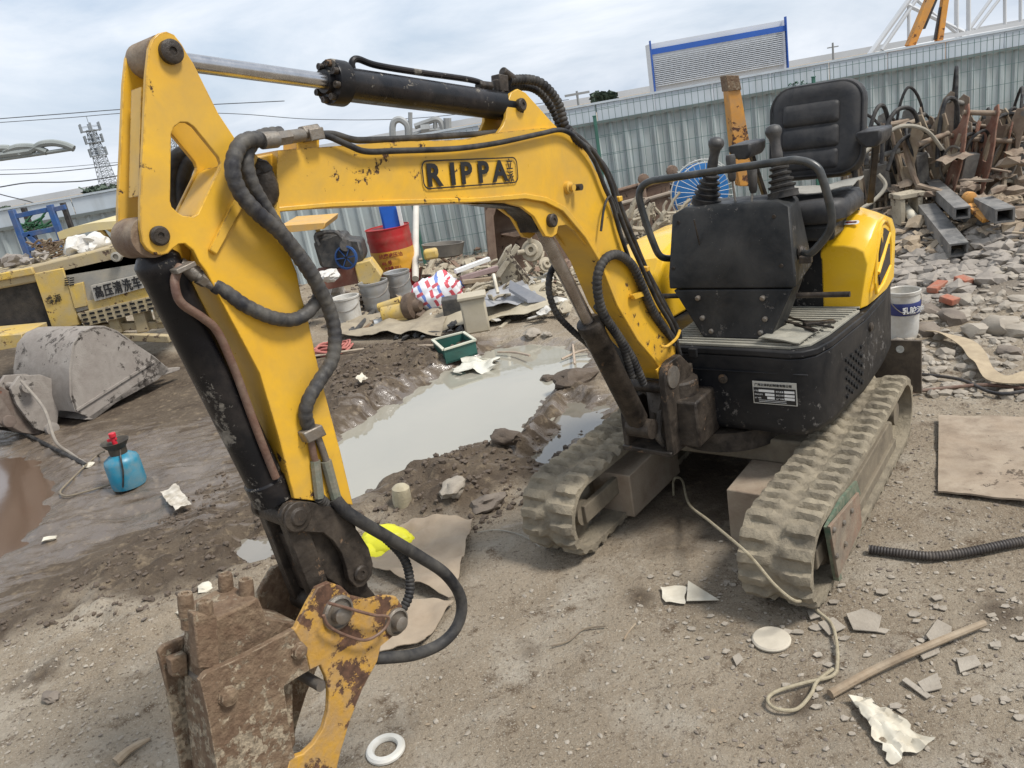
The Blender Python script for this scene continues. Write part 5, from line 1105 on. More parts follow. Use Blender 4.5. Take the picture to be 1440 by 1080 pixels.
for i in range(24):
    p = V(48+random.uniform(-18, 18), 318+random.uniform(-5, 5), 10.9); mb.tube([p, p+Vector((random.uniform(-.25, .25), 0, random.uniform(-.1, .16)))], .014, 5)
one(mb, 'green_offcuts', mat('green_offcut', (.03, .14, .06), (.04, .1, .05), ns=5), 'dark green offcuts bundled on top of the blue rack', 'offcuts')
# ---------------------------------------------------------------- junk row in the centre
JY = 9.6
SG = mat('engine_dark', (.02, .022, .024), (.05, .048, .044), ns=9, rough=.6, bump=.4, dust=((.14, .12, .1), .36, 10))
o = slab([(392, 318), (458, 313), (456, 322), (398, 328)], JY-.1, 1.).build('small_canopy', mat('orange_canopy', (.62, .34, .06), (.52, .3, .08), ns=5, rough=.6, dust=((.4, .3, .16), .4, 6)), None, .01); tag(o, 'small faded orange canopy panel above the dark engine', 'canopy')
MB().bar(V(400, 322, JY+.4), V(418, 372, JY+.4), .05, .05).build('canopy_leg', YO, o); MB().bar(V(446, 320, JY+.4), V(462, 372, JY+.4), .05, .05).build('canopy_leg', YO, o)
e = thing('scrap_engine', 'dark scrap engine with a blue fan wheel on a crate by the fence', 'engine', tuple(V(478, 385, JY)))
slab([(440, 342), (462, 332), (482, 330), (486, 338), (506, 340), (512, 362), (506, 374), (470, 378), (450, 376)], JY, .45).build('engine_block', SG, e, .03)
mb = MB(); mb.cyl(V(444, 336, JY+.1), V(478, 330, JY+.1), .06); mb.cyl(V(486, 345, JY), V(486, 345, JY-.1), .07); mb.tube(spl([V(448, 345, JY-.05), V(445, 330, JY-.05), V(470, 326, JY-.05), V(480, 334, JY-.05)], 5), .025, 8); mb.build('engine_pipes', SG, e)
fw = MB(); c = V(487, 362, JY-.08); fw.lathe(c, (-.3, -1, .1), [(.13, -.02), (.145, -.01), (.145, .02), (.125, .025), (.12, .0)], 24, False)
for i in range(6):
    a = i*math.pi/3; fw.bar(c+Vector((math.cos(a)*.02, 0, math.sin(a)*.02)), c+Vector((math.cos(a)*.125, 0, math.sin(a)*.125)), .01, .05, Vector((0, 1, 0)))
fw.build('fan_wheel', mat('blue_fan_paint', (.015, .07, .22), (.015, .05, .16), ns=5, rough=.5), e)
one(slab([(440, 384), (500, 374), (506, 398), (448, 410)], JY, .35), 'red_crate', mat('faded_red_wood', (.24, .09, .06), (.19, .075, .055), ns=7, rough=.85, dust=((.3, .22, .17), .35, 8)), 'faded red wooden crate under the dark engine', 'crate', None, .006)
one(slab([(498, 372), (520, 366), (536, 388), (532, 402), (504, 398)], JY-.1, .3), 'yellow_can', YO, 'dented yellow metal box right of the red crate', 'box', None, .01)
one(MB().rock(V(460, 388, JY-.3), (.17, .12, .07), 3, 3, .25), 'white_sack', MATS['white_sack_cloth'], 'white sack draped on the red crate below the engine', 'sack')
# oil drum
dp = GT(560, 398); dp = Vector((V(553, 360, 10.4).x, 10.4, 0)); D = thing('oil_drum', 'red and yellow steel oil drum standing against the fence', 'drum', tuple(dp))
RED = mat('drum_red', (.40, .015, .015), (.33, .015, .015), ns=4, rough=.45, dust=((.25, .1, .07), .36, 5), bump=.05); YDR = mat('drum_yellow', (.66, .34, .03), (.6, .3, .03), ns=4, rough=.45, dust=((.4, .26, .1), .36, 5), bump=.05)
zt = V(548, 318, 10.4).z
def ring(z0, z1, r=.285): 
    n_ = 5; return [(r+(.008 if abs(z-(z0+z1)/2) < (z1-z0)*.1 else 0), z) for z in [z0+(z1-z0)*i/8 for i in range(9)]]
MB().lathe(dp, Z, [(.27, .0), (.29, .01)]+ring(.02, zt*.36)+[(.285, zt*.37)], 40).build('drum_base', RED, D)
bnd = MB().lathe(dp+Z*zt*.37, Z, [(.284, 0), (.285, .005)]+ring(.01, zt*.31), 40, False).build('yellow_band', YDR, D)
MB().lathe(dp+Z*zt*.68, Z, [(.284, 0)]+ring(.0, zt*.30)+[(.292, zt*.31), (.292, zt*.32), (.28, zt*.32), (.278, zt*.305), (.01, zt*.305)], 40, False).build('drum_top', RED, D)
for i, (s_, z_) in enumerate((('抗磨液压油', .60), ('46 号', .50), ('净含量 200 L', .43))):
    text(s_, 'drum_lettering', mat('drum_ink', (.22, .02, .02), rough=.6, bump=0), dp+Vector((-.15+.02*i, -.289, zt*z_)), (1, -.03, 0), Z, (.062, .06, .04)[i], bnd, .002, .001)
jug = one(MB().box(V(549, 302, 10.4)+Vector((0, 0, -.02)), (.24, .2, .34)), 'plastic_jug', mat('blue_jug', (.01, .12, .55), (.01, .1, .45), ns=5, rough=.4), 'bright blue plastic jug standing on the red oil drum', 'jug', None, .03)
MB().box(V(560, 302, 10.28)+Vector((.02, 0, -.02)), (.05, .02, .3)).build('white_label', WHT, jug, .005)
one(MB().cyl(V(585, 285, 11.6), V(584, 392, 9.9), .045, n=14), 'leaning_pipe', mat('cream_pipe', (.55, .52, .46), (.48, .45, .4), ns=5, rough=.6), 'cream plastic pipe leaning on the fence right of the oil drum', 'pipe')
# pails
def pail(px, py, pw, h, m_, label, name='pail', ribs=0, rim=None, fill=None, sc=1., grp_=None):
    p = GT(px, py); w_ = pw/FPX*(p-EYE).dot(FW)/2
    T = thing(name, label, 'bucket', tuple(p), grp_); pr = [(w_*.86, 0), (w_*.88, .01)]
    for i in range(1, 12):
        z = h*i/12; pr.append((w_*(.88+.12*i/12)+(.006 if ribs and i % 3 == 0 else 0), z))
    pr += [(w_*1.04, h*.93), (w_*1.05, h*.99), (w_, h), (w_*.94, h*.98), (w_*.92, h*.8), (.01, h*.8)]
    MB().lathe(p, Z, pr, 30).build('pail_body', m_, T, smooth=40)
    MB().tube([p+Vector((math.cos(a)*w_*1.06, -abs(math.sin(a))*w_*.9-.01 if True else 0, h*.9-math.sin(a)*h*.35)) for a in [math.pi*i/14 for i in range(15)]], .004, 5).build('bail_handle', STEEL, T)
    return T, p, w_
WP = mat('white_pail_plastic', (.60, .60, .57), (.50, .49, .46), ns=6, rough=.5, dust=((.33, .29, .23), .46, 7)); TIN = mat('dull_tin', (.42, .43, .44), (.32, .33, .33), ns=7, rough=.45, metal=.5, dust=((.36, .33, .28), .42, 6))
pail(494, 456, 38, .34, WP, 'white plastic pail standing left of the grey tins')
pail(534, 440, 40, .40, TIN, 'dented grey tin pail, nearer of the two behind the yellow pump', 'tin_pail', 1, grp_='grey tin pails')
pail(566, 425, 36, .40, TIN, 'grey tin pail farther right, next to the striped bag', 'tin_pail', 1, grp_='grey tin pails')
one(MB().lathe(GT(553, 400)+Z*.42, (.1, .0, 1), [(.13, 0), (.135, .02), (.12, .035), (.01, .04)], 20), 'pale_round_cover', WP, 'loose white lid resting on the grey tin pails', 'lid')
one(MB().rock(GT(478, 428)+Z*.28, (.22, .16, .2), 13, 3, .3), 'white_sack', MATS['white_sack_cloth'], 'crumpled white sack behind the white plastic pail', 'sack')
one(MB().lathe(V(623, 352, 10.2)-Z*.08, (.1, .05, 1), [(.20, 0), (.24, .02), (.27, .15), (.28, .17), (.25, .17), (.22, .04), (.01, .03)], 28), 'metal_basin', mat('old_basin', (.14, .13, .11), (.2, .18, .15), ns=8, rough=.7), 'dull round metal basin on the junk behind the striped bag', 'basin')
# striped woven bag
sm = bpy.data.materials.new('striped_weave'); sm.use_nodes = True; nt = sm.node_tree; N = nt.nodes; L = nt.links; p_ = N['Principled BSDF']; p_.inputs['Roughness'].default_value = .6
tcs = N.new('ShaderNodeTexCoord'); sx_ = N.new('ShaderNodeSeparateXYZ'); mpp = N.new('ShaderNodeMapping'); mpp.inputs['Rotation'].default_value = (0, .35, .2); L.new(tcs.outputs['Object'], mpp.inputs['Vector']); L.new(mpp.outputs['Vector'], sx_.inputs[0])
def strp(o_, fr, off, wd):
    a = N.new('ShaderNodeMath'); a.operation = 'MULTIPLY_ADD'; a.inputs[1].default_value = fr; a.inputs[2].default_value = off; L.new(o_, a.inputs[0])
    b = N.new('ShaderNodeMath'); b.operation = 'FRACT'; L.new(a.outputs[0], b.inputs[0]); c = N.new('ShaderNodeMath'); c.operation = 'LESS_THAN'; c.inputs[1].default_value = wd; L.new(b.outputs[0], c.inputs[0]); return c.outputs[0]
def mixs(f, a, b):
    x = N.new('ShaderNodeMix'); x.data_type = 'RGBA'; L.new(f, x.inputs[0])
    for i, q in ((6, a), (7, b)):
        if isinstance(q, tuple): x.inputs[i].default_value = (*q, 1)
        else: L.new(q, x.inputs[i])
    return x.outputs[2]
c1_ = mixs(strp(sx_.outputs['X'], 11, .1, .36), (.66, .66, .68), (.12, .2, .48)); c2_ = mixs(strp(sx_.outputs['X'], 5.5, .55, .2), c1_, (.5, .07, .09)); c3_ = mixs(strp(sx_.outputs['Z'], 9, .2, .3), c2_, mixs(strp(sx_.outputs['X'], 5.5, .3, .4), (.62, .62, .66), (.45, .08, .1)))
L.new(c3_, p_.inputs['Base Color'])
p = GT(622, 440); mb = MB(); mb.rock(p+Z*.20, (.30, .2, .26), 23, 4, .16, .2); mb.rock(p+Vector((.02, -.12, .06)), (.16, .1, .12), 24, 3, .2, .4)
one(mb, 'woven_bag', sm, 'slumped red, white and blue striped woven bag in the junk row', 'bag', smooth=60)
one(MB().box(V(606, 357, 9.4), (.17, .15, .12)), 'yellow_box', YO, 'small yellow box lid on top of the striped bag', 'box', None, .03)
# pump parts
T = thing('pump_motor', 'rusty yellow pump with dark flywheel on the tarpaulin before the tins', 'pump', tuple(GT(572, 455))); p = GT(572, 455)
mb = MB(); mb.cyl(p+Vector((-.24, .05, .14)), p+Vector((.05, 0, .16)), .11, n=24); mb.box(p+Vector((-.1, .02, .04)), (.26, .2, .1)); mb.cyl(p+Vector((-.28, .05, .22)), p+Vector((.0, .0, .27)), .05); mb.build('pump_housing', YO, T, .012)
mb = MB(); mb.lathe(p+Vector((.1, 0, .18)), (1, -.6, .1), [(.04, -.06), (.15, -.05), (.16, 0), (.15, .05), (.08, .06), (.05, .12), (.02, .12)], 22); mb.rock(p+Vector((.16, .02, .06)), (.12, .1, .07), 4, 2, .3); mb.build('flywheel', mat('oily_brown_iron', (.07, .045, .03), (.13, .09, .06), ns=12, rough=.7, bump=.5), T)
one(MB().box(GT(640, 452)+Z*.13, (.2, .2, .28)), 'battery', SG, 'dark dirty battery box left of the beige canister', 'battery', None, .012)
p = GT(672, 464); T = thing('canister', 'dusty beige square canister standing on the beige tarpaulin', 'canister', tuple(p)); CAN = mat('beige_canister', (.42, .375, .27), (.34, .3, .22), ns=6, rough=.8, dust=((.45, .4, .31), .5, 5))
MB().box(p+Z*.17, (.25, .2, .36)).build('canister_body', CAN, T, .02); MB().box(p+Z*.36, (.29, .24, .035)).build('canister_rim', CAN, T, .008)
# tarpaulin and planks
TARP = mat('beige_tarp', (.43, .38, .28), (.35, .31, .22), ns=5, rough=.85, bump=.25, dust=((.30, .25, .18), .42, 5))
one(MB().sheet([GT(622, 468)+Z*.05, GT(782, 448)+Z*.10, GT(770, 405)+Z*.12, GT(640, 425)+Z*.10], 26, 20, .05, 31, 2., .006), 'tarpaulin', TARP, 'stiff beige tarpaulin spread under the canister beside the puddle', 'tarpaulin', smooth=50)
one(MB().sheet([GT(470, 480)+Z*.05, GT(620, 476)+Z*.05, GT(640, 445)+Z*.06, GT(500, 448)+Z*.05], 26, 16, .05, 33, 2.4, .005), 'tarpaulin', mat('muddy_tarp', (.33, .28, .2), (.24, .2, .145), ns=7, rough=.9, bump=.4), 'muddy brown tarpaulin lying left of the green crate', 'tarpaulin', smooth=50)
for i, (a, b, w_, h_, m_, lab) in enumerate((((648, 396), (712, 390), .16, .05, WOOD, 'upper pinkish plank on the junk pile behind the canister'), ((648, 408), (720, 400), .18, .05, WOOD, 'lower pinkish plank on the junk pile behind the canister'), ((640, 382), (688, 364), .06, .05, WHT, 'white channel bar sticking out of the junk pile'), ((648, 392), (700, 377), .06, .06, mat('plum_board', (.3, .22, .21), rough=.8), 'plum coloured bar beside the white channel bar'))):
    one(MB().bar(V(*a, 8.9), V(*b, 9.1), w_, h_), 'plank', m_, lab, 'plank', None, .006)
one(MB().sheet([V(668, 440, 7.9), V(760, 424, 8.0), V(735, 398, 8.7), V(690, 408, 8.7)], 14, 12, .05, 36, 2., .004), 'grey_plastic_film', mat('grey_film', (.24, .24, .25), (.33, .33, .33), ns=6, rough=.5), 'crumpled grey plastic film heaped on the beige tarpaulin', 'plastic film', smooth=50)
one(MB().prism([V(718, 398, 8.2), V(768, 424, 7.9), V(742, 426, 7.9), V(716, 410, 8.1)], (0, .02, .03)), 'slate_sheet', mat('slate_grey', (.13, .14, .16), (.18, .18, .19), ns=6, rough=.6), 'dark slate grey triangular sheet on the tarpaulin', 'sheet')
# beige scrap heap
SCR = mat('beige_scrap', (.36, .31, .23), (.26, .22, .16), ns=7, rough=.9, bump=.4, dust=((.45, .4, .3), .45, 8), chips=((.10, .075, .055), .38, 12))
rs = random.Random(5)
mb = MB()
for i in range(150):
    px = rs.uniform(655, 800); lo = 405-abs(px-725)*.12; py = rs.uniform(372, 425); Y_ = 8.2+(425-py)*.03
    p = V(px, py, Y_); t = rs.random()
    if t < .4: mb.rock(p, (rs.uniform(.03, .12), rs.uniform(.03, .08), rs.uniform(.02, .06)), i, 1, .35)
    elif t < .8: d_ = Vector((rs.uniform(-.2, .2), rs.uniform(-.1, .1), rs.uniform(-.08, .14))); mb.bar(p-d_*.6, p+d_*.6+Vector((.001, 0, 0)), rs.uniform(.02, .09), rs.uniform(.01, .03))
    else: d_ = Vector((rs.uniform(-.12, .12), 0, rs.uniform(-.05, .1))); mb.tube(spl([p, p+d_, p+d_*2+Vector((.05, 0, -.05))], 4), .018, 6)
tag(mb.build('scrap_heap', SCR), 'tangled beige heap of dusty scrap behind the tarpaulin', 'scrap heap', kind='stuff')
def casting(name, px, py, Y, s, seed, m_, label, cat='casting'):
    rr = random.Random(seed); p = V(px, py, Y); mb = MB(); mb.lathe(p, (rr.uniform(-.5, .5), -1, rr.uniform(-.3, .5)), [(s*.3, -s*.3), (s, -s*.25), (s, s*.1), (s*.6, s*.15), (s*.55, s*.4), (s*.25, s*.4), (s*.22, s*.1)], 20)
    for k in range(3): a = rr.uniform(0, 6.28); mb.cyl(p+Vector((math.cos(a)*s*.7, 0, math.sin(a)*s*.7)), p+Vector((math.cos(a)*s*1.35, -.02, math.sin(a)*s*1.35)), s*.22)
    mb.rock(p+Vector((s*.5, .05, -s*.6)), (s*.7, s*.5, s*.45), seed, 2, .2); return one(mb, name, m_, label, cat, None, .004)
casting('gear_housing', 748, 352, 9.2, .13, 1, SCR, 'round dusty gear housing on top of the beige scrap heap')
casting('valve_casting', 768, 372, 9.0, .09, 2, SCR, 'small dusty valve casting right on the beige scrap heap')
mb = MB(); p = V(712, 370, 8.8); mb.prism([V(706, 400, 8.8), V(700, 372, 8.8), (V(712, 350, 8.8)), V(720, 345, 8.8), V(716, 365, 8.8), V(740, 385, 8.8), V(744, 400, 8.8)], (0, .12, 0)); mb.bar(V(700, 388, 8.75), V(728, 345, 8.75), .05, .06); mb.bar(V(710, 352, 8.74), V(744, 395, 8.74), .04, .05)
one(mb, 'bent_bracket', SCR, 'bent beige bracket standing upright in the scrap heap', 'bracket', None, .005)
one(MB().cyl(V(700, 412, 8.), V(694, 386, 8.2), .018), 'white_peg', PAPER, 'short white peg standing before the dark slate sheet', 'peg')
# tools left of pump
for i, (a, b, r_, m_, lab) in enumerate((((500, 474), (532, 440), .03, SG, 'dark bent tool lying left of the grey pipe'), ((512, 470), (548, 446), .022, RUSTY, 'brown bar lying left of the pump'), ((528, 462), (575, 452), .05, TIN, 'grey pipe stub lying in front of the tins'), ((490, 462), (518, 446), .02, BLKP, 'black rod lying below the white pail'))):
    one(MB().cyl(GT(*a)+Z*.05, GT(*b)+Z*.07, r_), 'loose_tool', m_, lab, 'tool', 'loose tools on the muddy tarpaulin')
mb = MB()
for i in range(9):
    c = GT(462+i*1.2, 497-i*.3)+Z*(.03+.012*(i % 4)); r_ = .17+.012*(i % 3); mb.tube([c+Vector((math.cos(a)*r_, math.sin(a)*r_*.8, .02*math.sin(a*3+i))) for a in [2*math.pi*k/22 for k in range(23)]], .012, 7)
one(mb, 'red_hose_coil', mat('faded_red_hose', (.34, .10, .08), (.42, .16, .13), ns=9, rough=.7), 'coil of faded red hose lying left of the muddy bank', 'hose')
# green crate
c4 = [GT(617, 495), GT(659, 481), GT(673, 492), GT(634, 511)]; zc = .09
c4 = [Vector((p.x, p.y, 0)) for p in (G(628, 512, 0), G(672, 498, 0), G(655, 486, 0), G(612, 497, 0))]
CR = thing('green_crate', 'open green plastic crate with a cream rim at the far edge of the puddle', 'crate', tuple(sum(c4, Vector())/4))
cc_ = sum(c4, Vector())/4; mb = MB()
for i in range(4):
    a, b = c4[i], c4[(i+1) % 4]; n_ = (cc_-(a+b)/2).normalized()*.012
    mb.hexa([a*1, b*1, b+n_, a+n_, a+Z*.13, b+Z*.13, b+n_+Z*.13, a+n_+Z*.13])
mb.prism([p+Z*.004 for p in c4], Z*.01); mb.build('crate_body', mat('dark_green_plastic', (.02, .10, .08), (.02, .07, .055), ns=6, rough=.5), CR)
mb = MB()
for i in range(4): mb.bar(c4[i]+Z*.135, c4[(i+1) % 4]+Z*.135, .028, .014)
mb.build('crate_rim', mat('cream_rim', (.55, .55, .44), rough=.6), CR)
one(MB().sheet([G(632, 528, -.04), G(695, 520, -.04), G(700, 502, -.02), G(662, 505, -.02)], 18, 14, .035, 41, 2.2, .003, edge=.05), 'clear_plastic_bag', mat('milky_plastic', (.62, .60, .52), (.5, .48, .4), ns=8, rough=.25), 'milky crumpled plastic bag floating by the green crate', 'plastic bag', smooth=50)
for i, (a, b, lab) in enumerate((((700, 495), (745, 500), 'pinkish stick floating in the far end of the puddle'), ((790, 505), (832, 490), 'pale branch lying over the right end of the puddle'), ((805, 480), (808, 512), 'short pale upright stick behind the boom cylinder'), ((440, 705), (441, 706), ''))):
    if lab: one(MB().tube(spl([G(*a, -.02), G((a[0]+b[0])/2, (a[1]+b[1])/2-2, -.01), G(*b, .01)], 5), .010, 6), 'floating_stick', mat('pale_stick', (.42, .34, .25), (.34, .26, .2), ns=10, rough=.8), lab, 'stick', 'sticks in the puddle')
# brown excavator bucket behind
T = thing('spare_bucket', 'rusty brown excavator bucket standing by the fence behind the boom knee', 'bucket', tuple(V(730, 400, 10.)))
o_ = [(682, 290), (690, 284), (705, 281), (725, 290), (738, 312), (742, 325), (800, 322), (808, 390), (800, 402), (700, 404), (690, 350)]
slab([(682, 290), (692, 283), (712, 281), (728, 291), (738, 312), (733, 316), (722, 300), (708, 291), (698, 294), (694, 305), (703, 404), (692, 404), (686, 350)], 9.9, .7).build('bucket_rim', RUSTB, T, .01)
slab([(692, 300), (705, 288), (722, 296), (738, 322), (800, 320), (812, 398), (703, 404)], 10.2, .3).build('bucket_shell', RUSTB, T, .01)
slab([(704, 330), (742, 322), (756, 327), (722, 334)], 9.95, .3).build('bucket_shelf', RUSTB, T, .01)
# open bins right of boom
for i, (L4, lab) in enumerate(((((866, 268), (906, 257), (915, 318), (880, 330)), 'rusty open steel trough between boom and grab rail'), (((905, 262), (980, 240), (990, 322), (915, 340)), 'rusty open steel trough behind the grab rail and wire fan'))):
    T = thing('steel_trough', lab, 'trough', tuple(V(L4[3][0], L4[3][1], 10.6)), 'rusty troughs by the fence'); Yb = 10.7
    slab(L4, Yb+.7, .03).build('back_wall', RUSTB, T); a, b, c, d = L4
    slab([(a[0]-3, a[1]+22), (b[0], b[1]+22), c, d], Yb, .04).build('front_wall', RUSTB, T, .006)
    MB().prism([V(a[0], a[1]+20, Yb), V(a[0], a[1]+2, Yb+.7), V(d[0], d[1], Yb+.7), V(d[0], d[1], Yb)], (.03, 0, 0)).build('end_wall', RUSTB, T)
    MB().tube([V(a[0]-3, a[1]+21, Yb), V(b[0], b[1]+21, Yb)], .03, 8).build('front_rim', mat('worn_rim', (.32, .26, .2), rough=.7), T)
    MB().tube([V(a[0], a[1]+1, Yb+.7), V(b[0], b[1]+1, Yb+.7)], .03, 8).build('back_rim', RUSTB, T)
for i, (px, py) in enumerate(((905, 255), (945, 243))):
    mb = MB(); mb.cyl(V(px, py+22, 10.5), V(px, py, 10.5), .03, n=10); mb.lathe(V(px, py-3, 10.5), (0, -1, 0), [(.02, -.05), (.07, -.04), (.07, .04), (.02, .05)], 12); one(mb, 'lifting_eye', RUSTB, ['rusty lifting eye above the troughs, left one', 'rusty lifting eye above the troughs, right one'][i], 'hook', 'lifting eyes')
mb = MB(); rs = random.Random(9)
for i in range(60):
    p = V(rs.uniform(880, 975), rs.uniform(296, 335), rs.uniform(9.4, 10.4)); d_ = Vector((rs.uniform(-.1, .1), 0, rs.uniform(-.03, .16)))
    mb.tube([p, p+d_, p+d_*1.5+Vector((.04, 0, 0))], rs.uniform(.015, .04), 6)
tag(mb.build('pale_scrap', SCR), 'pile of pale scrap poking up before the troughs', 'scrap heap', kind='stuff')
# wire guard fan
c = V(985, 270, 10.2); T = thing('guard_fan', 'round blue industrial fan in a white wire guard behind the console', 'fan', tuple(c)); rr_ = .42
MB().lathe(c, (0, -1, 0), [(.05, -.05), (rr_*.86, -.04), (rr_*.88, 0), (rr_*.8, .01), (.05, .03)], 30).build('fan_blades', mat('blue_fan_blade', (.02, .16, .42), (.02, .12, .34), ns=5, rough=.5), T)
mb = MB()
for r_ in (.98, .9): mb.tube([c+Vector((math.cos(a)*rr_*r_, -.12 if r_ > .95 else -.2, math.sin(a)*rr_*r_)) for a in [2*math.pi*k/40 for k in range(41)]], .007, 5)
for k in range(30): a = 2*math.pi*k/30; mb.tube([c+Vector((math.cos(a)*rr_*.15, -.22, math.sin(a)*rr_*.15)), c+Vector((math.cos(a)*rr_*.9, -.2, math.sin(a)*rr_*.9)), c+Vector((math.cos(a)*rr_, -.02, math.sin(a)*rr_))], .003, 4)
mb.build('wire_guard', mat('white_wire', (.6, .6, .56), rough=.5, bump=0), T, smooth=0)
MB().bar(c-Z*.4, Vector((c.x, c.y, 0)), .06, .06).build('fan_post', STEEL, T)
# orange boom post
OR = mat('orange_boom_paint', (.66, .30, .045), (.56, .25, .04), ns=5, rough=.6, dust=((.36, .22, .11), .4, 6), chips=((.12, .055, .035), .40, 9))
mb = slab([(1022, 107), (1038, 107), (1061, 240), (1062, 262), (1040, 262), (1034, 230)], 10.6, .22)
o = one(mb, 'orange_boom', OR, 'worn orange crane boom standing upright behind the seat', 'boom', None, .012)
slab([(1021, 106), (1039, 106), (1043, 126), (1024, 128)], 10.58, .26).build('rusty_end_box', RUSTY, o, .006)
# ================================================================== breaker brackets heap
BRS = [mat('brown_iron_a', (.15, .10, .07), (.22, .16, .115), ns=8, rough=.9, bump=.5, dust=((.30, .25, .185), .45, 9)), mat('red_rust_iron', (.22, .085, .05), (.16, .075, .05), ns=8, rough=.9, bump=.5, dust=((.30, .21, .15), .40, 9)), mat('tan_iron', (.30, .23, .15), (.22, .16, .11), ns=8, rough=.9, bump=.5, dust=((.36, .30, .22), .45, 9)), mat('grey_iron', (.10, .095, .09), (.16, .15, .135), ns=8, rough=.8, bump=.5, dust=((.28, .26, .22), .42, 9))]
def breaker(kind, m_, hose_h, W=.30):
    root = thing('breaker_bracket', 'x', 'breaker bracket', (0, 0, 0), 'hydraulic breaker brackets stacked by the fence')
    PR = {0: [(-.22, .0), (-.19, .25), (-.23, .55), (-.19, .80), (-.12, .98), (-.09, 1.16), (-.02, 1.24), (.05, 1.2), (.07, 1.05), (.14, .95), (.25, .90), (.27, .80), (.17, .70), (.10, .55), (.12, .3), (.22, .05), (.16, 0), (.04, .2), (-.02, .45), (-.09, .45), (-.14, .2), (-.14, 0)],
          1: [(-.28, .02), (-.20, .3), (-.13, .6), (-.17, .85), (-.23, .98), (-.18, 1.08), (-.08, 1.08), (-.02, .92), (.06, .9), (.12, 1.05), (.22, 1.08), (.25, .95), (.17, .82), (.09, .62), (.13, .3), (.24, .0), (.15, 0), (.03, .3), (-.03, .5), (-.08, .45), (-.12, .2), (-.2, 0)],
          2: [(-.10, 0), (-.14, .4), (-.11, .8), (-.16, 1.02), (-.11, 1.14), (-.02, 1.16), (.05, 1.08), (.04, .9), (.10, .72), (.2, .62), (.24, .5), (.18, .42), (.1, .45), (.09, .2), (.12, 0), (.04, 0), (.01, .3), (-.04, .3), (-.04, 0)]}
    pr = PR[kind]; h1 = [(-.10, .60), (-.09, .80), (-.03, .84), (.03, .78), (.02, .60)] if kind != 2 else [(-.06, .5), (-.06, .75), (.0, .78), (.02, .5)]
    for s in (-1, 1):
        MB().prism([(s*W/2, y, z) for y, z in pr], (.018*s, 0, 0), [[(s*W/2, y, z) for y, z in h1]]).build('side_plate', m_, root, .003)
    for (y, z, r_) in ((-.02 if kind != 1 else -.16, 1.14 if kind == 0 else 1.02, .03), (.2 if kind != 2 else .18, .85 if kind != 2 else .5, .03), (-.12 if kind != 2 else -.08, .3, .03)):
        MB().cyl((-W/2-.05, y, z), (W/2+.05, y, z), r_, n=12).build('cross_pin', BRS[0] if m_ != BRS[0] else BRS[3], root)
    MB().box((0, -.02, .52), (W*.5, .12, .34)).build('breaker_core', BRS[3] if m_ != BRS[3] else BRS[0], root, .01)
    for s in (-1, 1): MB().tube(spl([(s*W*.75, .16, .0), (s*W*.72, .2, .3), (s*W*.6, .06, .6), (s*W*.55, -.02, .9)], 6), [.03]*19, 7).build('curved_leg', BRS[2] if m_ != BRS[2] else BRS[0], root)
    MB().cyl((0, 0, .16), (0, 0, -.02), .045, n=14).build('chisel', BRS[2], root)
    MB().tube(spl([(W*.5, .1, .7), (W*.6, .05, .7+hose_h*.7), (W*.2, -.05, .75+hose_h), (-W*.3, -.1, .7+hose_h*.6), (-W*.45, -.1, .5)], 8), .017, 8).build('hose', RUB, root)
    MB().tube(spl([(-W*.5, .12, .3), (-W*.9, .1, .5), (-W*.8, .0, .75), (-W*.3, -.1, .7)], 7), .014, 8).build('hose', mat('dusty_hose', (.12, .105, .09), (.18, .16, .13), ns=10, rough=.8), root)
    return root
HB = [(1222, 330, 8.7, 0, 2, .45, 'leftmost bracket, tan plates, just behind the seat armrest'), (1250, 335, 8.5, 1, 0, .55, 'second bracket from the left, brown, with tall hose loop'), (1276, 325, 8.6, 2, 3, .35, 'third bracket from the left, grey and narrow'),
      (1300, 330, 8.3, 1, 2, .3, 'fourth bracket from the left, pale curved legs'), (1322, 318, 8.6, 0, 0, .75, 'bracket under the tallest hose loop'), (1345, 335, 8.1, 0, 1, .2, 'reddest rust bracket, standing in the middle of the stack'),
      (1372, 325, 8.2, 1, 1, .2, 'second red bracket, right beside the reddest one'), (1395, 310, 8.4, 2, 3, .4, 'dark grey bracket right of the red pair'), (1414, 318, 8.2, 1, 0, .35, 'brown bracket near the photo edge with double hose'),
      (1236, 300, 9.4, 0, 0, .3, 'far bracket peeking over the leftmost pair'), (1266, 296, 9.5, 2, 2, .3, 'far narrow tan bracket behind the second one'), (1292, 295, 9.6, 1, 1, .5, 'far reddish bracket peeking between the third and fourth'), (1436, 318, 8.3, 0, 2, .3, 'tan bracket cut by the right photo edge'), (1362, 285, 9.4, 1, 3, .35, 'far dark bracket behind the reddest one'), (1385, 290, 9.0, 2, 0, .5, 'far narrow brown bracket behind the red pair'), (1408, 275, 9.4, 0, 2, .3, 'far tan bracket near the right edge, behind the brown one'), (1332, 290, 9.3, 2, 1, .3, 'far narrow red bracket behind the tallest hose loop'), (1450, 290, 9.2, 0, 3, .5, 'far dark bracket at the very right edge'),
      (1236, 318, 9.0, 2, 3, .3, 'narrow grey bracket wedged between the first and second'), (1288, 312, 8.9, 0, 0, .3, 'brown bracket wedged behind the third one'), (1312, 305, 8.9, 2, 0, .4, 'narrow brown bracket wedged behind the fourth one'), (1355, 308, 8.7, 2, 2, .3, 'narrow tan bracket wedged between the two red ones'), (1402, 298, 8.8, 1, 2, .3, 'tan forked bracket wedged behind the dark grey one'), (1426, 300, 8.7, 2, 1, .4, 'narrow red bracket wedged at the right end')]
protos = {}
rb = random.Random(3)
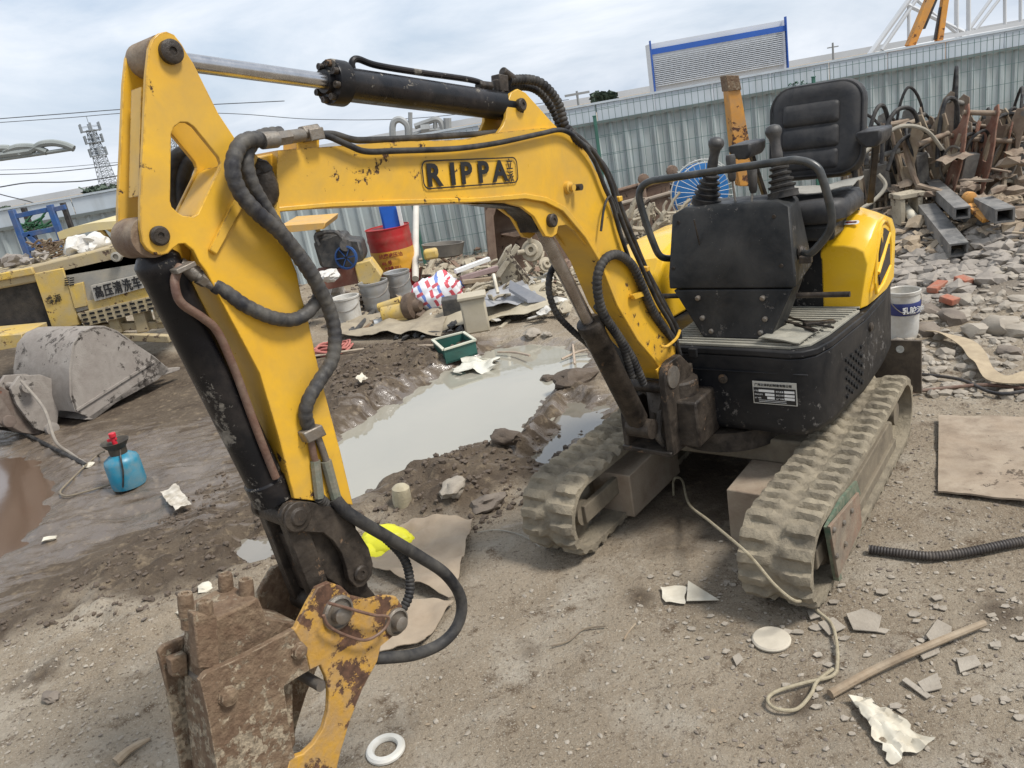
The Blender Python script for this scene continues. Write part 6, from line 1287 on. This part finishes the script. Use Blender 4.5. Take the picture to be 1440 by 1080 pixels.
for i, (px, py, Y, kd, mi, hh, lab) in enumerate(HB):
    x = V(px, py, Y).x; loc = (x, Y, gz(x, Y)-.05); rot = (rb.uniform(-.18, .18), rb.uniform(-.22, .22)); rz = rb.uniform(-.9, .9)+(math.pi if rb.random() < .5 else 0); key = (kd, mi)
    if key not in protos: o = breaker(kd, BRS[mi], hh, rb.uniform(.26, .36)); protos[key] = o; o.location = loc; o.rotation_euler = (*rot, rz)
    else: o = copy_tree(protos[key], loc, rz, rx=rot)
    sc = rb.uniform(.86, .98)*(1 if px < 1335 else .88); o.scale = (sc, sc, sc)
    o['label'] = lab
# loose hoses on the heap
for i, (pts, r_, lab) in enumerate((([(1395, 330), (1388, 290), (1400, 262), (1425, 255), (1438, 285), (1430, 325), (1405, 335)], .025, 'grey hose coil lying on the rubble right of the red brackets'), ([(1195, 300), (1225, 285), (1245, 262), (1235, 245)], .02, 'grey hose draped at the foot of the leftmost bracket'), ([(1215, 215), (1260, 180), (1300, 182), (1325, 210)], .02, 'pale bent pipe arching over the brackets'))):
    one(MB().tube(spl([V(x, y, 7.9+.05*k) for k, (x, y) in enumerate(pts)], 7), r_, 8), 'loose_hose', mat('pale_hose', (.24, .22, .18), (.32, .29, .23), ns=9, rough=.8), lab, 'hose')
for i, (pts, r_, lab) in enumerate((([(1218, 232), (1222, 190), (1232, 155), (1243, 150), (1250, 180), (1246, 220)], .022, 'black hose loop standing highest at the left end of the stack'), ([(1240, 230), (1243, 190), (1258, 158), (1278, 152), (1290, 170), (1286, 210)], .022, 'black hose loop second from the left over the stack'),
        ([(1318, 235), (1320, 190), (1328, 146), (1338, 138), (1346, 150), (1345, 200), (1338, 235)], .022, 'tall narrow black hose loop in the middle of the stack'), ([(1380, 200), (1400, 168), (1425, 160), (1440, 175), (1448, 210)], .02, 'black hose arc near the right photo edge'), ([(1345, 215), (1360, 190), (1378, 195), (1390, 225)], .018, 'small dark hose arc between the red brackets'),
        ([(1248, 240), (1265, 200), (1300, 185), (1322, 205), (1330, 235)], .02, 'long dark hose arc over the third and fourth brackets'))):
    one(MB().tube(spl([V(x, y, 8.1+.05*k) for k, (x, y) in enumerate(pts)], 7), r_, 8), 'looped_hose', RUB, lab, 'hose')
# grey square tubes
for i, (a, b, w_, lab) in enumerate((((1305, 318), (1345, 345), .15, 'grey square steel tube nearest, pointing down left'), ((1312, 298), (1350, 330), .13, 'grey square steel tube lying over the nearest one'), ((1352, 316), (1382, 322), .15, 'short grey square tube with open end in the middle'), ((1385, 322), (1408, 336), .15, 'short grey square tube at the right end of the pile'))):
    p, q_ = GT(*a)+Z*(.12+.1*(i % 2)), GT(*b)+Z*(.12+.1*(i % 2)); d_ = (q_-p).normalized(); L_ = (q_-p).length+.15; c = (p+q_)/2; s_ = Z.cross(d_).normalized(); u_ = d_.cross(s_); h = w_/2; t_ = .016
    mb = MB()
    for (sx, sz, ww, hh) in ((0, h-t_/2, w_, t_), (0, -h+t_/2, w_, t_), (h-t_/2, 0, t_, w_-2*t_-.002), (-h+t_/2, 0, t_, w_-2*t_-.002)): mb.box(c+s_*sx+u_*sz*.8, (L_, ww, hh*(.8 if hh > .05 else 1)), (d_, s_, u_))
    one(mb, 'square_tube', mat('grey_square_tube', (.085, .085, .082), (.13, .125, .12), ns=6, rough=.6, dust=((.32, .3, .27), .4, 7)), lab, 'steel tube', 'grey square tubes on the gravel')
for i, (px, py) in enumerate(((1240, 308), (1275, 318))):
    p = GT(px, py)+Z*.12; T = thing('roller_foot', ['pale grey block with a roller, left of the two at the gravel edge', 'pale grey block with a roller, right of the two at the gravel edge'][i], 'block', tuple(p), 'roller blocks on the gravel')
    mb = MB(); mb.box(p+Vector((-.09, 0, 0)), (.05, .2, .26)); mb.box(p+Vector((.09, 0, 0)), (.05, .2, .26)); mb.box(p+Z*.155, (.26, .22, .05)); mb.build('block_frame', SCR, T, .008)
    MB().cyl(p+Vector((0, -.2, -.1)), p+Vector((0, .05, .02)), .05, n=14).build('roller', PAPER, T)
mb = MB(); mb.bar(GT(1364, 322)+Z*.24, GT(1390, 330)+Z*.14, .10, .04); mb.lathe(GT(1362, 318)+Z*.26, (0, -1, 0), [(.03, -.04), (.06, -.03), (.06, .03), (.03, .04)], 16); one(mb, 'orange_bracket', OR, 'small orange forked bracket lying beneath the red brackets', 'bracket', None, .005)
# gravel of the heap ------------------------------------------------------
rs = np.random.RandomState(4)
def stones(name, n, pos, smin, smax, m_, label, cat, flat_=.55, jit=.25, pw=3.):
    vs = []; fs = []; bm = bmesh.new(); bmesh.ops.create_icosphere(bm, subdivisions=1, radius=1); bv = np.array([v.co[:] for v in bm.verts]); bf = [tuple(v.index for v in f.verts) for f in bm.faces]; bm.free()
    XY = pos(n); zz = hfun(XY[:, 0], XY[:, 1]); k = 0
    for (x, y), z in zip(XY, zz):
        s = smin+(smax-smin)*rs.rand()**pw; d = np.array([s*rs.uniform(.7, 1.3), s*rs.uniform(.6, 1.), s*flat_*rs.uniform(.6, 1.2)]); v = bv*(1+jit*rs.randn(len(bv), 1)*.6); v = v*d
        a = rs.rand()*6.28; c_, s_ = math.cos(a), math.sin(a); v = np.stack([v[:, 0]*c_-v[:, 1]*s_, v[:, 0]*s_+v[:, 1]*c_, v[:, 2]], -1)+np.array([x, y, z+d[2]*.3]); vs.append(v); fs += [tuple(i+k for i in f) for f in bf]; k += len(v)
    mb = MB(); mb.v = [tuple(t) for t in np.concatenate(vs)]; mb.f = fs; o = mb.build(name, m_, smooth=0); tag(o, label, cat, kind='stuff'); return o
def ppos(poly_px, T=None):
    pl = np.array(gp(poly_px) if T is None else poly_px)
    def f(n):
        out = []
        while len(out) < n:
            x = rs.uniform(pl[:, 0].min(), pl[:, 0].max(), n); y = rs.uniform(pl[:, 1].min(), pl[:, 1].max(), n); d = sdist(x, y, [tuple(q) for q in pl]); out += [(a, b) for a, b, c in zip(x, y, d) if c < 0]
        return np.array(out[:n])
    return f
ppos_ = ppos([(1225, 300), (1300, 300), (1400, 335), (1480, 340), (1480, 395), (1330, 430), (1270, 430), (1240, 380)])
stones('grey_rubble_heap', 3200, ppos_, .012, .11, GRAV, 'heap of grey broken stone right of the engine cover', 'rubble', .5, .32, 3.2)
stones('rubble_stones', 900, ppos([(1270, 430), (1330, 400), (1480, 380), (1480, 560), (1290, 560), (1255, 480)]), .01, .06, STONE, 'brown broken stones strewn over the heap foot', 'rubble', .5, .3, 3)
stones('gravel', 2600, ppos([(620, 900), (800, 800), (900, 830), (1290, 560), (1480, 560), (1480, 1150), (560, 1150), (400, 1100)]), .002, .013, STONE, 'fine pale gravel scattered over the foreground ground', 'gravel', .6, .3, 4)
stones('dark_gravel', 1100, ppos([(1000, 900), (1290, 600), (1480, 600), (1480, 1150), (900, 1150)]), .002, .012, STONED, 'fine dark gravel scattered over the right foreground', 'gravel', .6, .3, 4)
stones('mud_clods', 800, ppos([(500, 735), (640, 640), (770, 600), (850, 560), (800, 620), (730, 720), (660, 760), (560, 760)]), .003, .026, MUD, 'small mud clods along the ridge beside the puddle', 'mud clods', .8, .3, 3)
stones('mud_clods', 900, ppos([(180, 760), (340, 640), (380, 760), (420, 800), (200, 880), (0, 900), (0, 860)]), .003, .022, MUD, 'small mud clods on the churned ground left of the bracket', 'mud clods', .7, .3, 3)
stones('mud_clods', 900, ppos([(470, 590), (470, 520), (560, 490), (650, 480), (690, 490), (600, 520), (520, 570)]), .004, .03, MUD, 'small mud clods on the far bank of the puddle', 'mud clods', .8, .3, 3)
stones('gravel', 1100, ppos([(0, 900), (200, 860), (300, 1000), (200, 1100), (-100, 1150)]), .002, .014, STONE, 'fine gravel on the dry ground at the lower left', 'gravel', .6, .3, 4)
stones('far_litter', 900, ppos([(380, 470), (640, 440), (860, 380), (1000, 340), (1000, 300), (640, 360), (380, 400)]), .01, .06, STONED, 'litter of small stones and scraps before the fence', 'litter', .5, .3, 3)
# pail and dozer side
T, p, w_ = pail(1271, 474, 42, .36, WP, 'white paint pail with a navy label behind the excavator', 'paint_pail')
MB().lathe(p+Z*.19, Z, [(w_*.985, 0), (w_*1.01, .005), (w_*1.03, .085), (w_*1.0, .09)], 30, False).build('navy_label', mat('navy_label', (.02, .03, .14), rough=.5, bump=0), T)
text('PAINT'[:0] or '乳胶漆', 'pail_letter', WHT, p+Vector((-.07, -w_*1.03, .215)), (1, -.1, 0), Z, .05, T, .002, .001)
# ================================================================== skyline
HZ = mat('far_leaves', (.075, .10, .075), (.05, .075, .05), ns=.6, rough=.9, bump=0)
def leafy(name, px0, px1, ytop, Y, label, hmin=2, n=1500, seed=1, wob=4):
    rr = random.Random(seed); a = V(px0, ytop[0], Y); b = V(px1, ytop[1], Y); vs = []; fs = []
    for i in range(n):
        t = rr.random(); px = px0+(px1-px0)*t; yt = ytop[0]+(ytop[1]-ytop[0])*t; top = V(px, yt, Y).z-abs(noise.noise(Vector((px*.13, seed, 0))))*wob-rr.random()*.3
        z = top-(rr.random()**1.6)*max(top+0, hmin); x = V(px, yt, Y).x; y = Y+rr.uniform(-2, 2)*Y/100; s = Y*.004*rr.uniform(.6, 1.4); u = Vector((rr.uniform(-1, 1), rr.uniform(-1, 1), rr.uniform(-1, 1))).normalized(); v = u.cross(Vector((rr.random(), rr.random(), rr.random()))).normalized(); c = Vector((x, y, z)); k = len(vs)
        vs += [c+u*s, c+v*s, c-u*s, c-v*s]; fs.append((k, k+1, k+2, k+3))
    mb = MB(); mb.v = [tuple(q) for q in vs]; mb.f = fs
    mb.tube([V(px0, ytop[0], Y).xy.to_3d(), V(px0, ytop[0], Y).xy.to_3d()+Z*2], .2, 5)
    o = mb.build(name, HZ, smooth=0); tag(o, label, 'trees', kind='stuff')
leafy('far_tree_row', -20, 112, (293, 286), 110, 'low far row of dark trees over the left fence', seed=2, n=2600, wob=3)
leafy('far_tree_clump', 124, 175, (262, 262), 120, 'dark far tree clump at the foot of the telecom tower', seed=5, n=1600, wob=2)
leafy('far_tree_clump', 834, 862, (131, 131), 120, 'small dark far tree clump over the fence right of the boom', seed=7, n=700, wob=3)
tag(MB().box((0, 420, .5), (1400, 6, 4.6)).build('far_haze_strip', mat('pale_haze', (.50, .52, .54), (.44, .46, .48), ns=.05, rough=.9, bump=0)), 'long pale added haze strip just showing over the fence', 'wall')  # added strip above the fence line, distant haze put into its pale colour
# telecom tower
TS = mat('galvanised_lattice', (.20, .225, .25), (.26, .285, .3), ns=1, rough=.7, bump=0)
def lattice(name, bx, by, tx, ty, Y, wb, wt, label, plats=(), nseg=12, r=.06, cat='tower'):
    B_ = V(bx, by, Y); T_ = V(tx, ty, Y); B_ = Vector((T_.x*.0+B_.x, Y, 0)); X0 = (B_.x+T_.x)/2; B_.x = T_.x = X0
    root = thing(name, label, cat, tuple(B_)); H_ = T_.z; mb = MB()
    def cor(k, t): w_ = wb+(wt-wb)*t; a = [(-1, -1), (1, -1), (1, 1), (-1, 1)][k % 4]; return Vector((X0+a[0]*w_/2, Y+a[1]*w_/2, H_*t))
    for k in range(4): mb.tube([cor(k, 0), cor(k, 1)], r, 5)
    mb.build('leg_frame', TS, root, smooth=0); mb = MB()
    for i in range(nseg):
        for k in range(4): mb.tube([cor(k, i/nseg), cor(k+1, (i+1)/nseg)], r*.6, 4); mb.tube([cor(k+1, i/nseg), cor(k, (i+1)/nseg)], r*.6, 4); mb.tube([cor(k, (i+1)/nseg), cor(k+1, (i+1)/nseg)], r*.6, 4)
    mb.build('bracing', TS, root, smooth=0)
    for (t, rad) in plats:
        c = Vector((X0, Y, H_*t)); mb = MB(); mb.lathe(c, Z, [(.2, 0), (rad, 0), (rad, .12), (.2, .12)], 16); mb.tube([c+Vector((math.cos(a)*rad, math.sin(a)*rad, 1.0)) for a in [2*math.pi*k/16 for k in range(17)]], .05, 4)
        for k in range(6): a = k*math.pi/3; mb.box(c+Vector((math.cos(a)*rad, math.sin(a)*rad, .8)), (.3, .3, 1.8))
        mb.build('antenna_platform', TS, root, smooth=0)
    MB().cyl(T_, T_+Z*3.0, r*.8, n=6).build('lightning_rod', TS, root)
    return root
lattice('telecom_tower', 150, 262, 131, 182, 190, 3.2, 1.4, 'tall grey lattice telecom tower with three antenna platforms', ((.98, 2.2), (.80, 2.0), (.60, 1.9)), 14, .085)
lattice('pylon', 250, 235, 240, 190, 90, 1.4, .5, 'thin grey lattice pylon seen through the arm opening', (), 10, .05)
# poles and wires
PL = mat('pole_grey', (.28, .29, .29), (.22, .23, .23), ns=2, rough=.7, bump=0)
def pole(px, py, Y, r, label, arms=()):
    T_ = V(px, py, Y); o = MB().cyl((T_.x, Y, 0), T_, r, r*.7, 8).build('utility_pole', PL); tag(o, label, 'pole')
    for dz, w_ in arms: MB().box(T_-Z*dz, (w_, .08, .08)).build('crossarm', PL, o)
pole(811, 128, 30, .06, 'thin white utility pole standing behind the fence beside the boom', ((.1, .9),))
pole(1171, 60, 60, .10, 'thin far pole right of the louvred building', ((.3, .8),))
pole(945-60+1210-100, 60, 55, .05, 'thin far pole left of the white steel gantry', ())
W_ = mat('wire_dark', (.06, .065, .07), rough=.7, bump=0)
for i, (pts, Y, r_, lab) in enumerate((([(-40, 170), (90, 160), (200, 152), (400, 142)], 70, .035, 'highest power cable crossing the sky at the left'), ([(-40, 175), (90, 166), (200, 158), (330, 160), (450, 168), (600, 165), (800, 140)], 75, .03, 'long thin cable sagging behind the arm and cylinder'), ([(-40, 246), (60, 243), (170, 231), (260, 215)], 60, .03, 'power cable above the lowest black one at the left'), ([(-40, 240), (60, 237), (170, 228)], 66, .02, 'thinnest faint power cable at the left'), ([(-30, 268), (0, 263), (40, 257), (90, 256), (130, 253), (200, 241)], 40, .03, 'wavy black cable at the left above the trees'), ([(-30, 262), (0, 273), (40, 283), (60, 290), (110, 300)], 30, .02, 'black cable running down behind the blue rack'))):
    one(MB().tube(spl([V(x, y, Y) for x, y in pts], 10), r_, 5), 'power_cable', W_, lab, 'cable', 'cables across the sky')
# curved pipe frame top left
T = thing('pipe_canopy_frame', 'grey curved pipe frame reaching in from the left edge against the sky', 'frame', tuple(V(-325, 250, 7).xy.to_3d())); PF = mat('grey_pipe_frame', (.26, .28, .27), (.2, .22, .21), ns=6, rough=.6)
for pts, r_ in (([(-330, 268), (0, 224), (103, 209)], .016), ([(-330, 256), (0, 218), (45, 211)], .03), ([(-330, 240), (-20, 210), (8, 213)], .03), ([(8, 213), (25, 207), (47, 207), (66, 214)], .028), ([(45, 211), (58, 203), (75, 201), (92, 204), (104, 209)], .028), ([(28, 214), (29, 218)], .03)): MB().tube(spl([V(x, y, 7) for x, y in pts], 8), r_, 8).build('bent_pipe', PF, T)
for x_ in (-325,): MB().cyl(V(x_, 250, 7), V(x_, 250, 7).xy.to_3d(), .04).build('support_post', PF, T)
# industrial pipes
T = thing('process_pipework', 'grey process pipes and stacks over the fence behind the boom', 'pipework', tuple(V(600, 200, 45).xy.to_3d())); PP = mat('process_pipe', (.30, .31, .31), (.2, .21, .21), ns=1, rough=.6, bump=0)
for pts, r_ in (([(556, 230), (552, 180), (560, 168), (572, 175), (574, 190)], .18), ([(577, 215), (577, 158)], .12), ([(583, 178), (600, 172), (615, 168), (622, 178), (623, 200)], .16), ([(597, 190), (598, 172)], .14), ([(612, 186), (612, 170)], .12), ([(630, 200), (629, 166)], .22), ([(580, 190), (600, 184), (625, 182)], .12), ([(592, 182), (604, 181)], .3)): MB().tube(spl([V(x, y, 45) for x, y in pts], 6), r_, 7).build('process_pipe', PP, T)
MB().box((V(600, 200, 46).x, 46, .8), (4.5, .6, 1.6)).build('pipe_support', PP, T)
# louvred building
WB = mat('white_cladding', (.62, .65, .68), (.56, .59, .62), ns=.5, rough=.6, bump=0); BB = mat('blue_stripe', (.02, .10, .42), (.02, .09, .36), ns=.5, rough=.6, bump=0)
T = thing('louvred_building', 'white slatted panel structure with a blue stripe rising behind the fence', 'building', tuple(V(1015, 110, 45).xy.to_3d()))
A, B_, C_, D_ = V(916, 66, 45), V(1106, 22, 45), V(1110, 95, 45), V(922, 128, 45); zt = (A.z+B_.z)/2; zb = (C_.z+D_.z)/2; xl, xr = (A.x+D_.x)/2, (B_.x+C_.x)/2
MB().box(((xl+xr)/2, 45.9, zt/2), (xr-xl, 1.0, zt)).build('wall', WB, T)
ns_ = 17
for i in range(ns_): MB().box(((xl+xr)/2, 45.25, zb+.25+(zt-.75-zb)*i/ns_), (xr-xl-.15, .12, .045)).build('slat', mat('slat_grey', (.60, .64, .69), rough=.6, bump=0), T, smooth=0)
MB().box(((xl+xr)/2, 45.2, zt-.42), (xr-xl, .1, .28)).build('blue_band', BB, T); 
for x_ in (xl, xr): MB().box((x_, 45.2, (zt+zb)/2), (.05, .25, zt-zb+.3)).build('corner_trim', BB, T)
# white gantry and crane
WG = mat('white_steel', (.60, .62, .64), (.52, .54, .56), ns=.5, rough=.6, bump=0)
T = thing('steel_gantry', 'white tubular steel gantry rising over the fence at top right', 'gantry', tuple(V(1330, 60, 30).xy.to_3d()))
for a, b, r_ in (((1222, 78), (1278, 0), .10), ((1240, 70), (1292, -6), .08), ((1273, 5), (1355, 45), .08), ((1278, -2), (1278, 60), .06), ((1345, -10), (1345, 50), .08), ((1362, -10), (1362, 46), .08), ((1360, 45), (1400, -10), .07), ((1372, 42), (1412, -10), .06), ((1413, -10), (1413, 38), .06), ((1435, -10), (1435, 34), .06), ((1228, 76), (1500, 24), .06), ((1290, 0), (1352, 52), .07)): 
    A, B_ = V(*a, 30), V(*b, 30); d_ = (A-B_); e_ = B_-d_*(.3 if b[1] < 10 else 0); MB().cyl(A+(A-B_)*0, e_, r_, n=8).build('steel_tube', WG, T)
MB().box((V(1360, 60, 30).x, 31, .9), (9, .5, 1.8)).build('gantry_base', WG, T)
T = thing('truck_crane', 'rusty orange folded crane jib over the fence at top right', 'crane', tuple(V(1300, 60, 22).xy.to_3d()))
for a, b, w_, m_ in (((1279, 66), (1312, -12), .20, OR), ((1297, 40), (1318, -10), .12, BLKP), ((1320, 58), (1330, -12), .16, OR), ((1316, 56), (1324, 10), .10, BLKP)): A, B_ = V(*a, 22), V(*b, 22); MB().bar(A, B_, w_, w_).build('jib_section', m_, T, .01)
MB().box(V(1299, 70, 22)-Z*.9, (1.6, .8, 2.)).build('crane_base', OR, T)
MB().box((V(1385, 40, 28).x, 28, V(1385, 42, 28).z), (3.6, .1, .12)).build('white_handrail', WG, None); tag(bpy.data.objects['white_handrail'], 'short white handrail on top of the fence line at top right', 'handrail')
# green weed on the fence
rr = random.Random(8); mb = MB(); c = V(1121, 121, FY-.2)
for i in range(60):
    p = c+Vector((rr.uniform(-.13, .13), rr.uniform(-.05, .05), rr.uniform(-.05, .06))); u = Vector((rr.uniform(-1, 1), rr.uniform(-1, 1), rr.uniform(-1, 1))).normalized()*.03; v = u.cross(Z); mb.add([p+u, p+v*.6, p-u, p-v*.6], [(0, 1, 2, 3)])
one(mb, 'green_creeper', mat('leaf_green', (.02, .10, .05), rough=.7), 'small green creeper on the mesh fence above the seat', 'plant')
# extra low junk along the fence
rs2 = random.Random(21)
def scatter(name, n, box, Yr, m_, label, cat, smin=.03, smax=.12):
    mb = MB()
    for i in range(n):
        p = GT(rs2.uniform(box[0], box[2]), rs2.uniform(box[1], box[3])); p = p+Z*rs2.uniform(.0, Yr); t = rs2.random(); s = rs2.uniform(smin, smax)
        if t < .35: mb.rock(p+Z*s*.3, (s, s*.7, s*.45), i, 1, .35)
        elif t < .75: d_ = Vector((rs2.uniform(-1, 1), rs2.uniform(-1, 1), rs2.uniform(-.1, .35))).normalized()*s*1.6; mb.bar(p-d_, p+d_, s*.5, s*.18)
        else: mb.sheet([p, p+Vector((s*2, s*.3, .02)), p+Vector((s*1.8, s*1.8, .05)), p+Vector((-s*.2, s*1.5, .03))], 5, 5, s*.35, i, 1.6, .003)
    o = mb.build(name, m_, smooth=0); tag(o, label, cat, kind='stuff')
scatter('pale_litter', 90, (600, 400, 800, 460), .10, SCR, 'pale litter strewn round the canister and tarpaulin', 'litter')
scatter('brown_litter', 90, (500, 395, 680, 455), .08, WOOD, 'brown wood and iron litter between tins and canister', 'litter')
scatter('dark_litter', 70, (470, 430, 660, 478), .05, SG, 'dark oily litter on the muddy tarpaulin', 'litter', .02, .07)
scatter('white_litter', 34, (560, 395, 800, 462), .1, WP, 'white plastic litter in the junk row', 'litter', .02, .08)
scatter('fence_foot_litter', 160, (400, 355, 870, 400), .06, SCR, 'dusty litter along the foot of the fence', 'litter', .03, .12)
scatter('dark_fence_litter', 80, (400, 355, 1000, 400), .06, RUSTB, 'rusty litter along the foot of the fence', 'litter', .03, .12)
scatter('bracket_foot_litter', 130, (1215, 290, 1450, 345), .08, BRS[2], 'tan iron offcuts at the feet of the bracket stack', 'litter', .03, .14)

scatter('loose_iron', 110, (1215, 240, 1450, 320), .5, BRS[0], 'tangle of thin brown iron offcuts leaning in the bracket stack', 'scrap heap', .05, .16)
scatter('big_junk', 46, (560, 385, 700, 430), .16, SCR, 'larger dusty junk pieces behind the striped bag', 'scrap heap', .06, .16)
scatter('dark_junk', 40, (620, 370, 800, 420), .14, RUSTB, 'larger rusty junk pieces before the brown bucket', 'scrap heap', .05, .14)
scatter('white_sheets', 16, (690, 395, 800, 445), .12, WP, 'torn white sheets lying on the scrap heap', 'litter', .08, .16)

def chips(name, n, poly, m_, label, smin, smax):
    P_ = ppos(poly)(n); mb = MB()
    for i, (x, y) in enumerate(P_):
        z = gz(x, y); s = rs2.uniform(smin, smax)*rs2.random()**.8+smin*.5; a0 = rs2.uniform(0, 6.28); k = rs2.randint(4, 7)
        pts = [Vector((x+math.cos(a0+6.283*j/k)*s*rs2.uniform(.5, 1.2), y+math.sin(a0+6.283*j/k)*s*rs2.uniform(.4, .9), z+.002+rs2.uniform(0, s*.25))) for j in range(k)]
        mb.prism(pts, (0, 0, s*.12+.001))
    tag(mb.build(name, m_, smooth=0), label, 'chips', kind='stuff')
chips('pale_mortar_chips', 170, [(1100, 850), (1260, 790), (1480, 820), (1480, 1080), (1180, 1080), (1100, 960)], STONE, 'small pale mortar flakes scattered at the lower right', .006, .03)
chips('pale_mortar_chips', 60, [(900, 800), (1040, 800), (1060, 930), (960, 900)], STONE, 'small pale mortar flakes scattered between the tracks', .005, .02)
chips('leaf_litter_chips', 120, [(600, 840), (900, 820), (1100, 1080), (600, 1080)], WOOD, 'tiny brown wood flecks on the central foreground ground', .003, .010)
chips('leaf_litter_chips', 90, [(0, 880), (210, 850), (210, 1080), (-60, 1080)], STONED, 'tiny dark flecks on the lower left ground', .004, .016)
chips('gravel_flakes', 200, [(1290, 540), (1480, 500), (1480, 860), (1230, 780)], STONED, 'dark gravel flakes right of the track round the board', .004, .014)
